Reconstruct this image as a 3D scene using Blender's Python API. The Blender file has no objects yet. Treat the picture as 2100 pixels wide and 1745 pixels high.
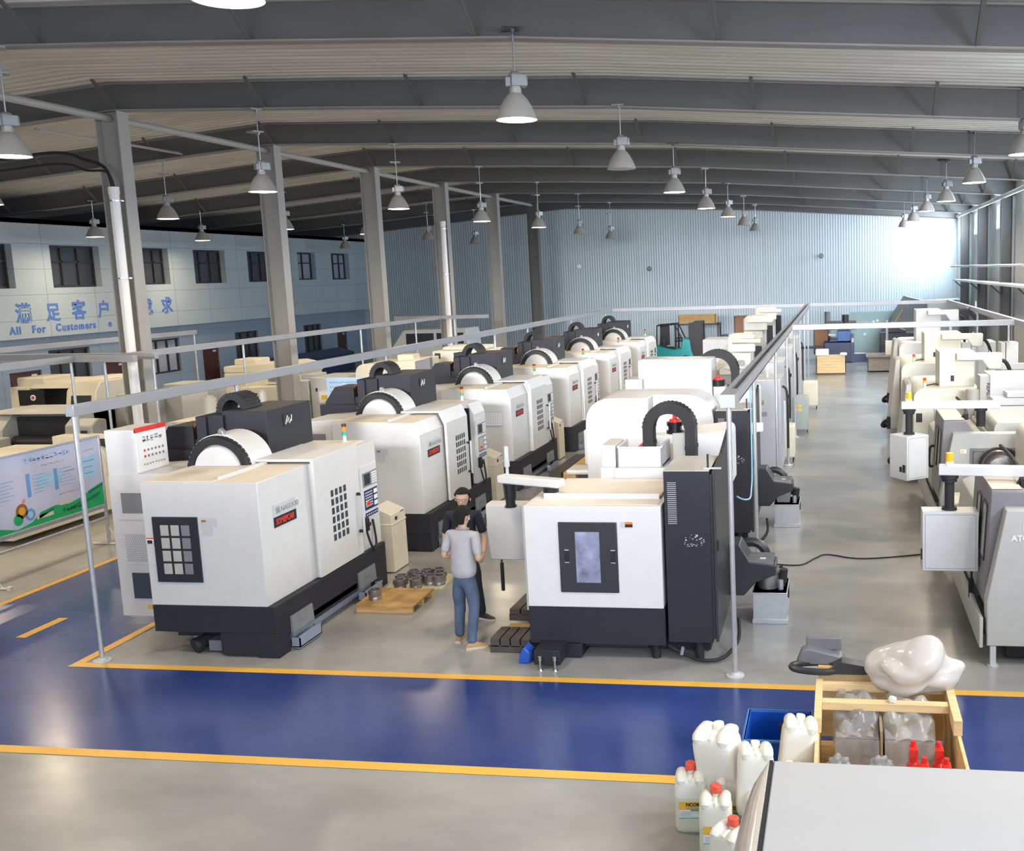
import bpy, math, random
from mathutils import Vector, Matrix
random.seed(7)
SC = bpy.context.scene
COL = SC.collection
PI = math.pi

# ------------------------------------------------------------------ camera
cam_d = bpy.data.cameras.new('camera')
cam_o = bpy.data.objects.new('camera', cam_d); COL.objects.link(cam_o)
cam_d.sensor_fit = 'HORIZONTAL'; cam_d.sensor_width = 36.0
cam_d.lens = 36.0*2082.461/2100.0
cam_d.shift_x = (1050.0-1399.292)/2100.0
cam_d.shift_y = (860.888-872.5)/2100.0
cam_d.clip_start = 0.1; cam_d.clip_end = 400
_r, _d, _f = [Vector(v) for v in [[0.9881569, 0.1503497, -0.0306738], [-0.0085276, -0.145782, -0.98928], [-0.1532097, 0.9778254, -0.1427734]]]
_m = Matrix((( _r.x, -_d.x, -_f.x, 0), (_r.y, -_d.y, -_f.y, 0), (_r.z, -_d.z, -_f.z, 4.3576), (0, 0, 0, 1)))
cam_o.matrix_world = _m
SC.camera = cam_o

# ------------------------------------------------------------------ world, exposure
w = bpy.data.worlds.new('world'); SC.world = w; w.use_nodes = True
nt = w.node_tree; bg = nt.nodes['Background']
bg.inputs[0].default_value = (0.62, 0.75, 1.0, 1); bg.inputs[1].default_value = 3.0
vs = SC.view_settings
vs.view_transform = 'Standard'; vs.look = 'None'; vs.gamma = 1; vs.use_curve_mapping = False
vs.exposure = 0.0
SC.display_settings.display_device = 'sRGB'

# ------------------------------------------------------------------ daylight through the openings of the hall, and added front fill
def area_light(name, loc, target, sx, sy, power, color, spread=180):
    l = bpy.data.lights.new(name, 'AREA'); l.shape = 'RECTANGLE'; l.size = sx; l.size_y = sy
    l.energy = power; l.color = color; l.spread = math.radians(spread)
    o = bpy.data.objects.new(name, l); COL.objects.link(o); o.location = loc
    o.rotation_euler = (Vector(target)-Vector(loc)).to_track_quat('-Z', 'Y').to_euler()
    return o
LAMPW = 112.0
DAY = (0.74, 0.86, 1.0)
area_light('fill_front_ceiling', (-4, -4.6, 3.4), (-5, 16, 9.5), 18, 2.4, 230, (0.92, 0.94, 1.0), 96)  # added fill lamp behind the camera, aimed up to brighten the ceiling
area_light('fill_front_deep', (-4, -4.6, 6.2), (-6, 34, 2.0), 16, 1.2, 330, (0.95, 0.96, 1.0), 20)  # added narrow fill lamp, brightens camera-facing sides of the deeper machines
area_light('daylight_front_right', (3.0, -4.2, 6.6), (-2.9, 11.5, 1.2), 2.4, 1.6, 34, (0.95, 0.95, 1.0), 34)
WINY = (-2.0, 3.7, 7.0, 14.0, 20.4, 27.0, 33.4, 39.7, 46.4, 53.2)
for _y in WINY:
    area_light('daylight_window', (6.17, _y+(1.25 if _y > 0 else 2.0) if _y != 53.2 else 54.15, 6.14), (-20, _y+1.25, 4.0), 2.4 if 0 < _y < 50 else 1.8, 0.9, 340 if _y < 30 else 560, DAY)
area_light('daylight_right_far', (5.75, 44.5, 3.6), (-1.0, 52.0, 2.4), 9, 1.6, 500, (0.74, 0.87, 1.0)) if False else None
area_light('daylight_door_far', (5.0, 52.5, 4.9), (3.2, 56, 4.4), 1.6, 1.0, 62, (0.80, 0.90, 1.0), 150)

# ------------------------------------------------------------------ materials
MATS = {}
def mat(name, col, rough=0.5, metal=0.0, var=0.05, scale=6.0, bump=0.0, emit=0.0, alpha=1.0, trans=0.0, coat=0.0, stretch=(1, 1, 1)):
    m = bpy.data.materials.new(name); m.use_nodes = True
    n = m.node_tree.nodes; l = m.node_tree.links; b = n['Principled BSDF']
    c = (*col, 1)
    b.inputs['Base Color'].default_value = c
    b.inputs['Roughness'].default_value = rough
    b.inputs['Metallic'].default_value = metal
    if var > 0:
        tc = n.new('ShaderNodeTexCoord'); mp = n.new('ShaderNodeMapping'); mp.inputs['Scale'].default_value = stretch
        no = n.new('ShaderNodeTexNoise'); no.inputs['Scale'].default_value = scale; no.inputs['Detail'].default_value = 3
        l.new(tc.outputs['Object'], mp.inputs['Vector']); l.new(mp.outputs['Vector'], no.inputs['Vector'])
        r = n.new('ShaderNodeValToRGB'); r.color_ramp.elements[0].position = 0.3; r.color_ramp.elements[1].position = 0.7
        r.color_ramp.elements[0].color = (*[max(0, x*(1-var)) for x in col], 1)
        r.color_ramp.elements[1].color = (*[min(1, x*(1+var)) for x in col], 1)
        l.new(no.outputs['Fac'], r.inputs['Fac']); l.new(r.outputs['Color'], b.inputs['Base Color'])
        if bump > 0:
            bp = n.new('ShaderNodeBump'); bp.inputs['Strength'].default_value = bump; bp.inputs['Distance'].default_value = 0.01
            l.new(no.outputs['Fac'], bp.inputs['Height']); l.new(bp.outputs['Normal'], b.inputs['Normal'])
    if emit > 0:
        b.inputs['Emission Color'].default_value = c; b.inputs['Emission Strength'].default_value = emit
    if alpha < 1: b.inputs['Alpha'].default_value = alpha
    if trans > 0: b.inputs['Transmission Weight'].default_value = trans
    if coat > 0: b.inputs['Coat Weight'].default_value = coat; b.inputs['Coat Roughness'].default_value = 0.1
    MATS[name] = m
    return m
def G(v): return (v, v, v)
mat('white_panel', (0.66, 0.655, 0.64), 0.42, var=0.02)
mat('bright_panel', (0.72, 0.715, 0.71), 0.38, var=0.02)
mat('beige_top', (0.74, 0.66, 0.54), 0.6, var=0.05, scale=2.5)  # beige tint laid on machine roofs and bed tops
mat('beige_pale', (0.78, 0.72, 0.63), 0.6, var=0.04, scale=2.5)  # paler beige tint for the middle-row roofs
mat('dark_base', (0.016, 0.017, 0.025), 0.6, var=0.08)
mat('black', (0.012, 0.012, 0.014), 0.5, var=0.1)
mat('black_gloss', (0.015, 0.016, 0.02), 0.2, var=0.05)
mat('rubber', (0.018, 0.018, 0.021), 0.7, var=0.1)
mat('grey_panel', (0.42, 0.45, 0.48), 0.4, var=0.03)
mat('light_grey', (0.56, 0.57, 0.58), 0.4, var=0.03)
mat('mid_grey', (0.22, 0.22, 0.235), 0.45, var=0.04)
mat('cream', (0.74, 0.68, 0.53), 0.45, var=0.04)
mat('cream_pale', (0.72, 0.70, 0.60), 0.45, var=0.04)
mat('warm_grey', (0.48, 0.47, 0.43), 0.45, var=0.04)
mat('blue_grey', (0.27, 0.30, 0.38), 0.35, var=0.05)
mat('steel', (0.55, 0.56, 0.58), 0.28, 1.0, var=0.06)
mat('dull_steel', (0.34, 0.33, 0.33), 0.42, 0.85, var=0.15, scale=9)
mat('galvanised', (0.60, 0.62, 0.65), 0.38, 0.7, var=0.06, scale=12)
mat('rail_grey', (0.33, 0.34, 0.36), 0.42, 0.25, var=0.05, stretch=(1, 1, 1), scale=2)
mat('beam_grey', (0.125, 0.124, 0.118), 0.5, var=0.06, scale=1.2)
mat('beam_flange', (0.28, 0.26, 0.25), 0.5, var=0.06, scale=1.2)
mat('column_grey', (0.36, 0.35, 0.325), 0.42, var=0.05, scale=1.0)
mat('lamp_shell', (0.42, 0.40, 0.37), 0.38, 0.3, var=0.06)
mat('lamp_box', (0.30, 0.31, 0.32), 0.4, 0.4, var=0.06)
mat('hatch_steel', (0.25, 0.27, 0.29), 0.35, 0.3, var=0.08)
mat('lamp_glow', (1.0, 0.93, 0.80), 0.4, var=0, emit=22.0)
mat('lamp_off', (0.50, 0.50, 0.48), 0.35, var=0.05)
mat('white_paint', (0.86, 0.86, 0.86), 0.35, var=0.02)
mat('glass_dark', (0.05, 0.06, 0.075), 0.12, var=0.1, scale=1.0)
mat('glass_pale', (0.30, 0.34, 0.42), 0.15, var=0.15, scale=0.8)
mat('frame_dark', (0.035, 0.028, 0.028), 0.4, var=0.1)
mat('door_red', (0.06, 0.018, 0.018), 0.45, var=0.15)
mat('red', (0.72, 0.04, 0.03), 0.4, var=0.05)
mat('orange', (0.95, 0.22, 0.03), 0.35, var=0.03)
mat('amber', (1.0, 0.45, 0.01), 0.3, var=0.04)
mat('green', (0.02, 0.42, 0.25), 0.35, var=0.04)
mat('yellow', (0.85, 0.50, 0.04), 0.4, var=0.05)
mat('blue', (0.02, 0.10, 0.50), 0.35, var=0.08)
mat('navy', (0.012, 0.025, 0.11), 0.35, var=0.08)
mat('sign_blue', (0.10, 0.20, 0.58), 0.45, var=0.03)
mat('teal', (0.02, 0.38, 0.40), 0.35, var=0.05)
mat('wood', (0.68, 0.42, 0.16), 0.6, var=0.16, scale=3, stretch=(1, 9, 9))
mat('wood_pale', (0.80, 0.58, 0.30), 0.6, var=0.12, scale=3, stretch=(1, 9, 9))
mat('wood_dark', (0.16, 0.09, 0.05), 0.6, var=0.2, scale=3, stretch=(9, 1, 9))
mat('cast_iron', (0.085, 0.075, 0.068), 0.5, 0.3, var=0.15)
mat('copper', (0.55, 0.20, 0.05), 0.4, 0.5, var=0.1)
mat('screen', (0.03, 0.05, 0.06), 0.15, var=0.1)
mat('skin', (0.60, 0.38, 0.27), 0.55, var=0.04)
mat('hair', (0.008, 0.007, 0.007), 0.95, var=0.2, scale=40)
mat('shirt_grey', (0.45, 0.44, 0.46), 0.85, var=0.05, scale=12, bump=0.3)
mat('shirt_navy', (0.016, 0.018, 0.032), 0.85, var=0.1, scale=12, bump=0.3)
mat('jeans', (0.085, 0.12, 0.20), 0.85, var=0.25, scale=5, bump=0.4)
mat('trousers', (0.014, 0.015, 0.022), 0.8, var=0.1)
mat('shoe_tan', (0.42, 0.27, 0.13), 0.7, var=0.1)
mat('sole', (0.62, 0.52, 0.42), 0.6, var=0.05)
mat('shoe_black', (0.02, 0.021, 0.028), 0.6, var=0.1)
mat('sheet', (0.74, 0.74, 0.72), 0.5, var=0.02)
mat('charcoal', (0.032, 0.033, 0.038), 0.4, var=0.06)
mat('clear_plastic', (0.8, 0.8, 0.82), 0.1, var=0, alpha=0.45)
mat('pane_haze', (0.26, 0.27, 0.40), 0.16, var=0.55, scale=4)
mat('cooler_green', (0.33, 0.38, 0.36), 0.45, var=0.04)
mat('shell_grey', (0.50, 0.50, 0.47), 0.42, var=0.03)
mat('door_grey', (0.21, 0.205, 0.22), 0.42, var=0.04)
mat('shell_light', (0.62, 0.63, 0.63), 0.4, var=0.03)
mat('pale_blue', (0.45, 0.62, 0.78), 0.5, var=0.05)
mat('poster_sky', (0.66, 0.68, 0.84), 0.35, var=0.10, scale=1.2)
mat('poster_green', (0.02, 0.45, 0.14), 0.4, var=0.1)
mat('poster_dkgreen', (0.01, 0.22, 0.12), 0.4, var=0.1)
mat('poster_blue', (0.18, 0.42, 0.80), 0.4, var=0.05)
mat('poster_pink', (0.80, 0.40, 0.42), 0.4, var=0.05)
mat('poster_ice', (0.45, 0.70, 0.88), 0.4, var=0.06)
mat('clear_glass', (0.9, 0.95, 1.0), 0.05, var=0, alpha=0.12)
mat('ply_stained', (0.46, 0.27, 0.09), 0.55, var=0.45, scale=3.2)
mat('card_pale', (0.55, 0.52, 0.32), 0.7, var=0.15, scale=4)
mat('card_grey', (0.30, 0.285, 0.28), 0.7, var=0.06)
mat('card_brown', (0.36, 0.26, 0.15), 0.7, var=0.1)
mat('film_white', (0.72, 0.67, 0.62), 0.2, var=0.08, scale=5, alpha=0.8)
mat('film_grey', (0.36, 0.35, 0.34), 0.2, var=0.25, scale=6, alpha=0.62)
mat('film_warm', (0.50, 0.47, 0.42), 0.2, var=0.2, scale=6, alpha=0.62)
mat('guard_grey', (0.17, 0.17, 0.18), 0.4, var=0.05)
mat('crate_blue', (0.01, 0.10, 0.50), 0.35, var=0.06)
mat('crate_rim', (0.05, 0.20, 0.62), 0.35, var=0.04)
mat('red_gloss', (0.75, 0.03, 0.02), 0.25, var=0.03)
mat('red_cap_cap', (0.85, 0.10, 0.06), 0.35, var=0.04)
mat('red_cap', (0.85, 0.10, 0.06), 0.35, var=0.04)
mat('can_plastic', (0.83, 0.80, 0.70), 0.38, var=0.03)
mat('can_liquid', (0.70, 0.70, 0.53), 0.38, var=0.03)
mat('can_yellow', (0.85, 0.50, 0.06), 0.5, var=0.04)
mat('roof_white', (0.52, 0.495, 0.47), 0.16, var=0.015, scale=1, stretch=(0.3, 5, 1))
mat('roof_cream', (0.66, 0.58, 0.48), 0.12, var=0.02)
mat('wood_brown', (0.30, 0.13, 0.05), 0.5, var=0.15, scale=3)
mat('machine_blue', (0.03, 0.12, 0.36), 0.4, var=0.05)
mat('old_brown', (0.28, 0.24, 0.20), 0.6, var=0.2)
mat('partition_green', (0.32, 0.46, 0.45), 0.3, var=0.05)
mat('hood_dark', (0.16, 0.17, 0.17), 0.5, var=0.06)
mat('pale_panel', (0.66, 0.72, 0.72), 0.4, var=0.03)
mat('lips', (0.45, 0.20, 0.16), 0.5, var=0.05)
mat('shirt_collar', (0.30, 0.30, 0.33), 0.8, var=0.05)
mat('hose_blue', (0.25, 0.52, 0.80), 0.4, var=0.03)

def seg_wall(name, col, vx=1.2, vz=0, groove=0.5, fine=0.0, rough=0.45):
    """panel wall: seams every vx along the wall and every vz upwards, fine ribs"""
    m = bpy.data.materials.new(name); m.use_nodes = True
    n = m.node_tree.nodes; l = m.node_tree.links; b = n['Principled BSDF']; b.inputs['Roughness'].default_value = rough
    tc = n.new('ShaderNodeTexCoord'); sp = n.new('ShaderNodeSeparateXYZ'); l.new(tc.outputs['Object'], sp.inputs[0])
    ad = n.new('ShaderNodeMath'); ad.operation = 'ADD'; l.new(sp.outputs['X'], ad.inputs[0]); l.new(sp.outputs['Y'], ad.inputs[1])
    def seam(src, period, width):
        d = n.new('ShaderNodeMath'); d.operation = 'DIVIDE'; d.inputs[1].default_value = period; l.new(src, d.inputs[0])
        f = n.new('ShaderNodeMath'); f.operation = 'FRACT'; l.new(d.outputs[0], f.inputs[0])
        g = n.new('ShaderNodeMath'); g.operation = 'LESS_THAN'; g.inputs[1].default_value = width/period; l.new(f.outputs[0], g.inputs[0])
        return g.outputs[0]
    s = seam(ad.outputs[0], vx, 0.03)
    if vz:
        z = seam(sp.outputs['Z'], vz, 0.02); mx = n.new('ShaderNodeMath'); mx.operation = 'MAXIMUM'
        l.new(s, mx.inputs[0]); l.new(z, mx.inputs[1]); s = mx.outputs[0]
    no = n.new('ShaderNodeTexNoise'); no.inputs['Scale'].default_value = 0.5; l.new(tc.outputs['Object'], no.inputs['Vector'])
    rp = n.new('ShaderNodeValToRGB'); rp.color_ramp.elements[0].color = (*[c*0.93 for c in col], 1); rp.color_ramp.elements[1].color = (*[c*1.05 for c in col], 1)
    l.new(no.outputs['Fac'], rp.inputs['Fac'])
    mi = n.new('ShaderNodeMix'); mi.data_type = 'RGBA'; mi.blend_type = 'MULTIPLY'
    l.new(s, mi.inputs[0]); l.new(rp.outputs['Color'], mi.inputs[6]); mi.inputs[7].default_value = (groove, groove, groove, 1)
    l.new(mi.outputs[2], b.inputs['Base Color'])
    if fine:
        wv = n.new('ShaderNodeMath'); wv.operation = 'SINE'; mu = n.new('ShaderNodeMath'); mu.operation = 'MULTIPLY'; mu.inputs[1].default_value = 2*PI/fine
        l.new(ad.outputs[0], mu.inputs[0]); l.new(mu.outputs[0], wv.inputs[0])
        bp = n.new('ShaderNodeBump'); bp.inputs['Strength'].default_value = 0.5; bp.inputs['Distance'].default_value = 0.012
        l.new(wv.outputs[0], bp.inputs['Height']); l.new(bp.outputs['Normal'], b.inputs['Normal'])
    MATS[name] = m; return m
seg_wall('back_wall', (0.55, 0.62, 0.65), 1.0, 0, 0.8, 0.14)
seg_wall('side_wall', (0.52, 0.53, 0.52), 1.0, 0, 0.8, 0.2)
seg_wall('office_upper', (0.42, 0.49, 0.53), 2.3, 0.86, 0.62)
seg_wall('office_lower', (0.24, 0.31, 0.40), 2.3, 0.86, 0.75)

def ceiling_mat():
    m = bpy.data.materials.new('roof_sheet'); m.use_nodes = True
    n = m.node_tree.nodes; l = m.node_tree.links; b = n['Principled BSDF']; b.inputs['Roughness'].default_value = 0.5
    tc = n.new('ShaderNodeTexCoord'); sp = n.new('ShaderNodeSeparateXYZ'); l.new(tc.outputs['Object'], sp.inputs[0])
    no = n.new('ShaderNodeTexNoise'); no.inputs['Scale'].default_value = 1.0; no.inputs['Detail'].default_value = 4
    mp = n.new('ShaderNodeMapping'); mp.inputs['Scale'].default_value = (0.35, 2.2, 1); l.new(tc.outputs['Object'], mp.inputs[0]); l.new(mp.outputs[0], no.inputs['Vector'])
    rp = n.new('ShaderNodeValToRGB'); rp.color_ramp.elements[0].position = 0.32; rp.color_ramp.elements[1].position = 0.66
    rp.color_ramp.elements[0].color = (0.50, 0.48, 0.44, 1); rp.color_ramp.elements[1].color = (0.64, 0.62, 0.575, 1)
    l.new(no.outputs['Fac'], rp.inputs['Fac']); l.new(rp.outputs['Color'], b.inputs['Base Color'])
    MATS['roof_sheet'] = m
ceiling_mat()

def floor_mat(name, c0, c1, rough0, rough1, scuff):
    m = bpy.data.materials.new(name); m.use_nodes = True
    n = m.node_tree.nodes; l = m.node_tree.links; b = n['Principled BSDF']
    tc = n.new('ShaderNodeTexCoord')
    no = n.new('ShaderNodeTexNoise'); no.inputs['Scale'].default_value = 0.55; no.inputs['Detail'].default_value = 6; no.inputs['Roughness'].default_value = 0.6
    mp = n.new('ShaderNodeMapping'); mp.inputs['Scale'].default_value = (0.7, 1.3, 1); l.new(tc.outputs['Object'], mp.inputs[0]); l.new(mp.outputs[0], no.inputs['Vector'])
    rp = n.new('ShaderNodeValToRGB'); rp.color_ramp.elements[0].position = 0.34; rp.color_ramp.elements[1].position = 0.66
    rp.color_ramp.elements[0].color = (*c0, 1); rp.color_ramp.elements[1].color = (*c1, 1)
    l.new(no.outputs['Fac'], rp.inputs['Fac'])
    n2 = n.new('ShaderNodeTexNoise'); n2.inputs['Scale'].default_value = 3.0; n2.inputs['Detail'].default_value = 8; n2.inputs['Roughness'].default_value = 0.75
    mp2 = n.new('ShaderNodeMapping'); mp2.inputs['Scale'].default_value = (0.7, 1.1, 1); mp2.inputs['Rotation'].default_value = (0, 0, 0.35)
    l.new(tc.outputs['Object'], mp2.inputs[0]); l.new(mp2.outputs[0], n2.inputs['Vector'])
    r2 = n.new('ShaderNodeValToRGB'); r2.color_ramp.elements[0].position = 0.62; r2.color_ramp.elements[1].position = 0.78
    r2.color_ramp.elements[0].color = (0, 0, 0, 1); r2.color_ramp.elements[1].color = (1, 1, 1, 1); l.new(n2.outputs['Fac'], r2.inputs['Fac'])
    mi = n.new('ShaderNodeMix'); mi.data_type = 'RGBA'; ml = n.new('ShaderNodeMath'); ml.operation = 'MULTIPLY'; ml.inputs[1].default_value = scuff
    l.new(r2.outputs['Color'], ml.inputs[0]); l.new(ml.outputs[0], mi.inputs[0]); l.new(rp.outputs['Color'], mi.inputs[6])
    mi.inputs[7].default_value = (min(1, c1[0]*1.6+0.05), min(1, c1[1]*1.6+0.05), min(1, c1[2]*1.35+0.05), 1)
    l.new(mi.outputs[2], b.inputs['Base Color'])
    rr = n.new('ShaderNodeMapRange'); rr.inputs[3].default_value = rough0; rr.inputs[4].default_value = rough1
    l.new(n2.outputs['Fac'], rr.inputs[0]); l.new(rr.outputs[0], b.inputs['Roughness'])
    bp = n.new('ShaderNodeBump'); bp.inputs['Strength'].default_value = 0.05; bp.inputs['Distance'].default_value = 0.01
    l.new(no.outputs['Fac'], bp.inputs['Height']); l.new(bp.outputs['Normal'], b.inputs['Normal'])
    MATS[name] = m; return m
floor_mat('floor_concrete', (0.27, 0.268, 0.255), (0.41, 0.40, 0.375), 0.10, 0.34, 0.16)
floor_mat('floor_blue', (0.016, 0.038, 0.17), (0.032, 0.062, 0.235), 0.10, 0.34, 0.22)
floor_mat('floor_yellow', (0.80, 0.42, 0.05), (0.90, 0.52, 0.08), 0.3, 0.5, 0.1)

# ------------------------------------------------------------------ mesh helper
class M:
    def __init__(s): s.v = []; s.f = []; s.fm = []; s.k = 0
    def slot(s, k): s.k = k; return s
    def add(s, vs, fs):
        b = len(s.v); s.v += [tuple(v) for v in vs]
        for f in fs: s.f.append([b+i for i in f]); s.fm.append(s.k)
        return s
    def box(s, a, b):
        x0, x1 = sorted((a[0], b[0])); y0, y1 = sorted((a[1], b[1])); z0, z1 = sorted((a[2], b[2]))
        return s.add([(x0, y0, z0), (x1, y0, z0), (x1, y1, z0), (x0, y1, z0), (x0, y0, z1), (x1, y0, z1), (x1, y1, z1), (x0, y1, z1)],
                     [(3, 2, 1, 0), (4, 5, 6, 7), (0, 1, 5, 4), (1, 2, 6, 5), (2, 3, 7, 6), (3, 0, 4, 7)])
    def obox(s, c, d, size, up=(0, 0, 1)):
        """box centred at c, its x axis along d"""
        X = Vector(d).normalized(); Z = Vector(up); Y = Z.cross(X)
        if Y.length < 1e-5: Y = Vector((0, 1, 0))
        Y.normalize(); Z = X.cross(Y); c = Vector(c); vs = []
        for sz in (-.5, .5):
            for sx, sy in ((-.5, -.5), (.5, -.5), (.5, .5), (-.5, .5)):
                vs.append(c+X*sx*size[0]+Y*sy*size[1]+Z*sz*size[2])
        return s.add(vs, [(3, 2, 1, 0), (4, 5, 6, 7), (0, 1, 5, 4), (1, 2, 6, 5), (2, 3, 7, 6), (3, 0, 4, 7)])
    def prism(s, pts, ax, a, b):
        """polygon pts extruded on axis ax from a to b; pts in the two other axes (order x,y,z)"""
        def P(p, t):
            if ax == 'x': return (t, p[0], p[1])
            if ax == 'y': return (p[0], t, p[1])
            return (p[0], p[1], t)
        n = len(pts)
        ar = sum(pts[i][0]*pts[(i+1) % n][1]-pts[(i+1) % n][0]*pts[i][1] for i in range(n))
        if ar < 0: pts = pts[::-1]
        flip = (ax == 'y')
        a, b = min(a, b), max(a, b)
        vs = [P(p, a) for p in pts]+[P(p, b) for p in pts]
        lo = list(range(n)); hi = list(range(n, 2*n))
        fs = [lo[::-1], hi]+[(i, (i+1) % n, n+(i+1) % n, n+i) for i in range(n)]
        if flip: fs = [tuple(f)[::-1] for f in fs]
        return s.add(vs, fs)
    def cyl(s, p, q, r, r2=None, n=16, cap=True):
        p = Vector(p); q = Vector(q); r2 = r if r2 is None else r2
        d = (q-p).normalized(); u = d.orthogonal().normalized(); w_ = d.cross(u); vs = []
        for c, rr in ((p, r), (q, r2)):
            for i in range(n):
                t = 2*PI*i/n; vs.append(c+u*math.cos(t)*rr+w_*math.sin(t)*rr)
        fs = [(i, (i+1) % n, n+(i+1) % n, n+i) for i in range(n)]
        if cap: fs += [tuple(range(n))[::-1], tuple(range(n, 2*n))]
        return s.add(vs, fs)
    def tube(s, pts, r, n=8, flat=None, closed=False):
        """round (or flat=(w,h) rectangular) tube along a path"""
        pts = [Vector(p) for p in pts]; N = len(pts); vs = []; u = None
        for i, p in enumerate(pts):
            a = pts[(i-1) % N] if (closed or i > 0) else p; b = pts[(i+1) % N] if (closed or i < N-1) else p
            d = (b-a).normalized()
            if u is None: u = d.orthogonal().normalized() if flat is None else flat[2]-d*flat[2].dot(d)
            u = (u-d*u.dot(d)).normalized(); w_ = d.cross(u); rr = r[i] if isinstance(r, (list, tuple)) else r
            if flat is None:
                for k in range(n):
                    t = 2*PI*k/n; vs.append(p+u*math.cos(t)*rr+w_*math.sin(t)*rr)
            else:
                for sx, sy in ((-1, -1), (1, -1), (1, 1), (-1, 1)): vs.append(p+u*sx*flat[0]/2+w_*sy*flat[1]/2)
        k = n if flat is None else 4
        fs = [(i*k+j, i*k+(j+1) % k, (i+1)*k+(j+1) % k, (i+1)*k+j) for i in range(N-1) for j in range(k)]
        if closed: fs += [((N-1)*k+j, (N-1)*k+(j+1) % k, (j+1) % k, j) for j in range(k)]
        else: fs += [tuple(range(k))[::-1], tuple(range((N-1)*k, N*k))]
        return s.add(vs, fs)
    def lathe(s, prof, c=(0, 0, 0), n=24, axis='z', arc=None):
        """profile of (radius, height) turned round an axis through c"""
        vs = []; a0, a1 = arc if arc else (0, 2*PI); m = n if not arc else n+1
        for r, h in prof:
            for i in range(m):
                t = a0+(a1-a0)*i/n; x, y = r*math.cos(t), r*math.sin(t)
                p = (x, y, h) if axis == 'z' else ((x, h, y) if axis == 'y' else (h, x, y))
                vs.append((p[0]+c[0], p[1]+c[1], p[2]+c[2]))
        fs = []
        for k in range(len(prof)-1):
            for i in range(n if not arc else n):
                j = (i+1) % m; f = (k*m+i, k*m+j, (k+1)*m+j, (k+1)*m+i)
                fs.append(f if axis != 'y' else f[::-1])
        return s.add(vs, fs)
    def at(s, o):
        s.v = [(a-o[0], b-o[1], c-o[2]) for a, b, c in s.v]; return s
    def build(s, name, mats, parent=None, bevel=0, smooth=True, loc=None, kind=None, seg=2, ang=35):
        me = bpy.data.meshes.new(name); me.from_pydata(s.v, [], s.f)
        if not isinstance(mats, (list, tuple)): mats = [mats]
        for m_ in mats: me.materials.append(MATS[m_])
        for p, k in zip(me.polygons, s.fm): p.material_index = min(k, len(mats)-1)
        me.update()
        if smooth:
            for p in me.polygons: p.use_smooth = True
            me.set_sharp_from_angle(angle=math.radians(ang))
        o = bpy.data.objects.new(name, me); COL.objects.link(o)
        if parent is not None: o.parent = parent
        if loc: o.location = loc
        if kind: o['kind'] = kind
        if bevel:
            md = o.modifiers.new('bevel', 'BEVEL'); md.width = bevel; md.segments = seg; md.limit_method = 'ANGLE'; md.angle_limit = 0.6
            md.harden_normals = False
        return o

def thing(name, label, cat, loc=(0, 0, 0), rotz=0, group=None):
    o = bpy.data.objects.new(name, None); COL.objects.link(o); o.empty_display_size = 0.1
    o.location = loc; o.rotation_euler = (0, 0, rotz); tag(o, label, cat, group); return o
def tag(o, label, cat, group=None):
    o['label'] = label; o['category'] = cat
    if group: o['group'] = group
    return o
def kids(o): return [c for c in ALLKIDS.get(o.name, [])]
ALLKIDS = {}
def copy_tree(o, parent=None):
    c = o.copy(); COL.objects.link(c)
    if parent is not None: c.parent = parent
    for ch in [x for x in bpy.data.objects if x.parent == o]: copy_tree(ch, c)
    return c
def dup(root, loc, label, rotz=None, group=None):
    r = copy_tree(root); r.location = loc; r['label'] = label
    if rotz is not None: r.rotation_euler = (0, 0, rotz)
    if group: r['group'] = group
    return r
def text(body, size, mat_, parent, loc, rot, name='lettering', ext=0.002, sx=1.0, shear=0.0, bold=0.0, align='LEFT', sp=1.0):
    cu = bpy.data.curves.new(name, 'FONT'); cu.body = body; cu.size = size; cu.extrude = ext; cu.align_x = align; cu.shear = shear
    cu.offset = bold; cu.space_character = sp; cu.resolution_u = 3
    o = bpy.data.objects.new(name, cu); COL.objects.link(o); cu.materials.append(MATS[mat_])
    dg = bpy.context.evaluated_depsgraph_get(); dg.update()
    me = bpy.data.meshes.new_from_object(o.evaluated_get(dg)); bpy.data.objects.remove(o); bpy.data.curves.remove(cu)
    me.name = name
    o = bpy.data.objects.new(name, me); COL.objects.link(o)
    if not me.materials: me.materials.append(MATS[mat_])
    if parent is not None: o.parent = parent
    o.location = loc; o.rotation_euler = rot; o.scale = (sx, 1, 1); return o
FACE_X = (PI/2, 0, PI/2)     # lettering on a +X face
FACE_NY = (PI/2, 0, 0)       # lettering on a -Y face
# ================================================================== THE HALL
def struct(o): o['kind'] = 'structure'; return o
# roof profile: underside of the beams
ROOF = [(-33.0, 6.80), (-27.0, 7.16), (-23.5, 7.42), (-20.0, 7.70), (-14.95, 8.08), (-9.9, 7.87), (-4.4, 7.59), (-0.6, 7.27), (3.4, 6.94), (6.3, 6.70)]
def zb(x):
    for (a, za), (b, zb_) in zip(ROOF, ROOF[1:]):
        if a <= x <= b: return za+(zb_-za)*(x-a)/(b-a)
    return ROOF[-1][1]
def zt(x): return zb(x)+0.56

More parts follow.
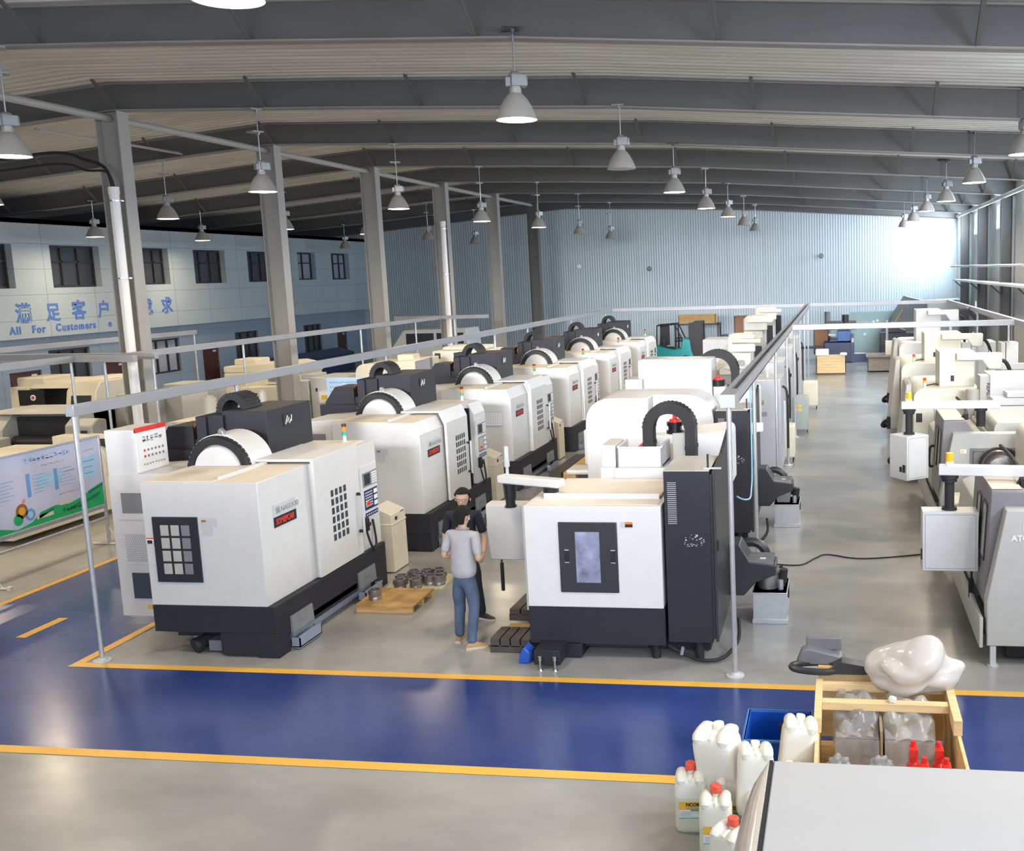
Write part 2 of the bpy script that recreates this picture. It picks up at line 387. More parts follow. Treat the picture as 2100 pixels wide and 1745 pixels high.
# floor: concrete, the blue lanes and the yellow lines
fl = M(); fl.box((-33.2, -5.2, -0.2), (6.4, 56.2, 0))
def patch(x0, y0, x1, y1, z): fl.add([(x0, y0, z), (x1, y0, z), (x1, y1, z), (x0, y1, z)], [(0, 1, 2, 3)])
fl.slot(1); patch(-26.9, 8.22, 6.2, 10.25, 0.002); patch(-11.8, 10.25, -8.93, 40.0, 0.002)
fl.slot(2)
patch(-26.9, 8.10, 6.2, 8.24, 0.004); patch(-8.93, 10.17, 6.2, 10.30, 0.004); patch(-9.0, 10.17, -8.87, 40.0, 0.0045); patch(-11.86, 10.25, -11.74, 40.0, 0.004)
for y in (11.03, 14.4, 17.8, 21.2): patch(-10.46, y, -10.32, y+0.75, 0.004)
struct(fl.build('floor', ['floor_concrete', 'floor_blue', 'floor_yellow'], smooth=False))

# ceiling of corrugated sheet, ribs running down the slope
ce = M(); P = 0.30
ys = []; y = -5.2
while y < 56.2:
    ys += [(y, 0.0), (y+0.10, 0.0), (y+0.15, 0.045), (y+0.25, 0.045)]; y += P
ys.append((56.2, 0))
vs = []; nx = len(ROOF)
for yy, dz in ys:
    for x, z in ROOF: vs.append((x, yy, z+0.56+dz))
fs = [(i*nx+k, (i+1)*nx+k, (i+1)*nx+k+1, i*nx+k+1) for i in range(len(ys)-1) for k in range(nx-1)]
ce.add(vs, fs)
n0 = len(ROOF)
ce.add([(x, y_, z+0.75) for y_ in (-5.2, 56.2) for x, z in ROOF], [(k, k+1, n0+k+1, n0+k) for k in range(n0-1)])
struct(ce.build('ceiling', 'roof_sheet', smooth=False))

def wall_with_holes(name, mat_, axis, pos, th, u0, u1, top, holes, bottom=0):
    """wall in the plane axis=pos from u0 to u1, holes = (ua, ub, za, zb)"""
    m = M(); us = sorted({u0, u1}|{h[0] for h in holes}|{h[1] for h in holes})
    for a, b in zip(us, us[1:]):
        hs = sorted([(h[2], h[3]) for h in holes if h[0] < (a+b)/2 < h[1]]); z = bottom
        for za, z_ in hs+[(top, None)]:
            if za > z+1e-6:
                if axis == 'x': m.box((pos, a, z), (pos+th, b, za))
                else: m.box((a, pos, z), (b, pos+th, za))
            if z_ is not None: z = z_
    return struct(m.build(name, mat_, smooth=False))
rwin = [(39.7, 42.2, 5.66, 6.62), (46.4, 48.9, 5.66, 6.62), (53.2, 55.1, 5.66, 6.62), (46.4, 48.4, 1.5, 2.75)]
rwin += [(y, y+2.5, 5.66, 6.62) for y in (7.0, 14.0, 20.4, 27.0, 33.4)] + [(-2, 2, 3.6, 6.5), (3.6, 6.4, 3.6, 6.2)]
wall_with_holes('wall_right', 'side_wall', 'x', 6.2, 0.15, -5.2, 56.2, 7.3, rwin)
wall_with_holes('wall_left', 'side_wall', 'x', -33.2, 0.2, -5.2, 56.2, 7.6, [])
wall_with_holes('wall_front', 'side_wall', 'y', -5.2, 0.2, -33.2, 6.4, 8.7, [(-22, -13, 2.4, 6.8), (-12, -4.5, 2.4, 7.2), (-3.5, 5.2, 2.6, 6.9)])
bw = M(); bw.prism([(-33.2, 0)]+[(x, z+0.6) for x, z in ROOF]+[(6.4, 0)], 'y', 56.0, 56.2)
struct(bw.build('wall_back', 'back_wall', smooth=False))
nwin = [0]
def win_frame(name, axis, pos, a, b, z0, z1, cols, rows, fm='frame_dark', gm='glass_dark', depth=0.10, glass=True, side=1):
    """window with a frame, muntins and one sheet of glass"""
    nwin[0] += 1; t = bpy.data.objects.new('window_%d' % nwin[0], None); COL.objects.link(t); struct(t)
    t.location = (pos, a, z0) if axis == 'x' else (a, pos, z0)
    W = b-a; H = z1-z0; m = M()
    def bx(u0, u1, w0, w1, d0=0, d1=depth):
        if axis == 'x': m.box((d0*side, u0, w0), (d1*side, u1, w1))
        else: m.box((u0, d0*side, w0), (u1, d1*side, w1))
    f = 0.07
    bx(0, W, 0, f); bx(0, W, H-f, H); bx(0, f, f, H-f); bx(W-f, W, f, H-f)
    for c in range(1, cols): bx(W*c/cols-0.035, W*c/cols+0.035, f, H-f)
    for r_ in rows: bx(f, W-f, H*r_-0.03, H*r_+0.03)
    m.build('window_frame', fm, t, smooth=False)
    if glass:
        g = M()
        if axis == 'x': g.box((0.02*side, f/2, f/2), (0.035*side, W-f/2, H-f/2))
        else: g.box((f/2, 0.02*side, f/2), (W-f/2, 0.035*side, H-f/2))
        g.build('window_pane', gm, t, smooth=False)
    return t
for h in rwin: win_frame('w', 'x', 6.18, h[0], h[1], h[2], h[3], 1, [], 'white_paint', 'clear_glass', side=1)
for a, b, z0, z1 in [(-22, -13, 2.4, 6.8), (-12, -4.5, 2.4, 7.2), (-3.5, 5.2, 2.6, 6.9)]:
    win_frame('w', 'y', -5.05, a, b, z0, z1, 6, [0.5], 'white_paint', 'clear_glass', side=1)

# office block along the left: projecting upper band, recessed lower wall
UW = [(27.6, 30.3, 4.54, 6.0), (31.95, 34.35, 4.53, 6.0), (36.5, 38.3, 4.56, 6.0), (39.95, 42.2, 4.56, 5.98), (43.95, 46.2, 4.57, 5.98), (48.4, 50.2, 4.62, 6.0), (51.9, 53.9, 4.6, 6.0)]
LW = [(31.7, 33.7, 0.95, 2.36), (36.9, 38.9, 0.95, 2.34), (42.9, 44.8, 0.9, 2.3), (49.0, 50.8, 0.85, 2.3)]
LD = [(29.9, 31.3, 0, 1.74), (34.4, 35.6, 0, 1.72), (40.4, 41.6, 0, 1.76), (46.4, 47.4, 0, 1.74), (52.5, 53.6, 0, 1.76)]
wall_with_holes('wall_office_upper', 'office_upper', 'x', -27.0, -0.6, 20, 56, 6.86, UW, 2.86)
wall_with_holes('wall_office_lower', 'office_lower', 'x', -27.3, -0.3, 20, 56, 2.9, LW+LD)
m = M(); m.box((-33, 20, 6.7), (-27.0, 56, 6.86)); struct(m.build('trim_1', 'office_upper', smooth=False)); bpy.data.objects['trim_1'].name = 'trim_1'
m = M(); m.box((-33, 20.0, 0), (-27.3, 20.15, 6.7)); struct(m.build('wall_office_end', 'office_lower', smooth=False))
for i, h in enumerate(UW): win_frame('w', 'x', -27.35, *h, 3 if i != 5 else 2, [0.62], gm='glass_pale' if i >= 5 else 'glass_dark')
for i, h in enumerate(LW): win_frame('w', 'x', -27.5, *h, 3, [], gm='glass_pale' if i == 1 else 'glass_dark')
for i, h in enumerate(LD):
    t = bpy.data.objects.new('door_%d' % (i+1), None); COL.objects.link(t); struct(t); t.location = (-27.42, h[0], 0)
    m = M(); W = h[1]-h[0]; H = h[3]
    m.box((0, 0, 0), (0.06, W, H)); m.box((0.06, 0.12, 0.2), (0.075, W-0.12, H*0.45)); m.box((0.06, 0.12, H*0.52), (0.075, W-0.12, H-0.25)); m.build('door_leaf', 'door_red', t, smooth=False)
    m = M(); m.box((0.06, W-0.14, 0.85), (0.12, W-0.08, 0.98)); m.build('door_handle', 'steel', t)
    m = M(); m.box((0.075, W-0.42, H-0.2), (0.085, W-0.18, H-0.12)); m.build('door_plate', 'light_grey', t)

# wall lettering on the office band
wl = thing('wall_lettering', 'blue raised Chinese slogan characters on the grey office wall above the English line', 'lettering', (-26.99, 30.1, 3.4))
for ch, y, s in (('满', 30.12, 0.70), ('足', 31.45, 0.66), ('客', 32.65, 0.72), ('户', 33.95, 0.66), ('需', 35.25, 0.66), ('韱', 36.35, 0.66), ('求', 37.55, 0.70)):
    text(ch, s, 'sign_blue', wl, (0, y-30.1, 0.06), FACE_X, 'character', 0.01, bold=0.012)
wl = thing('wall_lettering', 'blue English line "All For Customers" under the Chinese slogan', 'lettering', (-26.99, 29.8, 2.98))
for s_, y in (('All', 29.8), ('For', 30.75), ('Customers', 31.82), ('e', 34.42)):
    text(s_, 0.36, 'sign_blue', wl, (0, y-29.8, 0.05+(y-29.8)*0.004), FACE_X, 'word', 0.01, bold=0.008, sp=1.22)

# ------------------------------------------------------------------ steel frame
BY = [8, 14, 20, 26, 32, 38, 44, 50]
BRX = [-14.9+3.33*k for k in range(-4, 7)]
ORD = ['nearest', 'second', 'third', 'fourth', 'fifth', 'sixth', 'seventh', 'farthest']
def roof_beam(y, label):
    t = thing('roof_beam', label, 'beam', (0, y, 0), group=None)
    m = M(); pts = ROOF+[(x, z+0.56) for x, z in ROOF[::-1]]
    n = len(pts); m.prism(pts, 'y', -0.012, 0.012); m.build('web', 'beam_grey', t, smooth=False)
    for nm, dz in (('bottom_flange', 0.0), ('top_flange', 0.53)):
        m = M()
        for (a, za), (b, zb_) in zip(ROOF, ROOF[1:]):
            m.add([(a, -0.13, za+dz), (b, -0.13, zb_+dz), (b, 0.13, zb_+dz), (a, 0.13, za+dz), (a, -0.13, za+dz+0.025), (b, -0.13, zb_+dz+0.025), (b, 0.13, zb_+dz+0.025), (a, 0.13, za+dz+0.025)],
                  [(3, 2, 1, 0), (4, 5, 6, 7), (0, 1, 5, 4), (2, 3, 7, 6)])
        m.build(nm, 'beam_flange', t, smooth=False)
    for x in BRX:
        if x > 5.6 or x < -32: continue
        m = M(); z0 = zb(x); m.obox((x, -0.42, z0+0.28), (0, -0.6, 0.47), (0.78, 0.06, 0.012), (1, 0, 0)); m.obox((x+0.03, -0.42, z0+0.28), (0, -0.6, 0.47), (0.78, 0.012, 0.06), (1, 0, 0))
        m.build('brace', 'beam_grey', t, smooth=False)
    return t
for i, y in enumerate(BY):
    nm = ['grey steel roof beam just above the top edge of the view', 'grey steel roof beam across the very top of the picture, nearest in view'][i] if i < 2 else 'grey steel roof beam, %s in view counting back from the top edge' % ORD[i-1]
    roof_beam(y, nm)
t = thing('roof_beam', 'grey steel roof beam flat against the top of the far wall', 'beam', (0, 55.8, 0))
m = M(); m.prism(ROOF+[(x, z+0.5) for x, z in ROOF[::-1]], 'y', 0, 0.15); m.build('web', 'beam_grey', t, smooth=False)
m = M()
for (a, za), (b, zb_) in zip(ROOF, ROOF[1:]):
    m.add([(a, -0.1, za), (b, -0.1, zb_), (b, 0.15, zb_), (a, 0.15, za), (a, -0.1, za+.025), (b, -0.1, zb_+.025), (b, 0.15, zb_+.025), (a, 0.15, za+.025)], [(3, 2, 1, 0), (4, 5, 6, 7), (0, 1, 5, 4), (2, 3, 7, 6)])
m.build('bottom_flange', 'beam_flange', t, smooth=False)

def column(x, y, h, label, w_=0.50, d=0.34, mat_='column_grey', flip=False):
    t = thing('steel_column', label, 'column', (x, y, 0))
    m = M(); m.box((-w_/2, -0.012, 0.03), (w_/2, 0.012, h)); m.build('web', mat_, t, smooth=False)
    m = M(); m.box((-w_/2-0.012, -d/2, 0.03), (-w_/2+0.012, d/2, h)); m.build('flange', mat_, t, smooth=False)
    m = M(); m.box((w_/2-0.012, -d/2, 0.03), (w_/2+0.012, d/2, h)); m.build('flange', mat_, t, smooth=False)
    m = M(); m.box((-w_/2-0.1, -d/2-0.08, 0), (w_/2+0.1, d/2+0.08, 0.03)); m.build('base_plate', mat_, t, smooth=False)
    return t
ROWC = ['with the white pipe and black cables, nearest of the ridge row', 'second back in the ridge row, bare', 'third back in the ridge row', 'fourth back in the ridge row, with a pale pipe', 'fifth back in the ridge row', 'farthest dark one of the ridge row before the back wall']
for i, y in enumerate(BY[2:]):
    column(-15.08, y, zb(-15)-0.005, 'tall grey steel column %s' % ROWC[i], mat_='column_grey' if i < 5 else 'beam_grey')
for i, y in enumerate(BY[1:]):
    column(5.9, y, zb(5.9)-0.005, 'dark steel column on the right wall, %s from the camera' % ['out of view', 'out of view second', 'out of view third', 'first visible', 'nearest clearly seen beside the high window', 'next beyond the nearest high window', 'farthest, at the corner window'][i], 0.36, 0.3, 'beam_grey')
for i, y in enumerate(BY[:-1]):
    m = M(); m.tube([(-15.1, y+0.02, zb(-15.1)-0.13), (-15.1, y+5.98, zb(-15.1)-0.13)], 0.075, 12)
    tag(m.build('tie_pipe', 'column_grey'), 'grey steel tie pipe under the roof ridge between the %s and next column' % ORD[i], 'pipe')
    m = M(); m.tube([(5.55, y+0.02, zb(5.5)-0.16), (5.55, y+5.98, zb(5.5)-0.16)], 0.07, 12)
    tag(m.build('tie_pipe', 'column_grey'), 'grey steel tie pipe high along the right wall, %s bay' % ORD[i], 'pipe')
# rain pipes on the columns
for y, z1, lb, r in ((19.72, 6.5, 'white vertical pipe strapped to the nearest ridge column', 0.10), (37.74, 6.6, 'pale vertical pipe on the fourth ridge column', 0.10)):
    t = thing('drain_pipe', lb, 'pipe', (-14.92, y-0.10, 0))
    m = M(); m.cyl((0, 0, 0), (0, 0, z1-0.15), r, n=20); m.cyl((0, 0, z1-0.15), (0, 0, z1), r*1.12, n=20); m.build('pipe', 'white_paint', t)
    for z in (3.0, 4.6, z1-0.3):
        m = M(); m.cyl((0, 0, z), (0, 0, z+0.03), r*1.18, n=20); m.box((r, -0.01, z), (r+0.05, 0.08, z+0.03)); m.build('clamp', 'steel', t)
pc = [(-27.0, 18.2, 7.0), (-22.0, 18.6, 6.98), (-18.0, 19.3, 7.1), (-16.2, 19.6, 7.25), (-15.6, 19.7, 7.1), (-15.1, 19.66, 6.9), (-14.93, 19.62, 6.48)]
def smooth_path(p, k=6):
    out = []; p = [Vector(q) for q in p]
    for i in range(len(p)-1):
        a = p[max(i-1, 0)]; b = p[i]; c = p[i+1]; d = p[min(i+2, len(p)-1)]
        for j in range(k):
            t = j/k; out.append(0.5*((2*b)+(c-a)*t+(2*a-5*b+4*c-d)*t*t+(3*b-a-3*c+d)*t**3))
    out.append(p[-1]); return out
for k, (dz, r, lb) in enumerate(((0, 0.035, 'thick black power cable curving down into the white pipe'), (-0.22, 0.025, 'thinner black cable below the thick one at the nearest column'))):
    m = M(); q = [(x, y+0.06*k, z+dz*(1 if i < 5 else 0.4)) for i, (x, y, z) in enumerate(pc)]; m.tube(smooth_path(q), r, 8)
    tag(m.build('power_cable', 'rubber'), lb, 'cable')

# ------------------------------------------------------------------ high bay lamps
def lamp_proto(on):
    t = thing('high_bay_lamp', 'x', 'lamp')
    L = 1.22   # hook at z=0, rim at -L
    m = M(); m.cyl((0, 0, -0.60), (0, 0, -0.02), 0.012, n=8); m.build('rod', 'steel', t)
    m = M(); m.lathe([(0, -0.58), (0.05, -0.58), (0.08, -0.61), (0.085, -0.66), (0.085, -0.78), (0.0, -0.78)], n=20)
    m.box((-0.05, -0.10, -0.78), (0.15, 0.10, -0.63)); m.box((-0.13, -0.05, -0.78), (-0.05, 0.05, -0.66))
    for k in range(5): m.box((0.15, -0.09+k*0.04, -0.77), (0.162, -0.075+k*0.04, -0.64))
    m.build('gear_box', 'lamp_box', t, bevel=0.008)
    m = M(); m.lathe([(0.0, -0.78), (0.07, -0.78), (0.07, -0.80), (0.08, -0.805), (0.08, -0.83), (0.085, -0.87), (0.12, -0.90), (0.165, -0.96), (0.21, -1.04), (0.248, -1.12), (0.276, -1.195), (0.284, -1.22),
                     (0.278, -1.222), (0.243, -1.122), (0.20, -1.04), (0.155, -0.97), (0.11, -0.92), (0.0, -0.90)], n=36)
    m.build('shade', 'lamp_shell', t)
    m = M(); m.lathe([(0.0, -1.213), (0.266, -1.213), (0.266, -1.219), (0.0, -1.219)], n=36); m.build('lens', 'lamp_glow' if on else 'lamp_off', t)
    return t
lamp_on, lamp_off = lamp_proto(True), lamp_proto(False)
LIT = {0: [8, 14, 26, 32, 38], 1: [8, 14, 20, 26, 32, 38], 2: [8, 14, 20, 26, 32, 38], 3: [8, 14, 20, 26, 32, 38], 4: [8, 14, 20, 26, 32, 38]}
ROWX = [(-4.33, -4.15, -4.07, -4.03, -3.99, -3.95, -3.95), (3.45, 3.38, 3.25, 3.2, 3.13, 3.1, 3.08), (-12.15, -11.7, -11.43, -11.3, -11.2, -11.15, -11.1), (-18.1,)*7, (-25.1,)*7]
ROWN = ['over the middle machine', 'in the right-hand row by the windows', 'in the row right of the columns', 'in the row just left of the columns', 'in the row along the office wall']
RIM = (6.50, 6.40, 6.38, 6.32, 6.36, 6.30, 6.28)
YN = {8: 'above the camera', 14: 'nearest', 20: 'second', 26: 'third', 32: 'fourth', 38: 'fifth', 44: 'sixth', 50: 'seventh'}
used = set()
for r in range(5):
    for i, y in enumerate(BY):
        x = ROWX[r][max(0, i-1)]; on = y in LIT[r]; src = lamp_on if on else lamp_off
        x = x-0.45 if (y < 14 and r == 0) else x; z = (6.62 if y < 14 else RIM[i-1])-(0.08 if r == 1 else 0.12 if r >= 2 else 0.0)+1.22
        lb = '%s high bay lamp %s, %s back' % ('lit' if on else 'unlit grey', ROWN[r], YN[y])
        if src.name in used: o = dup(src, (x, y-0.16, z), lb, 0.15*r+0.4*(i % 3))
        else: o = src; o.location = (x, y-0.16, z); o['label'] = lb; used.add(src.name)
        gap = zb(x)-z
        gap = max(gap, 0.0)
        m = M(); m.cyl((0, 0, -0.04), (0, 0, gap-0.02), 0.012, n=8); m.box((-0.14, -0.05, gap-0.03), (0.10, 0.2, gap-0.002)); m.box((-0.02, -0.04, gap-0.08), (0.02, 0.04, gap-0.03)); m.build('mounting_bracket', 'lamp_box', o, smooth=False)
        if on:
            l = bpy.data.lights.new('high_bay_bulb', 'AREA'); l.shape = 'DISK'; l.size = 0.5; l.energy = LAMPW if r != 0 or y != 14 else LAMPW; l.color = (1.0, 0.80, 0.56); l.spread = math.radians(165)
            lo = bpy.data.objects.new('high_bay_bulb', l); COL.objects.link(lo); lo.location = (x, y-0.16, z-1.235)
# brackets that carry the lamps
# small floodlights on the far wall
for px, z, lb in ((-14.3, 4.9, 'small round white floodlight high on the far wall, left'), (-10.3, 4.66, 'small grey bracket lamp on the far wall, middle'), (-0.9, 5.05, 'small black camera bracket on the far wall, right')):
    t = thing('wall_lamp', lb, 'wall lamp', (px, 55.98, z)); m = M(); m.box((-0.03, -0.2, 0), (0.03, 0, 0.04)); m.build('bracket', 'mid_grey', t)
    m = M(); m.lathe([(0, -0.34), (0.1, -0.34), (0.14, -0.3), (0.09, -0.2), (0, -0.18)], axis='y', n=16); m.build('head', 'white_paint' if px < -14 else 'mid_grey', t)
# ================================================================== SERVICE RAILS ON POSTS
def rail(name_label, p, q, size=0.11, h=0.13):
    m = M(); p = Vector(p); q = Vector(q); d = (q-p); m.obox((p+q)/2, d, (d.length, size, h)); return tag(m.build('service_rail', 'rail_grey', bevel=0.006), name_label, 'rail')
def post(x, y, h, label, r=0.028):
    t = thing('support_post', label, 'post', (x, y, 0))
    m = M(); m.cyl((0, 0, 0.02), (0, 0, h), r, n=14); m.build('tube', 'galvanised', t)
    m = M(); m.lathe([(0, 0), (0.10, 0), (0.10, 0.012), (0.055, 0.02), (0.045, 0.04), (0, 0.04)], n=20); m.build('foot', 'light_grey', t)
    return t
RZ = 3.03
rail('long grey rail over the row of dark-based machines, ending at the front left post', (-8.71, 10.32, RZ-0.02), (-8.71, 38.6, RZ))
m = M(); m.box((-1.225, 10.42, RZ-0.065), (-1.075, 38.6, RZ-0.05)); m.box((-1.225, 10.42, RZ-0.065), (-1.195, 38.6, RZ+0.065)); m.box((-1.105, 10.42, RZ-0.065), (-1.075, 38.6, RZ+0.065)); m.box((-1.228, 10.40, RZ-0.07), (-1.072, 10.95, RZ+0.068))
tag(m.build('service_rail', 'rail_grey'), 'grey channel rail over the right side of the middle row, with a square closed end', 'rail')
rail('grey rail across the back from the left row to the middle row', (-8.71, 38.6, RZ), (-1.15, 38.6, RZ))
rail('grey rail across the back above the far aisle', (-1.15, 38.65, RZ+0.01), (3.97, 38.65, RZ))
rail('grey rail crossing the aisle halfway back', (-1.10, 23.9, RZ), (3.95, 23.9, RZ))
rail('grey rail running back above the right hand machines', (3.97, 20.0, RZ+0.01), (3.97, 38.6, RZ+0.01))
for i, (y, h) in enumerate(((10.38, 2.95), (13.6, 2.95), (18.6, 2.97), (25.0, 2.97), (27.8, 2.97), (32.6, 2.97), (37.6, 2.97))):
    post(-8.71, y, h, ['galvanised post at the front left corner of the painted lane', 'post behind the first dark-based machine', 'post behind the second dark-based machine', 'post behind the third dark-based machine', 'post behind the fourth dark-based machine', 'post behind the fifth dark-based machine', 'post at the far left corner of the rail'][i])
for i, (x, y) in enumerate(((-1.15, 10.51), (-1.20, 14.3), (-1.15, 18.6), (-1.15, 22.6), (-1.15, 26.5), (-1.15, 30.4), (-1.15, 34.4), (-1.15, 38.5))):
    post(x, y, 2.97, ['galvanised post with round foot at the front right, beside the black cabinet', 'post with the pale blue air hose by the second machine'][i] if i < 2 else '%s galvanised post along the aisle under the square-ended rail' % ['third', 'fourth', 'fifth', 'sixth', 'seventh', 'last'][i-2])
post(3.8, 23.9, 2.97, 'post at the right end of the rail crossing the aisle')
post(3.97, 30.5, 2.97, 'post under the rail above the right hand machines')
# rails in the left part of the hall
rail('grey rail corner piece above the lathes, running back', (-15.2, 13.0, RZ), (-15.2, 18.3, RZ))
rail('short grey cross rail above the lathes, near bar', (-15.2, 18.3, RZ), (-13.65, 18.05, RZ))
rail('grey cross rail above the lathes, farther bar', (-20.0, 19.3, RZ), (-13.7, 18.75, RZ))
rail('far grey rail below the wall lettering', (-20.0, 19.4, RZ), (-19.5, 28.6, RZ))
rail('grey rail left of the columns, running to the back', (-14.42, 19.0, RZ), (-14.42, 35.6, RZ))
rail('grey cross rail at the back left by the fourth column', (-16.2, 35.6, RZ), (-12.6, 35.6, RZ))
for x, y, lb in ((-15.2, 18.2, 'post under the corner of the lathe rail'), (-15.25, 19.2, 'white post just behind the corner of the lathe rail'), (-19.5, 28.5, 'post at the end of the far rail below the lettering'), (-14.42, 19.6, 'thin post under the rail by the nearest ridge column'), (-14.42, 22.95, 'post left of the second ridge column'),
                 (-14.42, 29.2, 'post between the second and third ridge columns'), (-14.42, 33.3, 'post between the third and fourth ridge columns'), (-13.9, 35.6, 'thin post near the fourth ridge column')):
    post(x, y, 2.97, lb)
m = M(); m.tube([(-17.4, 20.6, 7.93), (-17.4, 25.6, 7.95)], 0.03, 6); m.tube([(-17.33, 20.6, 7.9), (-17.33, 25.6, 7.92)], 0.02, 6)
tag(m.build('cable_tray', 'galvanised'), 'thin cable tray under the roof between the first and second ridge columns', 'cable tray')
# ================================================================== ROW OF DARK-BASED MACHINING CENTRES
def glyphs(m, x0, z0, n, w, h, rnd, P, k=0):
    """row of unreadable printed marks, strokes only; P maps (u, v) to a face of the quad"""
    for i in range(n):
        u0 = x0+i*w*1.18
        for s in range(rnd.choice((4, 5, 6))):
            if rnd.random() < 0.5: a, b, c, d = u0, z0+h*rnd.random()*0.9, u0+w*rnd.uniform(.5, 1), h*0.12
            else: a, b, c, d = u0+w*rnd.random()*0.85, z0+h*rnd.uniform(0, .4), None, h*rnd.uniform(.4, .6)
            if c is None: P(m, a, b, a+w*0.13, b+d)
            else: P(m, a, b, c, b+d)
def quad_x(x):  # faces +X, u along y
    return lambda m, u0, v0, u1, v1: m.add([(x, u0, v0), (x, u1, v0), (x, u1, v1), (x, u0, v1)], [(0, 1, 2, 3)])
def quad_ny(y):  # faces -Y, u along x
    return lambda m, u0, v0, u1, v1: m.add([(u0, y, v0), (u1, y, v0), (u1, y, v1), (u0, y, v1)], [(0, 1, 2, 3)])
def arch(c, rx, rz, legs, n=18, ax='x'):
    """half ring in the XZ plane with straight legs down"""
    pts = [(c[0]-rx, c[1], c[2]-legs[0])]
    for i in range(n+1):
        t = PI-PI*i/n; pts.append((c[0]+rx*math.cos(t), c[1], c[2]+rz*math.sin(t)))
    pts.append((c[0]+rx, c[1], c[2]-legs[1])); return pts
def chain(c, rx, rz, legs, w_, th, n=18):
    m = M(); p = arch(c, rx, rz, legs, n); m.tube(p, 1, flat=(w_, th, Vector((0, 1, 0))))
    pts = [Vector(q) for q in p]                                 # raised links
    for a, b in zip(pts, pts[1:]):
        d = b-a; mid = (a+b)/2
        if d.length > 0.02: m.obox(mid, d, (min(d.length*0.7, 0.05), th+0.014, w_+0.012), (0, 1, 0))
    return m

def row_a_machine(label, chamfer, opened, with_tag=True):
    t = thing('machining_centre', label, 'machine', group=None)
    # base
    m = M(); m.box((-1.58, 0, 0.30), (0, 2.95, 0.63))
    m.box((-0.74, 0.005, 0.03), (-0.26, 0.5, 0.30)); m.box((-0.27, 0, 0.0), (0, 0.27, 0.30))
    m.box((-0.45, 2.62, 0.0), (0, 2.95, 0.30)); m.box((-0.06, 0.27, 0.22), (-0.0, 2.62, 0.30)); m.box((-0.06, 0.80, 0.18), (0, 2.02, 0.30))
    m.build('base', 'dark_base', t, bevel=0.006)
    m = M(); m.box((-1.45, 0.5, 0.04), (-0.10, 2.62, 0.29)); m.build('lower_panel', 'blue_grey', t, bevel=0.004)
    for y in (0.29, 2.04):
        m = M(); m.prism([(0.003, 0.21), (0.003, 0.42), (0.022, 0.42), (0.035, 0.21)], 'y', y, y+0.5); m.box((0.0, y, 0.195), (0.04, y+0.5, 0.207))
        h = m.build('chip_hatch', 'hatch_steel', t, smooth=False)
        text('HORIZON'[:6], 0.05, 'mid_grey', h, (0.031, y+0.14, 0.285), FACE_X, 'hatch_lettering', 0.001)
        m = M(); m.box((0.0, y, 0.02), (0.11, y+0.52, 0.045)); m.box((0.095, y, 0.03), (0.11, y+0.52, 0.17)); m.box((0, y, 0.03), (0.11, y+0.015, 0.15)); m.box((0, y+0.505, 0.03), (0.11, y+0.52, 0.15))
        m.build('chip_tray', 'blue_grey', t, smooth=False)
    m = M(); m.box((-1.62, 0.45, 0.08), (-1.22, 1.5, 0.30)); m.build('coolant_tank', 'dark_base', t, bevel=0.01)
    m = M(); m.cyl((-1.12, 0.14, 0.10), (-0.92, 0.6, 0.24), 0.085, n=18); m.cyl((-1.15, 0.09, 0.085), (-1.12, 0.14, 0.10), 0.095, n=18); m.build('conveyor_motor', 'rubber', t)
    m = M(); m.box((-0.98, 0.12, 0.03), (-0.75, 0.3, 0.16)); m.build('drip_box', 'mid_grey', t, bevel=0.004)
    # body
    ch = chamfer
    def prof(xf, zt_, c): return [(-1.58, 0.63), (-1.58, zt_), (xf-c*0.45, zt_), (xf, zt_-c), (xf, 0.63)] if c else [(-1.58, 0.63), (-1.58, zt_), (xf, zt_), (xf, 0.63)]
    c_ = 0.20 if ch else 0
    m = M(); m.prism(prof(-0.09, 2.12, c_), 'y', 0.0, 1.16); m.build('side_shell', 'white_panel', t, bevel=0.008, ang=15)
    y2 = 1.16
    m = M()
    if opened:
        m.prism(prof(-0.05, 2.12, c_), 'y', 2.38, 2.95)
        m.box((-1.58, 1.16, 0.63), (-0.95, 2.35, 2.12)); m.box((-1.0, 1.16, 2.05), (-0.16, 2.35, 2.12))
    else: m.prism(prof(-0.05, 2.12, c_), 'y', 1.16, 2.95)
    m.build('front_shell', 'white_panel', t, bevel=0.008, ang=15)
    if opened:
        m = M(); m.box((-0.94, 1.2, 0.64), (-0.9, 2.35, 2.04)); m.box((-0.9, 2.31, 0.64), (-0.12, 2.345, 2.04)); m.build('work_bay', 'black', t, smooth=False)
    m = M(); z = 2.121
    m.add([(-1.57, 0.01, z), (-0.10-c_*0.45, 0.01, z), (-0.10-c_*0.45, 1.14, z), (-1.57, 1.14, z)], [(0, 1, 2, 3)])
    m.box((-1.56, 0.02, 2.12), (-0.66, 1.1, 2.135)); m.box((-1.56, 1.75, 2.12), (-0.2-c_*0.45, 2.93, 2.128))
    m.build('roof_panel', 'beige_top', t, smooth=False)
    m = M(); m.box((-0.67, 0.14, 2.12), (-0.63, 1.14, 2.165)); m.build('roof_rail', 'white_panel', t, bevel=0.004)
    # sliding door
    y0, y1 = (1.12, 2.30) if not opened else (0.92, 1.90)
    m = M(); xf = 0.0
    if c_: m.prism([(-0.045, 0.645), (-0.045, 2.15-c_), (-0.045-c_*0.45, 2.15), (-0.8, 2.15), (-0.8, 2.185), (xf-c_*0.45, 2.185), (xf, 2.185-c_), (xf, 0.645)], 'y', y0, y1)
    else: m.prism([(-0.045, 0.645), (-0.045, 2.15), (-0.8, 2.15), (-0.8, 2.185), (xf, 2.185), (xf, 0.645)], 'y', y0, y1)
    dr = m.build('sliding_door', 'white_panel', t, bevel=0.006, ang=15)
    m = M(); rows, cols = (6, 4) if not ch else (6, 5)
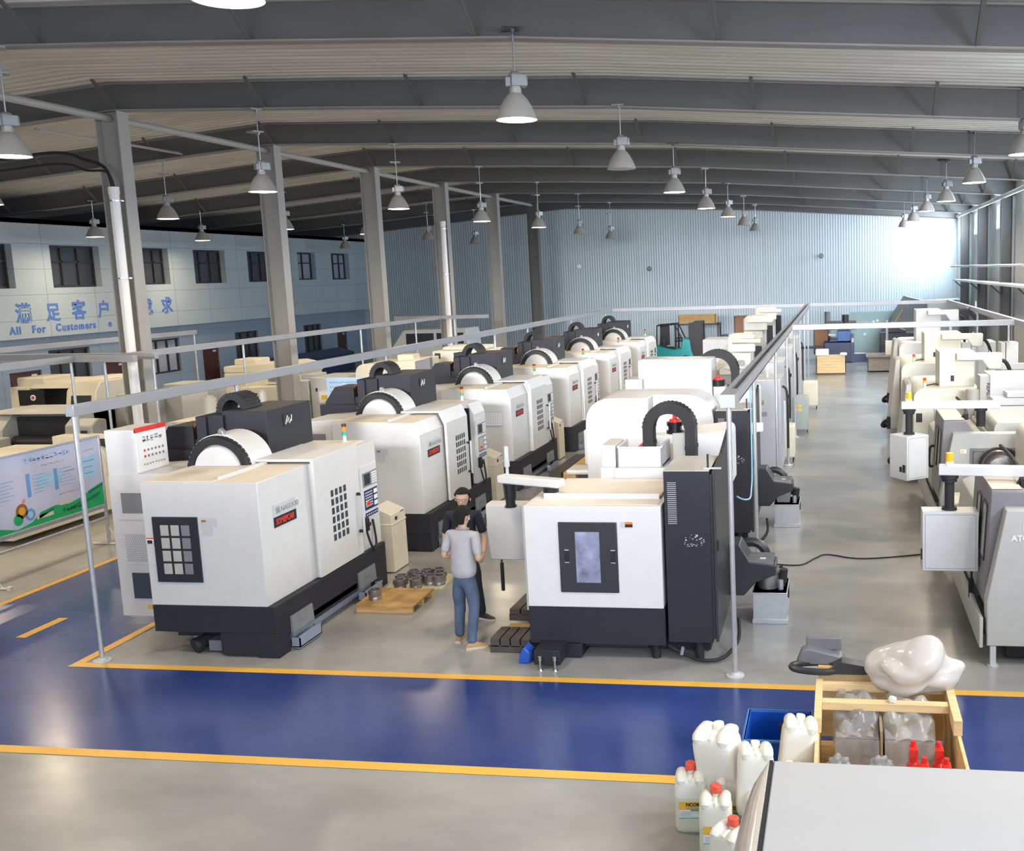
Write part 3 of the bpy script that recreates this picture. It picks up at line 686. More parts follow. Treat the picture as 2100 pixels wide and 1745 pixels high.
    for r in range(rows):
        for c in range(cols):
            w0 = 0.46/cols; yy = y0+0.38+c*w0; zz = 1.02+r*0.118
            m.box((xf-0.004, yy, zz), (xf+0.004, yy+w0*0.62, zz+0.088))
    m.build('window_grid', 'glass_dark', dr, bevel=0.01)
    m = M(); hy = y1-0.10
    m.tube([(xf+0.01, hy, 1.50), (xf+0.07, hy, 1.50)], 0.022, 10); m.tube([(xf+0.01, hy, 0.98), (xf+0.07, hy, 0.98)], 0.022, 10); m.slot(1)
    m.tube([(xf+0.075, hy, 0.95), (xf+0.075, hy, 1.53)], 0.02, 10); m.build('door_handle', ['black', 'light_grey'], dr)
    # side window with a 3 by 4 grille
    m = M(); m.box((-1.46, -0.018, 0.92), (-0.88, 0.002, 1.71)); wf = m.build('side_window', 'dark_base', t, bevel=0.004)
    m = M()
    for r in range(4):
        for c in range(3):
            m.slot(1 if c == 2 else 0); m.box((-1.36+c*0.135, -0.022, 1.02+r*0.155), (-1.255+c*0.135, -0.012, 1.148+r*0.155))
    m.build('grille_pane', ['warm_grey', 'mid_grey'], wf, bevel=0.003)
    m = M(); P = quad_ny(-0.004); P(m, -0.84, 1.6, -0.64, 1.7); P(m, -0.83, 1.49, -0.70, 1.6); m.slot(1); P2 = quad_ny(-0.006); P2(m, -0.83, 1.65, -0.77, 1.675); m.build('warning_plate', ['light_grey', 'copper'], t, smooth=False)
    m = M(); P = quad_ny(-0.004); P(m, -1.57, 1.385, -1.47, 1.44); m.slot(1); P2 = quad_ny(-0.006); P2(m, -1.555, 1.385, -1.49, 1.425); m.slot(2); P(m, -1.57, 1.44, -1.47, 1.452); m.build('safety_label', ['white_paint', 'black', 'red'], t, smooth=False)
    # maker plate on the front
    sy = 0.28
    m = M(); X = -0.088; m.box((X, sy, 1.635), (X+0.006, sy+0.50, 1.78)); m.slot(1); m.box((X, sy, 1.51), (X+0.007, sy+0.50, 1.635)); sg = m.build('maker_plate', ['light_grey', 'black'], t, smooth=False)
    text('NAGOOD', 0.088, 'mid_grey', sg, (X+0.0075, sy+0.165, 1.675), FACE_X, 'plate_lettering', 0.001)
    m = M()
    for k in range(3): m.tube([(X+0.008, sy+0.05+k*0.03, 1.67), (X+0.008, sy+0.065+k*0.03, 1.75), (X+0.008, sy+0.08+k*0.03, 1.67)], 0.003, 5)
    m.build('plate_emblem', 'mid_grey', sg)
    text('SOMEPCAR', 0.098, 'red', sg, (X+0.0085, sy+0.03, 1.54), FACE_X, 'plate_lettering', 0.001, sx=0.82, shear=0.3, bold=0.003)
    # control panel
    X = -0.05
    m = M(); m.box((X, 2.42, 1.06), (X+0.01, 2.93, 1.82)); cp = m.build('control_panel', 'white_panel', t, bevel=0.003)
    m = M(); m.box((X+0.008, 2.48, 1.52), (X+0.016, 2.92, 1.72)); m.slot(1); m.box((X+0.016, 2.52, 1.545), (X+0.019, 2.70, 1.70)); m.slot(2)
    for r in range(5):
        for c in range(4): m.box((X+0.016, 2.745+c*0.042, 1.535+r*0.035), (X+0.022, 2.775+c*0.042, 1.56+r*0.035))
    m.build('screen_unit', ['mid_grey', 'screen', 'white_paint'], cp, smooth=False)
    m = M(); m.box((X+0.008, 2.50, 1.19), (X+0.016, 2.90, 1.47)); m.slot(1); rr = random.Random(3)
    for r in range(6):
        for c in range(5): m.box((X+0.016, 2.525+c*0.045, 1.235+r*0.038), (X+0.021, 2.545+c*0.045, 1.252+r*0.038))
    for r in range(3): m.box((X+0.016, 2.78, 1.215+r*0.085), (X+0.021, 2.88, 1.275+r*0.085))
    m.build('button_panel', ['mid_grey' if ch else 'navy', 'white_paint'], cp, smooth=False)
    m = M(); m.box((X+0.012, 2.53, 1.255), (X+0.022, 2.60, 1.32)); m.slot(1); m.cyl((X+0.02, 2.57, 1.285), (X+0.05, 2.57, 1.285), 0.024, n=14); m.build('stop_button', ['yellow', 'red'], cp, smooth=False)
    m = M(); m.box((X+0.008, 2.50, 1.09), (X+0.016, 2.88, 1.15)); m.slot(1)
    for c in range(6): m.box((X+0.016, 2.53+c*0.06, 1.11), (X+0.02, 2.55+c*0.06, 1.13))
    m.build('lower_switches', ['navy', 'white_paint'], cp, smooth=False)
    m = M(); m.box((X+0.001, 2.33, 1.52), (X+0.008, 2.39, 1.80)); m.slot(1)
    for k in range(9): m.box((X+0.008, 2.34, 1.54+k*0.028), (X+0.01, 2.38, 1.555+k*0.028))
    m.build('instruction_strip', ['light_grey', 'mid_grey'], t, smooth=False)
    m = M(); m.box((X+0.03, 2.36, 0.93), (X+0.10, 2.43, 1.12)); m.cyl((X+0.10, 2.395, 1.03), (X+0.125, 2.395, 1.03), 0.03, n=12); hw = m.build('hand_wheel_pendant', 'black', t, bevel=0.01)
    m = M(); m.tube(smooth_path([(X+0.06, 2.395, 0.93), (X+0.08, 2.46, 0.72), (X+0.08, 2.56, 0.62), (X+0.06, 2.66, 0.70), (X+0.04, 2.68, 0.86), (X+0.02, 2.68, 1.03)], 6), 0.016, 8); m.build('coiled_cable', 'rubber', hw)
    # signal tower
    ty, tx = 2.80, -0.42
    m = M(); m.cyl((tx, ty, 2.12), (tx, ty, 2.13), 0.045, n=16); m.cyl((tx, ty, 2.13), (tx, ty, 2.22), 0.022, n=14); m.slot(1); m.cyl((tx, ty, 2.22), (tx, ty, 2.28), 0.032, n=16)
    m.slot(2); m.cyl((tx, ty, 2.28), (tx, ty, 2.345), 0.032, n=16); m.slot(3); m.cyl((tx, ty, 2.345), (tx, ty, 2.385), 0.032, n=16)
    m.build('signal_tower', ['white_paint', 'green', 'orange', 'frame_dark'], t)
    # tool magazine: white drum with a toothed dark rim
    cx_, cz_, r_ = -1.22, 2.07, 0.44
    m = M(); m.lathe([(r_-0.11, 1.03), (r_-0.11, 0.99), (r_-0.03, 0.99), (r_-0.01, 1.03)], (cx_, 0, cz_), 48, 'y')
    for k in range(40):
        a = 2*PI*k/40; m.obox((cx_+math.cos(a)*(r_-0.02), 1.03, cz_+math.sin(a)*(r_-0.02)), (math.cos(a), 0, math.sin(a)), (0.04, 0.05, 0.03), (0, 1, 0))
    mg = m.build('tool_carousel', 'black', t)
    m = M(); m.lathe([(0, 0.96), (r_-0.14, 0.96), (r_-0.125, 0.985), (r_-0.125, 1.03), (0, 1.04)], (cx_, 0, cz_), 48, 'y'); m.build('carousel_disc', 'white_panel', mg)
    m = M(); m.lathe([(r_+0.005, 1.045), (r_+0.012, 1.05), (r_+0.012, 1.52), (r_-0.02, 1.56), (0, 1.56), ], (cx_, 0, cz_), 48, 'y'); m.lathe([(r_+0.005, 1.045), (0.1, 1.05)], (cx_, 0, cz_), 48, 'y'); m.build('carousel_cover', 'white_panel', mg)
    m = M(); m.prism([(cx_+0.0, cz_+r_-0.02), (cx_+0.0, cz_+r_+0.06), (cx_+0.03, cz_+r_+0.09), (cx_+0.07, cz_+r_+0.05), (cx_+0.09, cz_+r_-0.02)], 'y', 1.05, 1.13); m.build('lifting_eye', 'dull_steel', mg, bevel=0.01)
    # spindle column covers
    m = M(); m.box((-1.60, 1.75, 1.9), (-0.96, 2.9, 2.72)); m.box((-1.90, 1.68, 2.0), (-1.55, 2.4, 2.67)); m.box((-1.90, 1.62, 1.9), (-1.76, 1.7, 2.67)); m.build('column_cover', 'dark_base', t, bevel=0.006)
    hb = t.children[-1] if False else None
    m = M(); m.box((-0.955, 2.15, 2.45), (-0.95, 2.42, 2.62)); m.slot(1)
    for k in range(4): m.tube([(-0.947, 2.19+k*0.05, 2.48+0.02*(k % 2)), (-0.947, 2.25+k*0.035, 2.59-0.03*(k % 3))], 0.006, 5)
    m.build('cover_emblem', ['black', 'white_paint'], t, smooth=False)
    m = M(); m.prism([(-2.58, 1.9), (-2.58, 2.26), (-2.38, 2.53), (-2.02, 2.53), (-2.02, 1.9)], 'y', 1.72, 2.25); m.box((-2.66, 1.66, 2.02), (-1.55, 1.74, 2.22)); m.box((-2.6, 1.7, 1.85), (-1.3, 2.6, 2.04)); m.box((-2.02, 1.74, 1.9), (-1.85, 2.2, 2.35))
    m.build('motor_housing', 'dark_base', t, bevel=0.006)
    m = M(); m.cyl((-2.0, 1.95, 2.42), (-1.9, 1.95, 2.42), 0.10, n=16); m.tube(smooth_path([(-2.03, 1.76, 2.5), (-1.98, 1.75, 2.56), (-1.86, 1.75, 2.57)], 4), 0.012, 6); m.build('belt_pulley', 'copper', t)
    chain((-1.62, 2.2, 2.66), 0.19, 0.23, (0.12, 0.1), 0.36, 0.08, 16).build('cable_chain', 'rubber', t, smooth=False)
    # electrical cabinet on the left
    m = M(); m.prism([(-2.48, 0.26), (-2.48, 2.06), (-1.88, 2.10), (-1.62, 2.1), (-1.62, 0.26)], 'y', 0.62, 1.6); cb = m.build('electrical_cabinet', 'white_panel', t, bevel=0.006)
    m = M(); P = quad_ny(0.612)
    m.box((-2.38, 0.606, 1.52), (-1.92, 0.62, 1.90)); m.slot(1); P = quad_ny(0.603); P(m, -2.32, 1.60, -2.02, 1.86); m.build('cabinet_window', ['white_panel', 'mid_grey'], cb, smooth=False)
    m = M(); m.box((-2.38, 0.612, 0.94), (-1.9, 0.618, 1.38)); m.slot(1)
    for r in range(15):
        for c in range(13):
            a = -2.33+c*0.032+(r % 2)*0.016; b = 0.98+r*0.024; m.add([(a, 0.609, b), (a+0.012, 0.609, b), (a+0.012, 0.609, b+0.012), (a, 0.609, b+0.012)], [(0, 1, 2, 3)])
    m.build('vent_grille', ['white_panel', 'mid_grey'], cb, smooth=False)
    m = M(); m.box((-2.28, 0.60, 0.50), (-1.98, 0.62, 0.83)); m.build('filter_box', 'glass_dark', cb, smooth=False)
    m = M(); m.box((-1.88, 0.60, 1.70), (-1.85, 0.62, 1.78)); m.build('door_lock', 'blue', cb, smooth=False)
    m = M(); P = quad_ny(0.615); P(m, -2.12, 0.36, -2.06, 0.41); m.slot(1); P(m, -2.0, 0.32, -1.86, 0.40); m.build('cabinet_sticker', ['yellow', 'light_grey'], cb, smooth=False)
    if not ch:
        m = M(); m.box((-2.50, 0.66, 2.05), (-2.10, 1.28, 2.64)); ub = m.build('upper_cabinet', 'white_panel', t, bevel=0.006)
        m = M(); m.box((-2.10, 0.68, 2.10), (-2.088, 1.26, 2.64)); m.slot(1); m.box((-2.10, 0.68, 2.60), (-2.084, 1.26, 2.66)); m.slot(2); P = quad_x(-2.085); rr = random.Random(5)
        glyphs(m, 0.80, 2.46, 5, 0.066, 0.085, rr, P); glyphs(m, 0.78, 2.17, 8, 0.045, 0.03, rr, P)
        for r in range(2):
            for c in range(6):
                m.slot(1 if c == 0 else 2); yy = 0.82+c*0.07; zz = 2.36-r*0.075; m.cyl((-2.088, yy, zz), (-2.083, yy, zz), 0.017, n=10)
        m.build('notice_board', ['white_paint', 'red', 'mid_grey'], ub, smooth=False)
    return t
mA = row_a_machine('square-topped machining centre in the left foreground, with a notice board on its cabinet', False, False); mA.location = (-6.56, 10.60, 0)
mB = row_a_machine('machining centre with its sliding door open, second in the left row', True, True); mB.location = (-6.56, 15.22, 0)
mC = row_a_machine('machining centre with a small white calendar grid on its side, third in the left row', True, False); mC.location = (-6.56, 19.84, 0)
for i, lb in enumerate(('machining centre fourth back in the left row', 'machining centre fifth back in the left row, with a red lamp on its tower', 'farthest machining centre of the left row, beside the forklift')):
    dup(mC, (-6.56, 24.44+4.6*i, 0), lb)
m = M(); m.box((-0.72, -0.02, 1.36), (-0.28, 0.0, 1.66)); m.slot(1)
for r in range(6):
    for c in range(9): m.box((-0.70+c*0.046, -0.023, 1.385+r*0.044), (-0.665+c*0.046, -0.019, 1.42+r*0.044))
m.build('paper_calendar', ['light_grey', 'white_paint'], mC, smooth=False)
for o in [x for x in bpy.data.objects if x.parent == mC and x.name.startswith('warning_plate')]: o.hide_render = False
# ================================================================== MIDDLE ROW
def rnd_poly(pts, r, corner, n=6):
    """round one corner of a polygon"""
    i = corner; p = Vector((*pts[i], 0)); a = Vector((*pts[i-1], 0)); b = Vector((*pts[(i+1) % len(pts)], 0))
    A = p+(a-p).normalized()*r; B = p+(b-p).normalized()*r; out = []
    for k in range(n+1):
        t = k/n; q = A*(1-t)**2+p*2*t*(1-t)+B*t*t; out.append((q.x, q.y))
    return pts[:i]+out+pts[i+1:]
def mid_machine(label, O, second=False):
    t = thing('machining_centre', label, 'machine', O)
    W = (-1.98, 10.85, 0)
    def B(m, *a, **k): return m.at(W).build(*a, **k)
    # body
    m = M(); m.box((-3.56, 10.85, 0.62), (-1.98, 12.3, 1.80)); m.box((-3.2, 12.3, 0.45), (-1.98, 13.3, 1.74)); bd = B(m, 'enclosure', 'bright_panel', t, bevel=0.01)
    m = M(); m.box((-3.56, 10.86, 0.18), (-1.97, 12.2, 0.62)); m.box((-3.3, 12.2, 0.1), (-1.6, 13.4, 0.5)); m.box((-3.50, 11.0, 0.10), (-2.2, 12.6, 0.2)); B(m, 'base', 'dark_base', t, bevel=0.006)
    m = M(); m.box((-3.42, 11.22, 1.80), (-2.05, 12.25, 1.835)); m.box((-3.5, 10.92, 1.80), (-2.02, 11.2, 1.806)); B(m, 'roof_panel', 'beige_pale', t, bevel=0.004)
    m = M(); m.box((-3.42, 11.205, 1.80), (-2.05, 11.22, 1.87)); B(m, 'roof_lip', 'bright_panel', t, bevel=0.003)
    m = M(); m.box((-3.60, 10.92, 0.55), (-3.56, 12.1, 1.78)); m.box((-3.585, 10.9, 0.6), (-3.56, 10.95, 1.78)); B(m, 'side_door', 'light_grey', t, bevel=0.004)
    # window facing the camera
    m = M(); m.box((-3.16, 10.832, 0.80), (-2.48, 10.852, 1.62)); wf = B(m, 'window_frame', 'mid_grey', t, bevel=0.012)
    wf.data.materials[0] = MATS['charcoal']
    m = M(); m.box((-2.965, 10.826, 0.92), (-2.685, 10.836, 1.51)); B(m, 'window_pane', 'pane_haze', wf, smooth=False)
    for x in (-3.09, -2.555):
        m = M(); m.box((x, 10.822, 1.16), (x+0.045, 10.836, 1.295)); m.slot(1); m.box((x-0.003, 10.82, 1.295), (x+0.048, 10.834, 1.303)); m.box((x-0.003, 10.82, 1.152), (x+0.048, 10.834, 1.16)); B(m, 'recessed_grip', ['black', 'light_grey'], wf, smooth=False)
    m = M(); m.box((-2.435, 10.842, 1.565), (-2.30, 10.85, 1.625)); m.slot(1); m.box((-2.385, 10.839, 1.565), (-2.30, 10.845, 1.60)); m.slot(2); m.box((-2.385, 10.839, 1.60), (-2.30, 10.845, 1.625)); B(m, 'warning_plate', ['light_grey', 'black', 'orange'], t, smooth=False)
    # dark electrical cabinet
    m = M(); m.box((-1.94, 10.88, 0.22), (-1.43, 11.75, 2.19)); m.slot(1)
    m.box((-1.94, 10.88, 2.19), (-1.43, 11.78, 2.205)); cb = B(m, 'electrical_cabinet', ['dark_base', 'warm_grey'], t, bevel=0.006)
    m = M(); m.prism([(10.93, 0.22), (10.93, 2.18), (11.7, 2.25), (12.5, 2.42), (12.6, 0.3)], 'x', -1.405, -1.37); m.box((-1.43, 10.93, 0.25), (-1.40, 11.02, 2.15)); sd = B(m, 'cabinet_side', 'mid_grey', cb, smooth=False); sd.data.materials[0] = MATS['charcoal']
    m = M()
    for k in range(22): m.box((-1.90, 10.872, 1.60+k*0.022), (-1.80, 10.882, 1.606+k*0.022))
    B(m, 'vent_louvre', 'light_grey', cb, smooth=False)
    m = M(); rr = random.Random(11)
    for k in range(46):
        a = rr.random()*2*PI; q = 0.10*rr.random()**0.35; x = -1.625+q*1.15*math.cos(a); z = 1.395+q*0.8*math.sin(a); l = rr.uniform(0.004, 0.018)
        m.box((x, 10.876, z), (x+l, 10.879, z+0.006))
    B(m, 'cabinet_emblem', 'white_paint', cb, smooth=False)
    m = M(); m.box((-1.37, 10.99, 1.26), (-1.355, 11.03, 1.38)); m.box((-1.46, 10.96, 2.2), (-1.44, 10.99, 2.37)); m.slot(1); m.box((-1.5, 10.95, 2.205), (-1.3, 10.985, 2.22)); B(m, 'cabinet_latch', ['black', 'light_grey'], cb, smooth=False)
    # feet
    m = M(); m.box((-3.42, 10.52, 0.05), (-3.12, 10.86, 0.22)); m.box((-3.3, 10.86, 0.02), (-2.95, 12.8, 0.2)); m.box((-2.9, 11.2, 0.02), (-1.5, 11.35, 0.14)); B(m, 'foot_bracket', 'dark_base', t, bevel=0.006)
    for x in (-3.34, -3.17):
        m = M(); m.cyl((x, 10.485, 0.0), (x, 10.485, 0.02), 0.032, 0.022, n=14); m.cyl((x, 10.485, 0.02), (x, 10.485, 0.17), 0.012, n=10); m.cyl((x, 10.485, 0.12), (x, 10.485, 0.14), 0.02, n=6); m.box((x-0.02, 10.48, 0.15), (x+0.02, 10.53, 0.17)); B(m, 'levelling_foot', 'steel', t)
    for x in (-1.6, -2.1):
        m = M(); m.cyl((x, 10.98, 0.0), (x, 10.98, 0.23), 0.05, n=12); B(m, 'levelling_foot', 'rubber', t)
    # column boxes behind the roof
    if not second:
        m = M(); m.box((-2.82, 12.3, 1.74), (-2.17, 12.95, 1.955)); m.prism([(12.32, 1.955), (12.32, 2.22), (12.36, 2.22), (12.36, 2.0), (12.9, 2.0), (12.9, 2.24), (12.94, 2.24), (12.94, 1.955)], 'x', -2.78, -2.20)
        m.box((-2.78, 12.32, 1.955), (-2.75, 12.94, 2.23)); m.box((-2.23, 12.32, 1.955), (-2.20, 12.94, 2.23)); B(m, 'column_cover', 'bright_panel', t, bevel=0.012)
        m = M(); m.box((-3.0, 12.32, 1.74), (-2.80, 12.9, 1.955)); m.box((-2.985, 12.34, 1.955), (-2.80, 12.88, 2.24)); B(m, 'coolant_cover', 'bright_panel', t, bevel=0.012)
        m = M(); m.tube(smooth_path([(-2.6, 12.7, 2.02), (-2.55, 12.6, 2.16), (-2.45, 12.6, 2.2), (-2.35, 12.7, 2.06)], 5), 0.02, 8); m.tube(smooth_path([(-2.65, 12.6, 2.02), (-2.58, 12.5, 2.14), (-2.4, 12.5, 2.16), (-2.33, 12.6, 2.03)], 5), 0.014, 8); B(m, 'air_hose', 'red', t)
        B(chain((-2.14, 12.62, 2.42), 0.27, 0.26, (0.4, 0.5), 0.24, 0.13, 20), 'cable_chain', 'rubber', t, smooth=False)
        m = M(); m.box((-2.12, 12.66, 1.74), (-1.93, 12.9, 2.34)); B(m, 'spindle_column', 'warm_grey', t, bevel=0.012)
        m = M(); m.cyl((-2.10, 12.78, 2.32), (-2.10, 12.78, 2.36), 0.115, n=24); m.cyl((-2.10, 12.78, 2.36), (-2.10, 12.78, 2.42), 0.09, n=24); m.cyl((-2.10, 12.78, 2.42), (-2.10, 12.78, 2.47), 0.108, n=24); m.slot(1); m.lathe([(0.08, 2.47), (0.07, 2.50), (0.03, 2.51), (0.03, 2.55), (0.0, 2.56)], (-2.10, 12.78, 0), 16); B(m, 'spindle_motor', ['black_gloss', 'red'], t)
        m = M(); m.prism(rnd_poly([(-1.88, 1.6), (-1.88, 2.30), (-1.40, 2.36), (-1.40, 1.6)], 0.12, 2), 'y', 12.75, 13.6); m.box((-2.65, 13.3, 1.6), (-1.9, 13.5, 2.1)); B(m, 'tool_changer_cover', 'bright_panel', t, bevel=0.015)
        # control arm, pendant and beacon
        m = M(); m.obox((-3.68, 11.56, 1.945), (0.84, -0.30, 0), (0.90, 0.17, 0.10)); ar = B(m, 'control_arm', 'bright_panel', t, bevel=0.02)
        m = M(); m.cyl((-3.98, 11.66, 1.90), (-3.98, 11.66, 1.70), 0.085, 0.07, n=20); m.cyl((-3.98, 11.66, 1.70), (-3.98, 11.66, 1.62), 0.06, n=20); m.cyl((-3.98, 11.66, 1.62), (-3.98, 11.66, 1.60), 0.075, n=20); B(m, 'arm_joint', 'black_gloss', ar)
        m = M(); m.cyl((-3.40, 11.45, 1.895), (-3.40, 11.45, 1.835), 0.095, n=24); B(m, 'arm_joint', 'black_gloss', ar)
        m = M(); m.cyl((-4.0, 11.66, 1.995), (-4.0, 11.66, 2.10), 0.02, n=12); m.cyl((-4.0, 11.66, 2.10), (-4.0, 11.66, 2.18), 0.035, n=14); m.cyl((-4.0, 11.66, 2.18), (-4.0, 11.66, 2.35), 0.027, n=14); B(m, 'clear_beacon', 'clear_plastic', ar)
        m = M(); m.prism([(11.80, 1.22), (11.80, 1.585), (11.86, 1.60), (12.02, 1.60), (12.02, 0.9), (11.88, 0.86)], 'x', -4.36, -3.83); pd = B(m, 'control_pendant', 'white_panel', t, bevel=0.02)
        m = M(); m.box((-4.40, 11.86, 1.30), (-4.36, 11.98, 1.46)); B(m, 'pendant_handle', 'charcoal', pd, bevel=0.01)
        m = M(); m.cyl((-4.22, 11.9, 0.88), (-4.22, 11.9, 0.82), 0.012, n=8)
        for k in range(20): m.cyl((-4.22, 11.9, 0.82-k*0.018), (-4.22, 11.9, 0.808-k*0.018), 0.024, n=10)
        m.cyl((-4.22, 11.9, 0.46), (-4.22, 11.9, 0.82), 0.018, n=8); B(m, 'coiled_cable', 'rubber', pd)
    else:
        m = M(); m.prism(rnd_poly([(-4.03, 0.5), (-4.03, 2.42), (-3.0, 2.42), (-3.0, 0.5)], 0.45, 1, 8), 'y', 10.80, 12.1); m.prism(rnd_poly([(-3.0, 1.2), (-3.0, 2.42), (-2.0, 2.42), (-2.0, 1.2)], 0.5, 2, 8), 'y', 11.2, 12.1); B(m, 'splash_hood', 'bright_panel', t, bevel=0.015)
        m = M(); m.box((-4.2, 11.3, 1.25), (-4.03, 11.7, 1.84)); m.box((-4.45, 11.0, 1.14), (-4.03, 11.5, 1.22)); B(m, 'control_pendant', 'bright_panel', t, bevel=0.03)
        m = M(); m.box((-2.98, 12.2, 1.7), (-2.15, 12.9, 2.90)); m.prism([(-3.5, 1.7), (-3.5, 2.84), (-3.42, 2.88), (-2.98, 2.88), (-2.98, 1.7)], 'y', 12.6, 13.2); m.box((-3.7, 12.4, 1.7), (-3.4, 12.9, 2.55)); B(m, 'column_cover', 'bright_panel', t, bevel=0.015)
        B(chain((-2.14, 12.95, 2.62), 0.32, 0.32, (0.1, 0.6), 0.24, 0.13, 20), 'cable_chain', 'rubber', t, smooth=False)
        m = M(); m.box((-2.14, 12.3, 1.74), (-1.93, 12.6, 2.42)); B(m, 'spindle_column', 'warm_grey', t, bevel=0.012)
        m = M(); m.cyl((-2.06, 12.4, 2.42), (-2.06, 12.4, 2.53), 0.115, n=24); m.cyl((-2.12, 12.4, 1.9), (-2.12, 12.4, 2.42), 0.05, n=14); m.slot(1); m.lathe([(0.08, 2.53), (0.07, 2.56), (0.03, 2.57), (0.03, 2.61), (0.0, 2.62)], (-2.06, 12.4, 0), 16); B(m, 'spindle_motor', ['black_gloss', 'red'], t)
        m = M(); m.prism(rnd_poly([(-1.88, 1.6), (-1.88, 2.32), (-1.40, 2.36), (-1.40, 1.6)], 0.12, 2), 'y', 12.3, 13.4); B(m, 'tool_changer_cover', 'bright_panel', t, bevel=0.015)
    if second:
        m = M(); m.prism([(-1.40, 1.84), (-1.40, 1.98), (-1.20, 1.98), (-1.20, 1.85), (-1.30, 1.84), (-1.36, 1.80)], 'y', 10.95, 11.05); B(m, 'junction_box', 'white_paint', t, bevel=0.008)
    # chip conveyor reaching over the coolant tank
    m = M(); m.prism([(-1.40, 0.35), (-1.40, 1.0), (-1.25, 1.0), (-1.12, 0.78), (-0.80, 0.74), (-0.80, 0.62), (-1.05, 0.52), (-1.2, 0.35)], 'y', 12.2, 12.62); B(m, 'chip_conveyor', 'charcoal', t, bevel=0.01)
    m = M(); m.box((-1.15, 12.22, 0.745), (-0.83, 12.6, 0.80)); m.slot(1); m.box((-1.0, 12.3, 0.80), (-0.93, 12.34, 0.805)); B(m, 'conveyor_lid', ['dull_steel', 'white_paint'], t, smooth=False)
    m = M(); m.tube(arch((-1.16, 12.95, 0.62), 0.2, 0.22, (0.25, 0.25), 14), 0.06, 10); B(m, 'conveyor_guard', 'charcoal', t)
    m = M(); m.tube(smooth_path([(-1.95, 10.95, 0.16), (-1.75, 10.92, 0.06), (-1.55, 10.82, 0.04), (-1.32, 10.9, 0.05), (-1.18, 11.2, 0.15), (-1.2, 11.5, 0.3)], 6), 0.022, 8); m.slot(1); m.cyl((-1.80, 10.9, 0.07), (-1.78, 10.9, 0.16), 0.02, n=8); B(m, 'drain_hose', ['rubber', 'blue_grey'], t)
    return t
mid_machine('white machining centre in the centre foreground with a tall window facing the camera', (-1.98, 10.85, 0))
mid_machine('white machining centre with a rounded splash hood, directly behind the centre foreground one', (-1.98, 15.73, 0), True)

def coolant_unit(label, loc, round_motor=True):
    t = thing('coolant_tank', label, 'tank', loc)
    m = M(); m.box((-0.22, 0, 0.02), (0.20, 0.62, 0.40)); m.box((-0.23, -0.01, 0.0), (0.21, 0.2, 0.06)); m.box((-0.23, -0.01, 0.385), (0.21, 0.63, 0.40)); m.build('tank', 'galvanised', t, bevel=0.004)
    m = M(); m.box((0.20, 0.30, 0.24), (0.215, 0.42, 0.37)); m.build('level_gauge', 'black', t)
    if round_motor:
        m = M(); m.lathe([(0.13, 0.40), (0.13, 0.58), (0.15, 0.60), (0.15, 0.63), (0.11, 0.635), (0.10, 0.60), (0, 0.60)], (-0.04, 0.25, 0), 24); m.build('filter_drum', 'dull_steel', t)
    else:
        m = M(); m.prism([(-0.18, 0.40), (-0.22, 0.66), (0.06, 0.66), (0.04, 0.40)], 'y', 0.15, 0.42); m.build('filter_box', 'mid_grey', t, bevel=0.01)
    m = M(); m.cyl((0.12, 0.15, 0.40), (0.12, 0.15, 0.52), 0.035, n=12); m.slot(1); m.cyl((0.13, 0.30, 0.45), (0.15, 0.30, 0.62), 0.06, n=12); m.cyl((0.02, 0.5, 0.5), (0.14, 0.52, 0.56), 0.05, n=10); m.cyl((-0.12, 0.5, 0.6), (0.0, 0.5, 0.66), 0.05, n=10)
    m.cyl((0.14, 0.3, 0.40), (0.14, 0.3, 0.46), 0.03, n=10); m.cyl((-0.06, 0.5, 0.40), (-0.06, 0.5, 0.62), 0.03, n=10); m.cyl((0.1, 0.51, 0.40), (0.1, 0.51, 0.54), 0.03, n=10); m.build('pump', ['galvanised', 'rubber'], t)
    m = M()
    for x, y in ((-0.18, 0.6), (0.17, 0.58)): m.cyl((x-0.015, y, 0.03), (x+0.015, y, 0.03), 0.03, n=10)
    m.build('castor', 'black', t)
    return t
coolant_unit('steel coolant tank with a round filter drum, on the aisle beside the black cabinet', (-0.87, 12.18, 0))
coolant_unit('steel coolant tank with a square filter box, farther up the aisle', (-0.90, 17.0, 0), False)

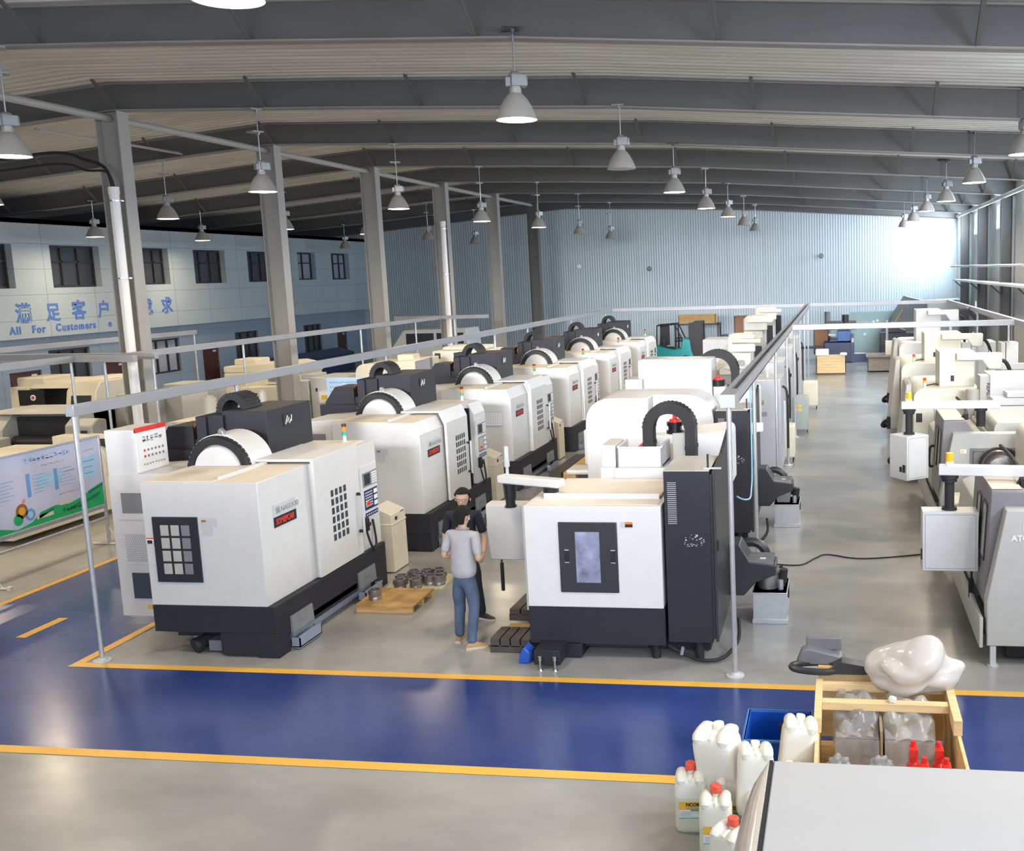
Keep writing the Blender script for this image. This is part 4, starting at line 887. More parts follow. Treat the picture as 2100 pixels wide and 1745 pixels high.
# grey machines farther back in the middle row
def grey_machine(label, y, dx, hh, head):
    t = thing('machining_centre', label, 'machine', (-1.2+dx, y, 0))
    m = M(); m.box((-0.55, 0, 0.30), (0, 1.2, 2.15)); m.box((-0.5, 0.05, 0.0), (-0.05, 1.1, 0.30)); cb = m.build('electrical_cabinet', 'grey_panel', t, bevel=0.008)
    m = M(); m.box((-0.52, -0.006, 0.95), (-0.02, 0, 0.955)); m.box((-0.49, -0.008, 1.62), (-0.28, 0, 1.78)); m.slot(1); m.box((-0.46, -0.011, 1.65), (-0.34, -0.006, 1.75)); m.box((-0.49, -0.008, 1.42), (-0.28, 0, 1.51)); m.build('name_plate', ['warm_grey', 'mid_grey'], cb, smooth=False)
    m = M(); m.box((-0.54, 0.0, 2.15), (0.0, 1.2, 2.17)); m.build('cabinet_top', 'white_panel', cb, smooth=False)
    m = M(); m.box((-2.2, 0.3, 0.2), (-0.6, 2.6, 1.75)); m.prism(rnd_poly([(-2.6, 0.4), (-2.6, 1.9), (-0.9, 1.9), (-0.9, 0.4)], 0.3, 1), 'y', 1.4, 3.0); m.build('enclosure', 'warm_grey', t, bevel=0.015)
    m = M(); m.prism([(-1.55, 1.7), (-1.55, hh-0.1), (-1.45, hh), (-0.95, hh), (-0.95, 1.7)], 'y', 1.7, 2.6); m.box((-1.5, 1.3, hh-0.42), (-0.8, 1.75, hh-0.08)); m.build('column_cover', head, t, bevel=0.02)
    m = M(); m.box((-1.35, 0.9, hh-0.16), (-0.62, 1.5, hh-0.06)); m.box((-1.25, 1.0, hh-0.06), (-0.8, 1.4, hh+0.02)); m.build('tool_arm', 'cream_pale', t, bevel=0.02)
    m = M()
    for k in range(5): m.box((-0.82+k*0.035, 1.45, 1.9), (-0.80+k*0.035, 1.55, hh-0.28))
    m.box((-0.83, 1.48, 1.88), (-0.64, 1.56, hh-0.3)); m.build('cable_chain', 'rubber', t, smooth=False)
    m = M(); m.cyl((-0.38, 1.6, 2.0), (-0.38, 1.6, 2.38), 0.16, n=24); m.cyl((-0.30, 0.5, 2.17), (-0.30, 0.5, 2.3), 0.04, n=12); m.build('hydraulic_tank', 'light_grey', t)
    m = M(); m.tube(smooth_path([(0.02, 0.3, 2.0), (0.10, 0.32, 1.92), (0.12, 0.34, 1.6), (0.12, 0.36, 1.0), (0.12, 0.36, 0.7)], 6), 0.025, 8); m.cyl((0.10, 0.35, 1.78), (0.17, 0.35, 1.78), 0.045, n=10); m.build('power_conduit', 'rubber', t)
    m = M(); m.cyl((0.06, 0.28, 0.8), (0.06, 0.28, 1.7), 0.02, n=8); m.build('coolant_hose', 'red' if head == 'cream_pale' else 'light_grey', t)
    return t
for a in (('grey machining centre beyond the rounded white one, with a big flat cabinet facing the camera', 20.5, 0.02, 2.35, 'warm_grey'), ('grey machining centre with a red hose on its cabinet, second grey one', 24.8, -0.14, 2.72, 'cream_pale'),
          ('grey machining centre with a tall column, third grey one', 29.4, -0.14, 3.0, 'warm_grey'), ('farthest grey machining centre, tallest head against the back wall', 33.6, -0.12, 3.12, 'cream_pale')):
    grey_machine(*a)
def cooler(label, x, y, w_, d, z0, z1, mt):
    t = thing('oil_cooler', label, 'cooler', (x, y, 0))
    m = M(); m.box((-w_/2, 0, z0), (w_/2, d, z1)); m.build('case', mt, t, bevel=0.03)
    m = M()
    for a in (-w_/2+0.04, w_/2-0.04):
        for b in (0.05, d-0.05): m.cyl((a, b, 0.03), (a, b, z0), 0.012, n=6); m.cyl((a-0.012, b, 0.03), (a+0.012, b, 0.03), 0.03, n=10)
    m.build('castor', 'rubber', t)
    return t
c1 = cooler('cream oil cooler on castors, nearest of the three along the aisle', -1.22, 22.9, 0.40, 0.5, 0.12, 0.86, 'cream')
c2 = cooler('grey-green oil cooler with yellow warning stickers, middle of the three along the aisle', -1.08, 27.2, 0.44, 0.5, 0.08, 0.98, 'cooler_green')if False else None
c2 = cooler('grey-green oil cooler with yellow warning stickers, middle of the three along the aisle', -1.05, 27.2, 0.44, 0.5, 0.08, 0.98, 'cooler_green')
m = M()
for k in range(4): m.box((-0.15+(k % 2)*0.11, -0.012, 0.70-(k//2)*0.10), (-0.07+(k % 2)*0.11, -0.002, 0.77-(k//2)*0.10))
m.build('warning_sticker', 'yellow', c2, smooth=False)
c3 = cooler('cream oil cooler with a white plastic bag on top, farthest of the three', -0.90, 31.8, 0.44, 0.5, 0.12, 0.88, 'cream')
m = M(); m.tube(smooth_path([(-1.245, 14.24, 2.9), (-1.245, 14.24, 1.6), (-1.24, 14.0, 1.32), (-1.22, 13.5, 1.30), (-1.25, 12.9, 1.42), (-1.30, 12.62, 1.52)], 6), 0.011, 6); tag(m.build('air_hose', 'hose_blue'), 'pale blue air hose looping from the second aisle post to the black cabinet', 'hose')
# ================================================================== RIGHT HAND ROW
def turning_centre(label, y, near):
    t = thing('turning_centre', label, 'machine', (1.5, y, 0))
    m = M()
    end = [(0.06, 0.24), (0.055, 0.74), (0.25, 1.75), (2.6, 1.75), (2.6, 0.24)]
    m.prism(end, 'y', 0, 0.22); m.box((0.9, 0.2, 0.24), (2.6, 3.0, 1.60)); m.build('end_shell', 'shell_grey', t, bevel=0.012, ang=15)
    m = M(); m.prism([(0.06, 0.62), (0.055, 0.75), (0.12, 1.92), (0.47, 1.92), (0.62, 1.72), (0.62, 0.62)], 'y', 0.22, 1.55); dr = m.build('sliding_door', 'door_grey', t, bevel=0.02, seg=3, ang=15)
    m = M(); m.prism([(0.13, 1.925), (0.45, 1.925), (0.45, 1.935), (0.13, 1.935)], 'y', 0.28, 1.5); m.build('door_roof', 'beige_top', dr, smooth=False)
    for a, b in ((0.38, 0.68), (0.85, 1.12)):
        m = M()
        def F(u, zz, off=0.006): x = 0.055+(zz-0.75)/1.17*0.065; return (x-off, u, zz)
        m.add([F(a, 1.1), F(b, 1.1), F(b, 1.72), F(a, 1.72)], [(3, 2, 1, 0)]); m.slot(1)
        for (u0, z0), (u1, z1) in (((a, 1.1), (b, 1.1)), ((b, 1.1), (b, 1.72)), ((b, 1.72), (a, 1.72)), ((a, 1.72), (a, 1.1))): m.tube([F(u0, z0), F(u1, z1)], 0.012, 6)
        m.build('door_window', ['warm_grey', 'charcoal'], dr, smooth=False)
    m = M(); m.tube(smooth_path([(0.085, 1.38, 1.32), (0.02, 1.38, 1.30), (0.0, 1.38, 1.12), (0.01, 1.38, 0.98), (0.07, 1.38, 0.97)], 5), 0.022, 8); m.build('door_handle', 'rubber', dr)
    m = M(); m.box((-0.02, 0.0, 0.22), (0.02, 3.6, 0.56)); m.slot(1); m.box((0.02, 0.04, 0.24), (0.06, 3.5, 0.36)); m.build('coolant_trough', ['shell_grey', 'charcoal'], t, bevel=0.006)
    for x, yy in ((0.13, 0.03), (0.13, 3.2), (2.3, 0.1)):
        m = M(); m.box((x-0.03, yy-0.02, 0.02), (x+0.03, yy+0.04, 0.24)); m.cyl((x, yy+0.01, 0), (x, yy+0.01, 0.02), 0.06, n=12); m.build('levelling_foot', 'light_grey', t)
    m = M(); m.box((0.3, 0.2, 0.05), (2.5, 3.3, 0.26)); m.build('underframe', 'black', t, smooth=False)
    m = M(); m.prism([(0.06, 0.30), (0.06, 0.75), (0.14, 1.45), (0.30, 1.52), (0.9, 1.52), (0.9, 0.30)], 'y', 1.56, 3.1); m.build('side_shell', 'shell_grey', t, bevel=0.015)
    # rear body
    m = M(); m.prism(rnd_poly([(0.95, 1.5), (0.95, 1.83), (2.4, 1.83), (2.4, 1.5)], 0.12, 1), 'y', 0.6, 2.9); m.build('rear_cover', 'shell_grey', t, bevel=0.01)
    m = M(); m.tube(smooth_path([(0.45, 0.5, 1.94), (0.55, 0.9, 1.98), (0.60, 2.0, 1.98), (0.62, 2.9, 1.95)], 5), 0.025, 8); m.box((0.47, 0.45, 1.90), (0.53, 0.53, 2.0)); m.build('cable_track', 'rubber', t)
    if near:
        text('ATC', 0.09, 'white_paint', t, (0.30, -0.004, 1.42), FACE_NY, 'lettering', 0.002, bold=0.003)
        text('E', 0.07, 'white_paint', t, (0.42, -0.004, 1.54), FACE_NY, 'lettering', 0.002, bold=0.003)
        m = M(); m.box((0.52, 0.08, 1.75), (0.62, 0.16, 1.755)); m.build('roof_sticker', 'cooler_green', t, smooth=False)
        m = M(); m.tube(smooth_path([(0.03, 0.9, 1.15), (0.0, 0.9, 0.95), (0.01, 0.9, 0.7), (0.0, 0.9, 0.45)], 4), 0.012, 6); m.box((-0.025, 0.87, 0.5), (0.03, 0.93, 0.72)); m.build('foot_switch_cable', 'rubber', t)
    else:
        m = M(); m.box((0.5, -0.012, 0.7), (1.4, 0.0, 1.52)); m.slot(1); m.tube([(0.55, -0.014, 0.74), (0.55, -0.014, 1.47), (1.38, -0.014, 1.47)], 0.006, 5); m.build('end_panel', ['door_grey', 'charcoal'], t, smooth=False)
        m = M(); m.box((0.36, -0.008, 1.44), (0.45, 0.0, 1.50)); m.slot(1); m.cyl((0.39, -0.012, 1.47), (0.39, -0.008, 1.47), 0.018, n=8); m.build('warning_plate', ['white_paint', 'yellow'], t, smooth=False)
        m = M(); m.lathe([(0.0, -0.42), (0.16, -0.40), (0.24, -0.30), (0.26, -0.1), (0.26, 0.0)], (0.90, 0, 1.28), 28, 'y'); sp = m.build('spindle_motor', 'dull_steel', t)
        m = M()
        for k in range(3): m.tube(arch((0.88+0.02*k, -0.28-0.05*k, 1.28), 0.27+0.02*k, 0.28+0.015*k, (0.2, 0.15), 12), 0.016, 6)
        m.build('motor_cable', 'rubber', sp)
        m = M(); m.prism(rnd_poly([(0.1, 0.1), (0.1, 0.92), (0.75, 0.92), (0.75, 0.1)], 0.1, 1), 'y', -1.15, -0.45); m.build('chip_bin_cover', 'cream', t, bevel=0.02)
    return t
turning_centre('grey slant-fronted turning centre at the right edge, nearest of the right hand row', 10.95, True)
turning_centre('second grey slant-fronted turning centre, with a cylindrical motor and black cables at its end', 16.1, False)

def pendant(label, loc, rot, box, post_h, arm, beacon=0.14):
    """hanging control box: loc = bottom centre of box"""
    t = thing('control_pendant', label, 'control box', loc, rot)
    w_, d, h = box
    m = M(); m.box((-w_/2, -d/2, 0), (w_/2, d/2, h)); cb = m.build('control_box', 'shell_light', t, bevel=0.006)
    m = M()
    for (a, b), (c, e) in (((-w_/2+.03, .03), (w_/2-.03, .03)), ((w_/2-.03, .03), (w_/2-.03, h-.03)), ((w_/2-.03, h-.03), (-w_/2+.03, h-.03)), ((-w_/2+.03, h-.03), (-w_/2+.03, .03))): m.tube([(a, -d/2-0.001, b), (c, -d/2-0.001, e)], 0.0025, 4)
    m.build('panel_seam', 'mid_grey', cb, smooth=False)
    m = M(); m.box((-w_/2-0.015, -d/2+0.04, 0.12), (-w_/2, -d/2+0.09, 0.24)); m.box((-w_/2-0.01, -d/2+0.12, 0.12), (-w_/2, -d/2+0.17, 0.20)); m.build('switches', 'charcoal', cb, smooth=False)
    m = M(); m.cyl((0, 0, h), (0, 0, h+0.03), 0.085, n=20); m.cyl((0, 0, h+0.03), (0, 0, h+post_h-0.08), 0.055, n=20); m.cyl((0, 0, h+post_h-0.08), (0, 0, h+post_h-0.04), 0.085, n=20); m.cyl((0, 0, h+post_h-0.04), (0, 0, h+post_h), 0.10, n=20); m.build('swivel_post', 'rubber', t)
    L, ang = arm; m = M(); m.box((-0.12, -0.075, h+post_h), (L, 0.075, h+post_h+0.11)); ar = m.build('support_arm', 'shell_light', t, bevel=0.008); ar.rotation_euler = (0, 0, ang)
    m = M(); z = h+post_h+0.11; m.cyl((0.0, 0, z), (0.0, 0, z+0.045), 0.045, n=18); m.slot(1); m.cyl((0.0, 0, z+0.045), (0.0, 0, z+beacon), 0.046, 0.042, n=18); m.slot(0); m.build('beacon', ['white_paint', 'amber'], t)
    return t
pendant('pale control box hanging on a black post with an amber beacon, nearest on the right', (1.235, 11.72, 0.89), 0.0, (0.62, 0.28, 0.69), 0.41, (1.6, -0.12))
p2 = pendant('pale control box turned at an angle, hanging over the aisle beside the second turning centre', (1.06, 15.9, 1.10), 0.62, (0.42, 0.42, 0.68), 0.40, (1.35, -0.62))
m = M(); m.cyl((0.88, -0.62, 0.80), (0.88, -0.62, 1.08), 0.07, n=18); m.cyl((0.88, -0.62, 1.04), (0.88, -0.62, 1.08), 0.095, n=18); m.build('arm_joint', 'rubber', p2)
for o in [x for x in bpy.data.objects if x.parent == p2 and x.name.startswith('arm_joint')]: o.rotation_euler = (0, 0, 0)

def right_mill(label, x, y, w_, zb_, col, tower, mt='cream_pale', door=True, logo=None):
    """rounded beige enclosure with a column box; x,y = front left corner"""
    t = thing('machining_centre', label, 'machine', (x, y, 0))
    m = M(); m.prism(rnd_poly([(0, 0.22), (0, zb_), (w_, zb_), (w_, 0.22)], 0.22, 1, 6), 'y', 0, 2.7); m.box((0.1, 0.1, 0.03), (w_-0.1, 2.5, 0.24)); en = m.build('enclosure', mt, t, bevel=0.012)
    m = M(); m.box((0.02, -0.006, zb_-0.36), (w_-0.1, -0.002, zb_-0.352)); m.box((0.40, -0.006, 0.6), (0.415, -0.002, zb_-0.36)); m.slot(1); m.box((0.05, -0.006, zb_-0.66), (0.17, -0.002, zb_-0.48)); m.build('panel_seam', ['mid_grey', 'charcoal'], en, smooth=False)
    cx0, cx1, cz, cy = col
    m = M(); m.box((cx0, cy, zb_-0.02), (cx1, cy+0.9, cz)); cc = m.build('column_cover', mt, t, bevel=0.012)
    m = M(); m.prism([(cx0+(cx1-cx0)*0.45, cz-0.16), (cx0+(cx1-cx0)*0.45, cz-0.02), (cx1+0.5, cz-0.02), (cx1+0.5, cz-0.34), (cx1+0.25, cz-0.34), (cx1+0.12, cz-0.16)], 'y', cy-0.25, cy); m.build('arm_cover', mt, cc, bevel=0.02)
    m = M(); m.box((cx0+0.22, cy-0.006, zb_+0.10), (cx0+0.29, cy, zb_+0.22)); m.build('inspection_hole', 'black', cc, bevel=0.02)
    m = M(); m.box((cx1+0.24, cy-0.1, zb_-0.1), (cx1+0.32, cy+0.05, cz-0.05)); m.prism([(cx1+0.24, cz-0.06), (cx1+0.28, cz+0.02), (cx1+0.32, cz-0.06)], 'y', cy-0.1, cy+0.05); m.build('guide_way', 'dull_steel', t, smooth=False)
    if tower:
        m = M(); m.cyl((tower, 0.4, zb_), (tower, 0.4, zb_+0.10), 0.035, n=12); m.slot(1); m.cyl((tower, 0.4, zb_+0.10), (tower, 0.4, zb_+0.14), 0.036, n=12); m.slot(2); m.cyl((tower, 0.4, zb_+0.14), (tower, 0.4, zb_+0.19), 0.036, n=12); m.build('signal_lamp', ['light_grey', 'amber', 'red'], t)
        m = M(); m.tube(smooth_path([(tower+0.03, 0.42, zb_+0.03), (tower+0.2, 0.5, zb_+0.05), (cx0-0.02, cy+0.1, zb_+0.02)], 5), 0.012, 6); m.build('lamp_cable', 'rubber', t)
    if door:
        m = M(); m.prism([(-0.30, 0.3), (-0.12, zb_+0.05), (-0.02, zb_+0.08), (0.0, 0.3)], 'y', 0.35, 1.5); m.build('front_door', 'warm_grey', t, bevel=0.02)
        m = M(); m.box((-0.34, 0.3, 0.3), (-0.25, 0.4, 0.6)); m.tube(smooth_path([(-0.3, 0.5, 0.5), (-0.42, 0.6, 0.4), (-0.42, 0.8, 0.3), (-0.3, 0.9, 0.3)], 4), 0.05, 8); m.build('coolant_pump', 'rubber', t)
    m = M(); m.tube(smooth_path([(cx1+0.3, cy+0.1, cz-0.35), (cx1+0.4, cy+0.05, cz-0.22), (cx1+0.6, cy+0.05, cz-0.22), (cx1+0.72, cy+0.05, cz-0.5), (cx1+0.7, cy+0.05, zb_-0.1)], 5), 0.04, 8); m.build('hose_bundle', 'rubber', t)
    return t
right_mill('beige rounded machining centre, third in the right hand row, amber and red lamp on top', 1.46, 20.6, 1.3, 1.92, (0.55, 1.24, 2.62, 0.5), 0.25)
right_mill('beige rounded machining centre, fourth in the right hand row, behind the similar one', 1.52, 25.6, 1.5, 1.98, (0.60, 1.50, 2.68, 0.6), 0.33)
t = right_mill('white machining centre with a black arched hose, farthest in the right hand row', 1.75, 30.6, 1.5, 2.12, (0.55, 1.28, 3.05, 0.9), None, 'white_panel')
m = M(); m.tube(smooth_path([(1.7, 1.3, 2.75), (1.85, 1.3, 2.95), (2.1, 1.3, 2.98), (2.35, 1.3, 2.75), (2.5, 1.3, 2.35), (2.55, 1.3, 2.1)], 6), 0.09, 10); m.build('arched_hose', 'charcoal', t)
m = M(); m.box((1.9, 0.9, 0.3), (2.9, 1.9, 2.05)); m.build('tool_magazine', 'white_panel', t, bevel=0.02)
# tool magazine unit between second and third machines
t = thing('tool_magazine', 'grey tool magazine cabinet with vertical black lettering, behind the second turning centre', 'machine', (2.48, 19.3, 0))
m = M(); m.box((0.27, 0, 1.0), (1.25, 0.9, 2.32)); m.box((0.4, 0.1, 0.0), (1.1, 0.8, 1.0)); m.build('case', 'shell_light', t, bevel=0.01)
m = M(); m.cyl((0.0, 0.2, 0.4), (0.0, 0.2, 2.05), 0.14, n=24); m.box((0.1, 0.05, 0.4), (0.27, 0.5, 2.3)); m.build('riser', 'warm_grey', t)
text('REAL', 0.11, 'charcoal', t, (0.22, 0.045, 2.18), (PI/2, PI/2, 0), 'lettering', 0.002, bold=0.003)
m = M(); m.box((0.12, 0.03, 1.72), (0.28, 0.05, 1.80)); m.build('warning_sticker', 'yellow', t, smooth=False)
m = M(); m.box((1.25, 0.1, 1.0), (1.32, 0.8, 2.36)); m.box((0.5, -0.5, 1.97), (1.6, -0.1, 2.05)); m.prism([(0.2, 1.84), (0.24, 1.96), (0.8, 1.96), (0.85, 1.84)], 'y', -0.6, -0.1); m.build('guard_plate', 'light_grey', t, smooth=False)
# white column enclosure and its arm, behind on the right
t = thing('vertical_mill', 'white vertical machine head beside the right hand rail post, with a flat arm below', 'machine', (3.5, 23.3, 0))
m = M(); m.box((0.05, 0, 0.3), (0.14, 0.5, 2.62)); m.box((0.16, 0.02, 0.3), (0.42, 0.5, 2.62)); m.build('head_cover', 'white_panel', t, bevel=0.01)
m = M(); m.box((-0.2, -0.3, 2.05), (1.0, -0.1, 2.18)); m.build('support_arm', 'shell_light', t, bevel=0.006)
m = M(); m.cyl((-0.03, -0.2, 1.75), (-0.03, -0.2, 2.05), 0.07, n=16); m.build('swivel_post', 'rubber', t)
t = thing('machine_cover', 'grey and cream rounded machine cover cut by the right edge of the picture', 'machine', (2.60, 14.45, 0))
m = M(); m.prism(rnd_poly([(0.0, 1.1), (0.0, 2.0), (0.9, 2.0), (0.9, 1.1)], 0.18, 1, 8), 'y', 0, 1.15); m.box((0.1, 0.1, 0), (0.8, 1.1, 1.1)); m.build('cover', 'cream_pale', t, bevel=0.01)
# pipes and shelf along the right wall
m = M(); m.tube([(5.3, 31, 4.29), (5.3, 50.2, 4.29)], 0.045, 8); tag(m.build('wall_pipe', 'light_grey'), 'pale pipe running along the right wall above the shelf', 'pipe')
t = thing('wall_shelf', 'long pale steel shelf on brackets along the right wall', 'shelf', (5.3, 31, 3.62))
m = M(); m.box((0, 0, 0), (0.55, 18.4, 0.07)); m.build('board', 'light_grey', t, smooth=False)
for k in range(4):
    m = M(); m.obox((0.32, 1+k*5.6, -0.28), (0.6, 0, -0.55), (0.78, 0.05, 0.05)); m.build('bracket', 'beam_grey', t, smooth=False)
m = M(); m.tube(smooth_path([(-1.0, 14.75, 0.012), (-0.6, 14.72, 0.012), (-0.38, 15.1, 0.012), (-0.2, 15.3, 0.012), (0.33, 15.1, 0.012), (1.25, 15.4, 0.012), (1.5, 15.7, 0.012)], 8), 0.011, 6); tag(m.build('floor_cable', 'rubber'), 'thin dark cable snaking across the grey aisle floor', 'cable')
# ================================================================== LATHES AND CABINETS ON THE LEFT
def lathe_machine(label, x, y, w_, d, h, body, style, rot=0.0):
    """x,y front-left corner; opening faces the camera (-Y)"""
    t = thing('lathe', label, 'machine', (x, y, 0), rot)
    if style == 'hood':
        m = M(); m.prism([(0, 0.1), (0, h*0.62), (0.25, h*0.62), (0.25, 0.1)], 'x', 0, 0.01) if False else None
        m = M(); m.box((0, 0, 0.1), (w_*0.22, d, h-0.1)); m.box((0, 0, 0.1), (w_, d, h*0.5)); m.prism([(-0.15, h*0.45), (-0.15, h*0.6), (0.0, h*0.9), (0.20, h), (d, h), (d, h*0.45)], 'x', w_*0.66, w_); m.prism([(0.05, h*0.93), (0.20, h), (d, h), (d, h*0.93)], 'x', w_*0.22, w_*0.66); m.box((w_*0.22, 0.35, h*0.5), (w_*0.68, d, h-0.02)); m.build('body', body, t, bevel=0.02)
        m = M(); m.box((w_*0.1, -0.012, h*0.74), (w_*0.40, 0.0, h*0.92)); m.box((w_*0.22, 0.33, h*0.5), (w_*0.68, 0.36, h*0.93)); m.build('work_opening', 'black', t, smooth=False)
        m = M(); m.cyl((w_*0.27, -0.02, h*0.83), (w_*0.27, -0.012, h*0.83), 0.075, n=18); m.slot(1); m.cyl((w_*0.27, -0.024, h*0.83), (w_*0.27, -0.02, h*0.83), 0.04, n=14); m.build('round_badge', ['white_paint', 'red'], t)
        m = M(); sc = [(w_*0.72, h*0.68), (w_*0.95, h*0.68), (w_*0.95, h*0.85), (w_*0.72, h*0.85)]
        def F(u, z): k = (z-h*0.6)/(h*0.3); return (u, -0.15+0.15*k-0.008, z)
        m.add([F(*p) for p in sc], [(0, 1, 2, 3)]); m.build('control_screen', 'glass_dark', t, smooth=False)
        m = M(); m.box((w_*0.04, 0.15, h-0.12), (w_*0.36, d*0.7, h+0.12)); m.build('top_box', body, t, bevel=0.03)
    elif style == 'curved':
        m = M(); m.box((0, 0.1, 0.1), (w_, d, h*0.45)); m.prism([(0.1, h*0.45), (0.1, h*0.8), (0.5, h), (d, h), (d, h*0.45)], 'x', 0, w_*0.12); m.prism([(0.0, h*0.4), (0.08, h*0.85), (0.45, h), (d, h), (d, h*0.4)], 'x', w_*0.72, w_*0.80); m.box((0, 0.7, h*0.45), (w_*0.8, d, h)); m.prism([(0.3, h-0.05), (0.45, h+0.03), (d, h+0.03), (d, h-0.05)], 'x', 0, w_*0.8); m.build('body', body, t, bevel=0.02)
        m = M(); m.box((w_*0.12, 0.55, h*0.45), (w_*0.72, 0.69, h*0.92)); m.cyl((w_*0.15, 0.4, h*0.62), (w_*0.7, 0.4, h*0.62), 0.16, n=18); m.build('work_opening', 'charcoal', t)
        m = M(); m.prism([(-0.08, h*0.3), (-0.02, h*0.85), (0.2, h*0.93), (0.45, h*0.9), (0.45, h*0.3)], 'x', w_*0.82, w_); p = m.build('control_column', 'warm_grey', t, bevel=0.03)
        m = M(); m.box((w_*0.85, -0.09, h*0.62), (w_*0.96, -0.05, h*0.8)); m.slot(1); m.box((w_*0.84, -0.095, h*0.5), (w_*0.91, -0.06, h*0.6)); m.build('control_screen', ['glass_dark', 'white_paint'], p, smooth=False)
        m = M(); m.prism(rnd_poly([(-0.5, 0.3), (-0.5, h*0.72), (0.1, h*0.72), (0.1, 0.3)], 0.15, 1), 'x', -0.4, w_*0.2); m.build('front_cover', 'warm_grey', t, bevel=0.03)
    else:
        m = M(); m.box((0, 0, 0.1), (w_, d, h)); m.build('body', body, t, bevel=0.03)
    m = M(); m.box((0.05, 0.1, 0), (w_-0.05, d-0.1, 0.12)); m.build('plinth', 'charcoal', t, smooth=False)
    return t
lathe_machine('cream lathe with a black hood opening and a round red and white badge', -20.5, 22.4, 2.4, 1.6, 2.15, 'cream', 'hood')
lathe_machine('grey lathe with a curved black opening, at the left edge of the picture', -18.3, 19.2, 2.6, 1.4, 1.80, 'warm_grey', 'curved')
t = thing('lathe', 'long cream machine bed behind the poster stand', 'machine', (-16.4, 15.2, 0))
m = M(); m.prism(rnd_poly([(0, 0.1), (0, 1.36), (2.2, 1.36), (2.2, 0.1)], 0.15, 2), 'y', 0, 2.7); m.box((1.0, 2.5, 0.1), (2.3, 2.85, 1.55)); m.build('bed_cover', 'cream', t, bevel=0.02)
m = M(); m.box((0.4, 0.6, 1.36), (1.2, 1.1, 1.42)); m.slot(1); m.cyl((1.0, 1.0, 1.42), (1.0, 1.0, 1.52), 0.03, n=12); m.build('bed_tray', ['white_panel', 'light_grey'], t)
m = M(); m.box((1.5, 2.49, 1.3), (2.24, 2.5, 1.5)); m.build('dark_slot', 'charcoal', t, smooth=False)
t = thing('machine_cabinet', 'cream control cabinet with a small dark screen, behind the cream lathe at far left', 'cabinet', (-20.3, 25.0, 0))
m = M(); m.box((0, 0, 0), (0.95, 0.8, 2.05)); m.build('case', 'cream_pale', t, bevel=0.02); m = M(); m.box((0.38, -0.012, 1.45), (0.78, 0, 1.85)); m.build('screen', 'mid_grey', t, smooth=False)
t = thing('machine_cabinet', 'low cream machine with coolant pots between the two left posts', 'cabinet', (-16.8, 21.4, 0))
m = M(); m.box((0, 0, 0), (1.7, 1.0, 1.95)); m.build('case', 'warm_grey', t, bevel=0.02); m = M(); m.box((0.95, -0.012, 1.55), (1.2, 0, 1.75)); m.box((0.9, -0.012, 1.2), (1.1, 0, 1.3)); m.slot(1); m.cyl((1.3, 0.3, 1.95), (1.3, 0.3, 2.02), 0.2, n=14); m.build('gauges', ['charcoal', 'white_panel'], t)
t = thing('machine_cabinet', 'beige upright cabinet with a black arch, just left of the white pipe', 'cabinet', (-16.5, 20.68, 0))
m = M(); m.box((0, 0, 0), (0.95, 1.0, 1.9)); m.build('case', 'warm_grey', t, bevel=0.02); m = M(); m.prism(rnd_poly([(0.5, 1.0), (0.5, 1.35), (1.0, 1.35), (1.0, 1.0)], 0.12, 1), 'y', -0.012, 0); m.box((0.5, -0.012, 1.6), (0.66, 0, 1.72)); m.build('arched_opening', 'charcoal', t, smooth=False)
# long machine right of the nearest column
t = thing('lathe', 'long white machine bed with round pots on top, right of the nearest ridge column', 'machine', (-14.75, 20.2, 0))
m = M(); m.prism([(0, 0.05), (0, 1.42), (1.8, 1.5), (1.8, 0.05)], 'y', 0, 2.6); m.build('bed_cover', 'light_grey', t, bevel=0.03)
m = M(); m.prism([(0.05, 1.425), (0.05, 1.44), (1.75, 1.51), (1.75, 1.50)], 'y', 0.03, 2.55); m.build('bed_top', 'beige_top', t, smooth=False)
for k, (x, y, r, h) in enumerate(((0.35, 1.2, 0.15, 0.42), (0.75, 1.6, 0.11, 0.55), (1.15, 1.4, 0.17, 0.38), (1.5, 1.5, 0.08, 0.5))):
    m = M(); m.cyl((x, y, 1.43), (x, y, 1.43+h), r, n=20); m.cyl((x, y, 1.43+h), (x, y, 1.43+h+0.04), r*0.6, n=16); m.build('coolant_pot', 'warm_grey', t)
t = thing('machine_cabinet', 'beige machine column with a dark slot, seen between the nearest rail posts', 'cabinet', (-18.6, 25.5, 0))
m = M(); m.box((0, 0, 0), (1.2, 1.2, 1.55)); m.box((0.0, 0.1, 1.55), (1.05, 1.0, 1.75)); m.build('case', 'warm_grey', t, bevel=0.03)
m = M(); m.box((0.1, -0.012, 1.2), (0.45, 0, 1.45)); m.build('dark_slot', 'charcoal', t, smooth=False)
t = thing('lathe', 'cream yellow lathe with a stepped top and dark bay, left of the second column', 'machine', (-19.2, 27.4, 0))
m = M(); m.box((0.5, 1.2, 0), (3.0, 2.6, 1.75)); m.prism([(0.5, 1.75), (0.5, 1.95), (2.6, 2.06), (3.1, 1.95), (3.1, 1.7)], 'y', 1.2, 2.5); m.build('body', 'cream', t, bevel=0.04)
m = M(); m.box((0.75, 1.4, 1.95), (1.5, 2.2, 2.16)); m.build('top_box', 'cream', t, bevel=0.05)
m = M(); m.prism([(1.5, 0.0), (1.5, 1.38), (3.1, 1.42), (3.25, 1.3), (3.25, 0.55), (3.05, 0.0)], 'y', 0.5, 1.9); m.build('front_block', 'cream_pale', t, bevel=0.03)
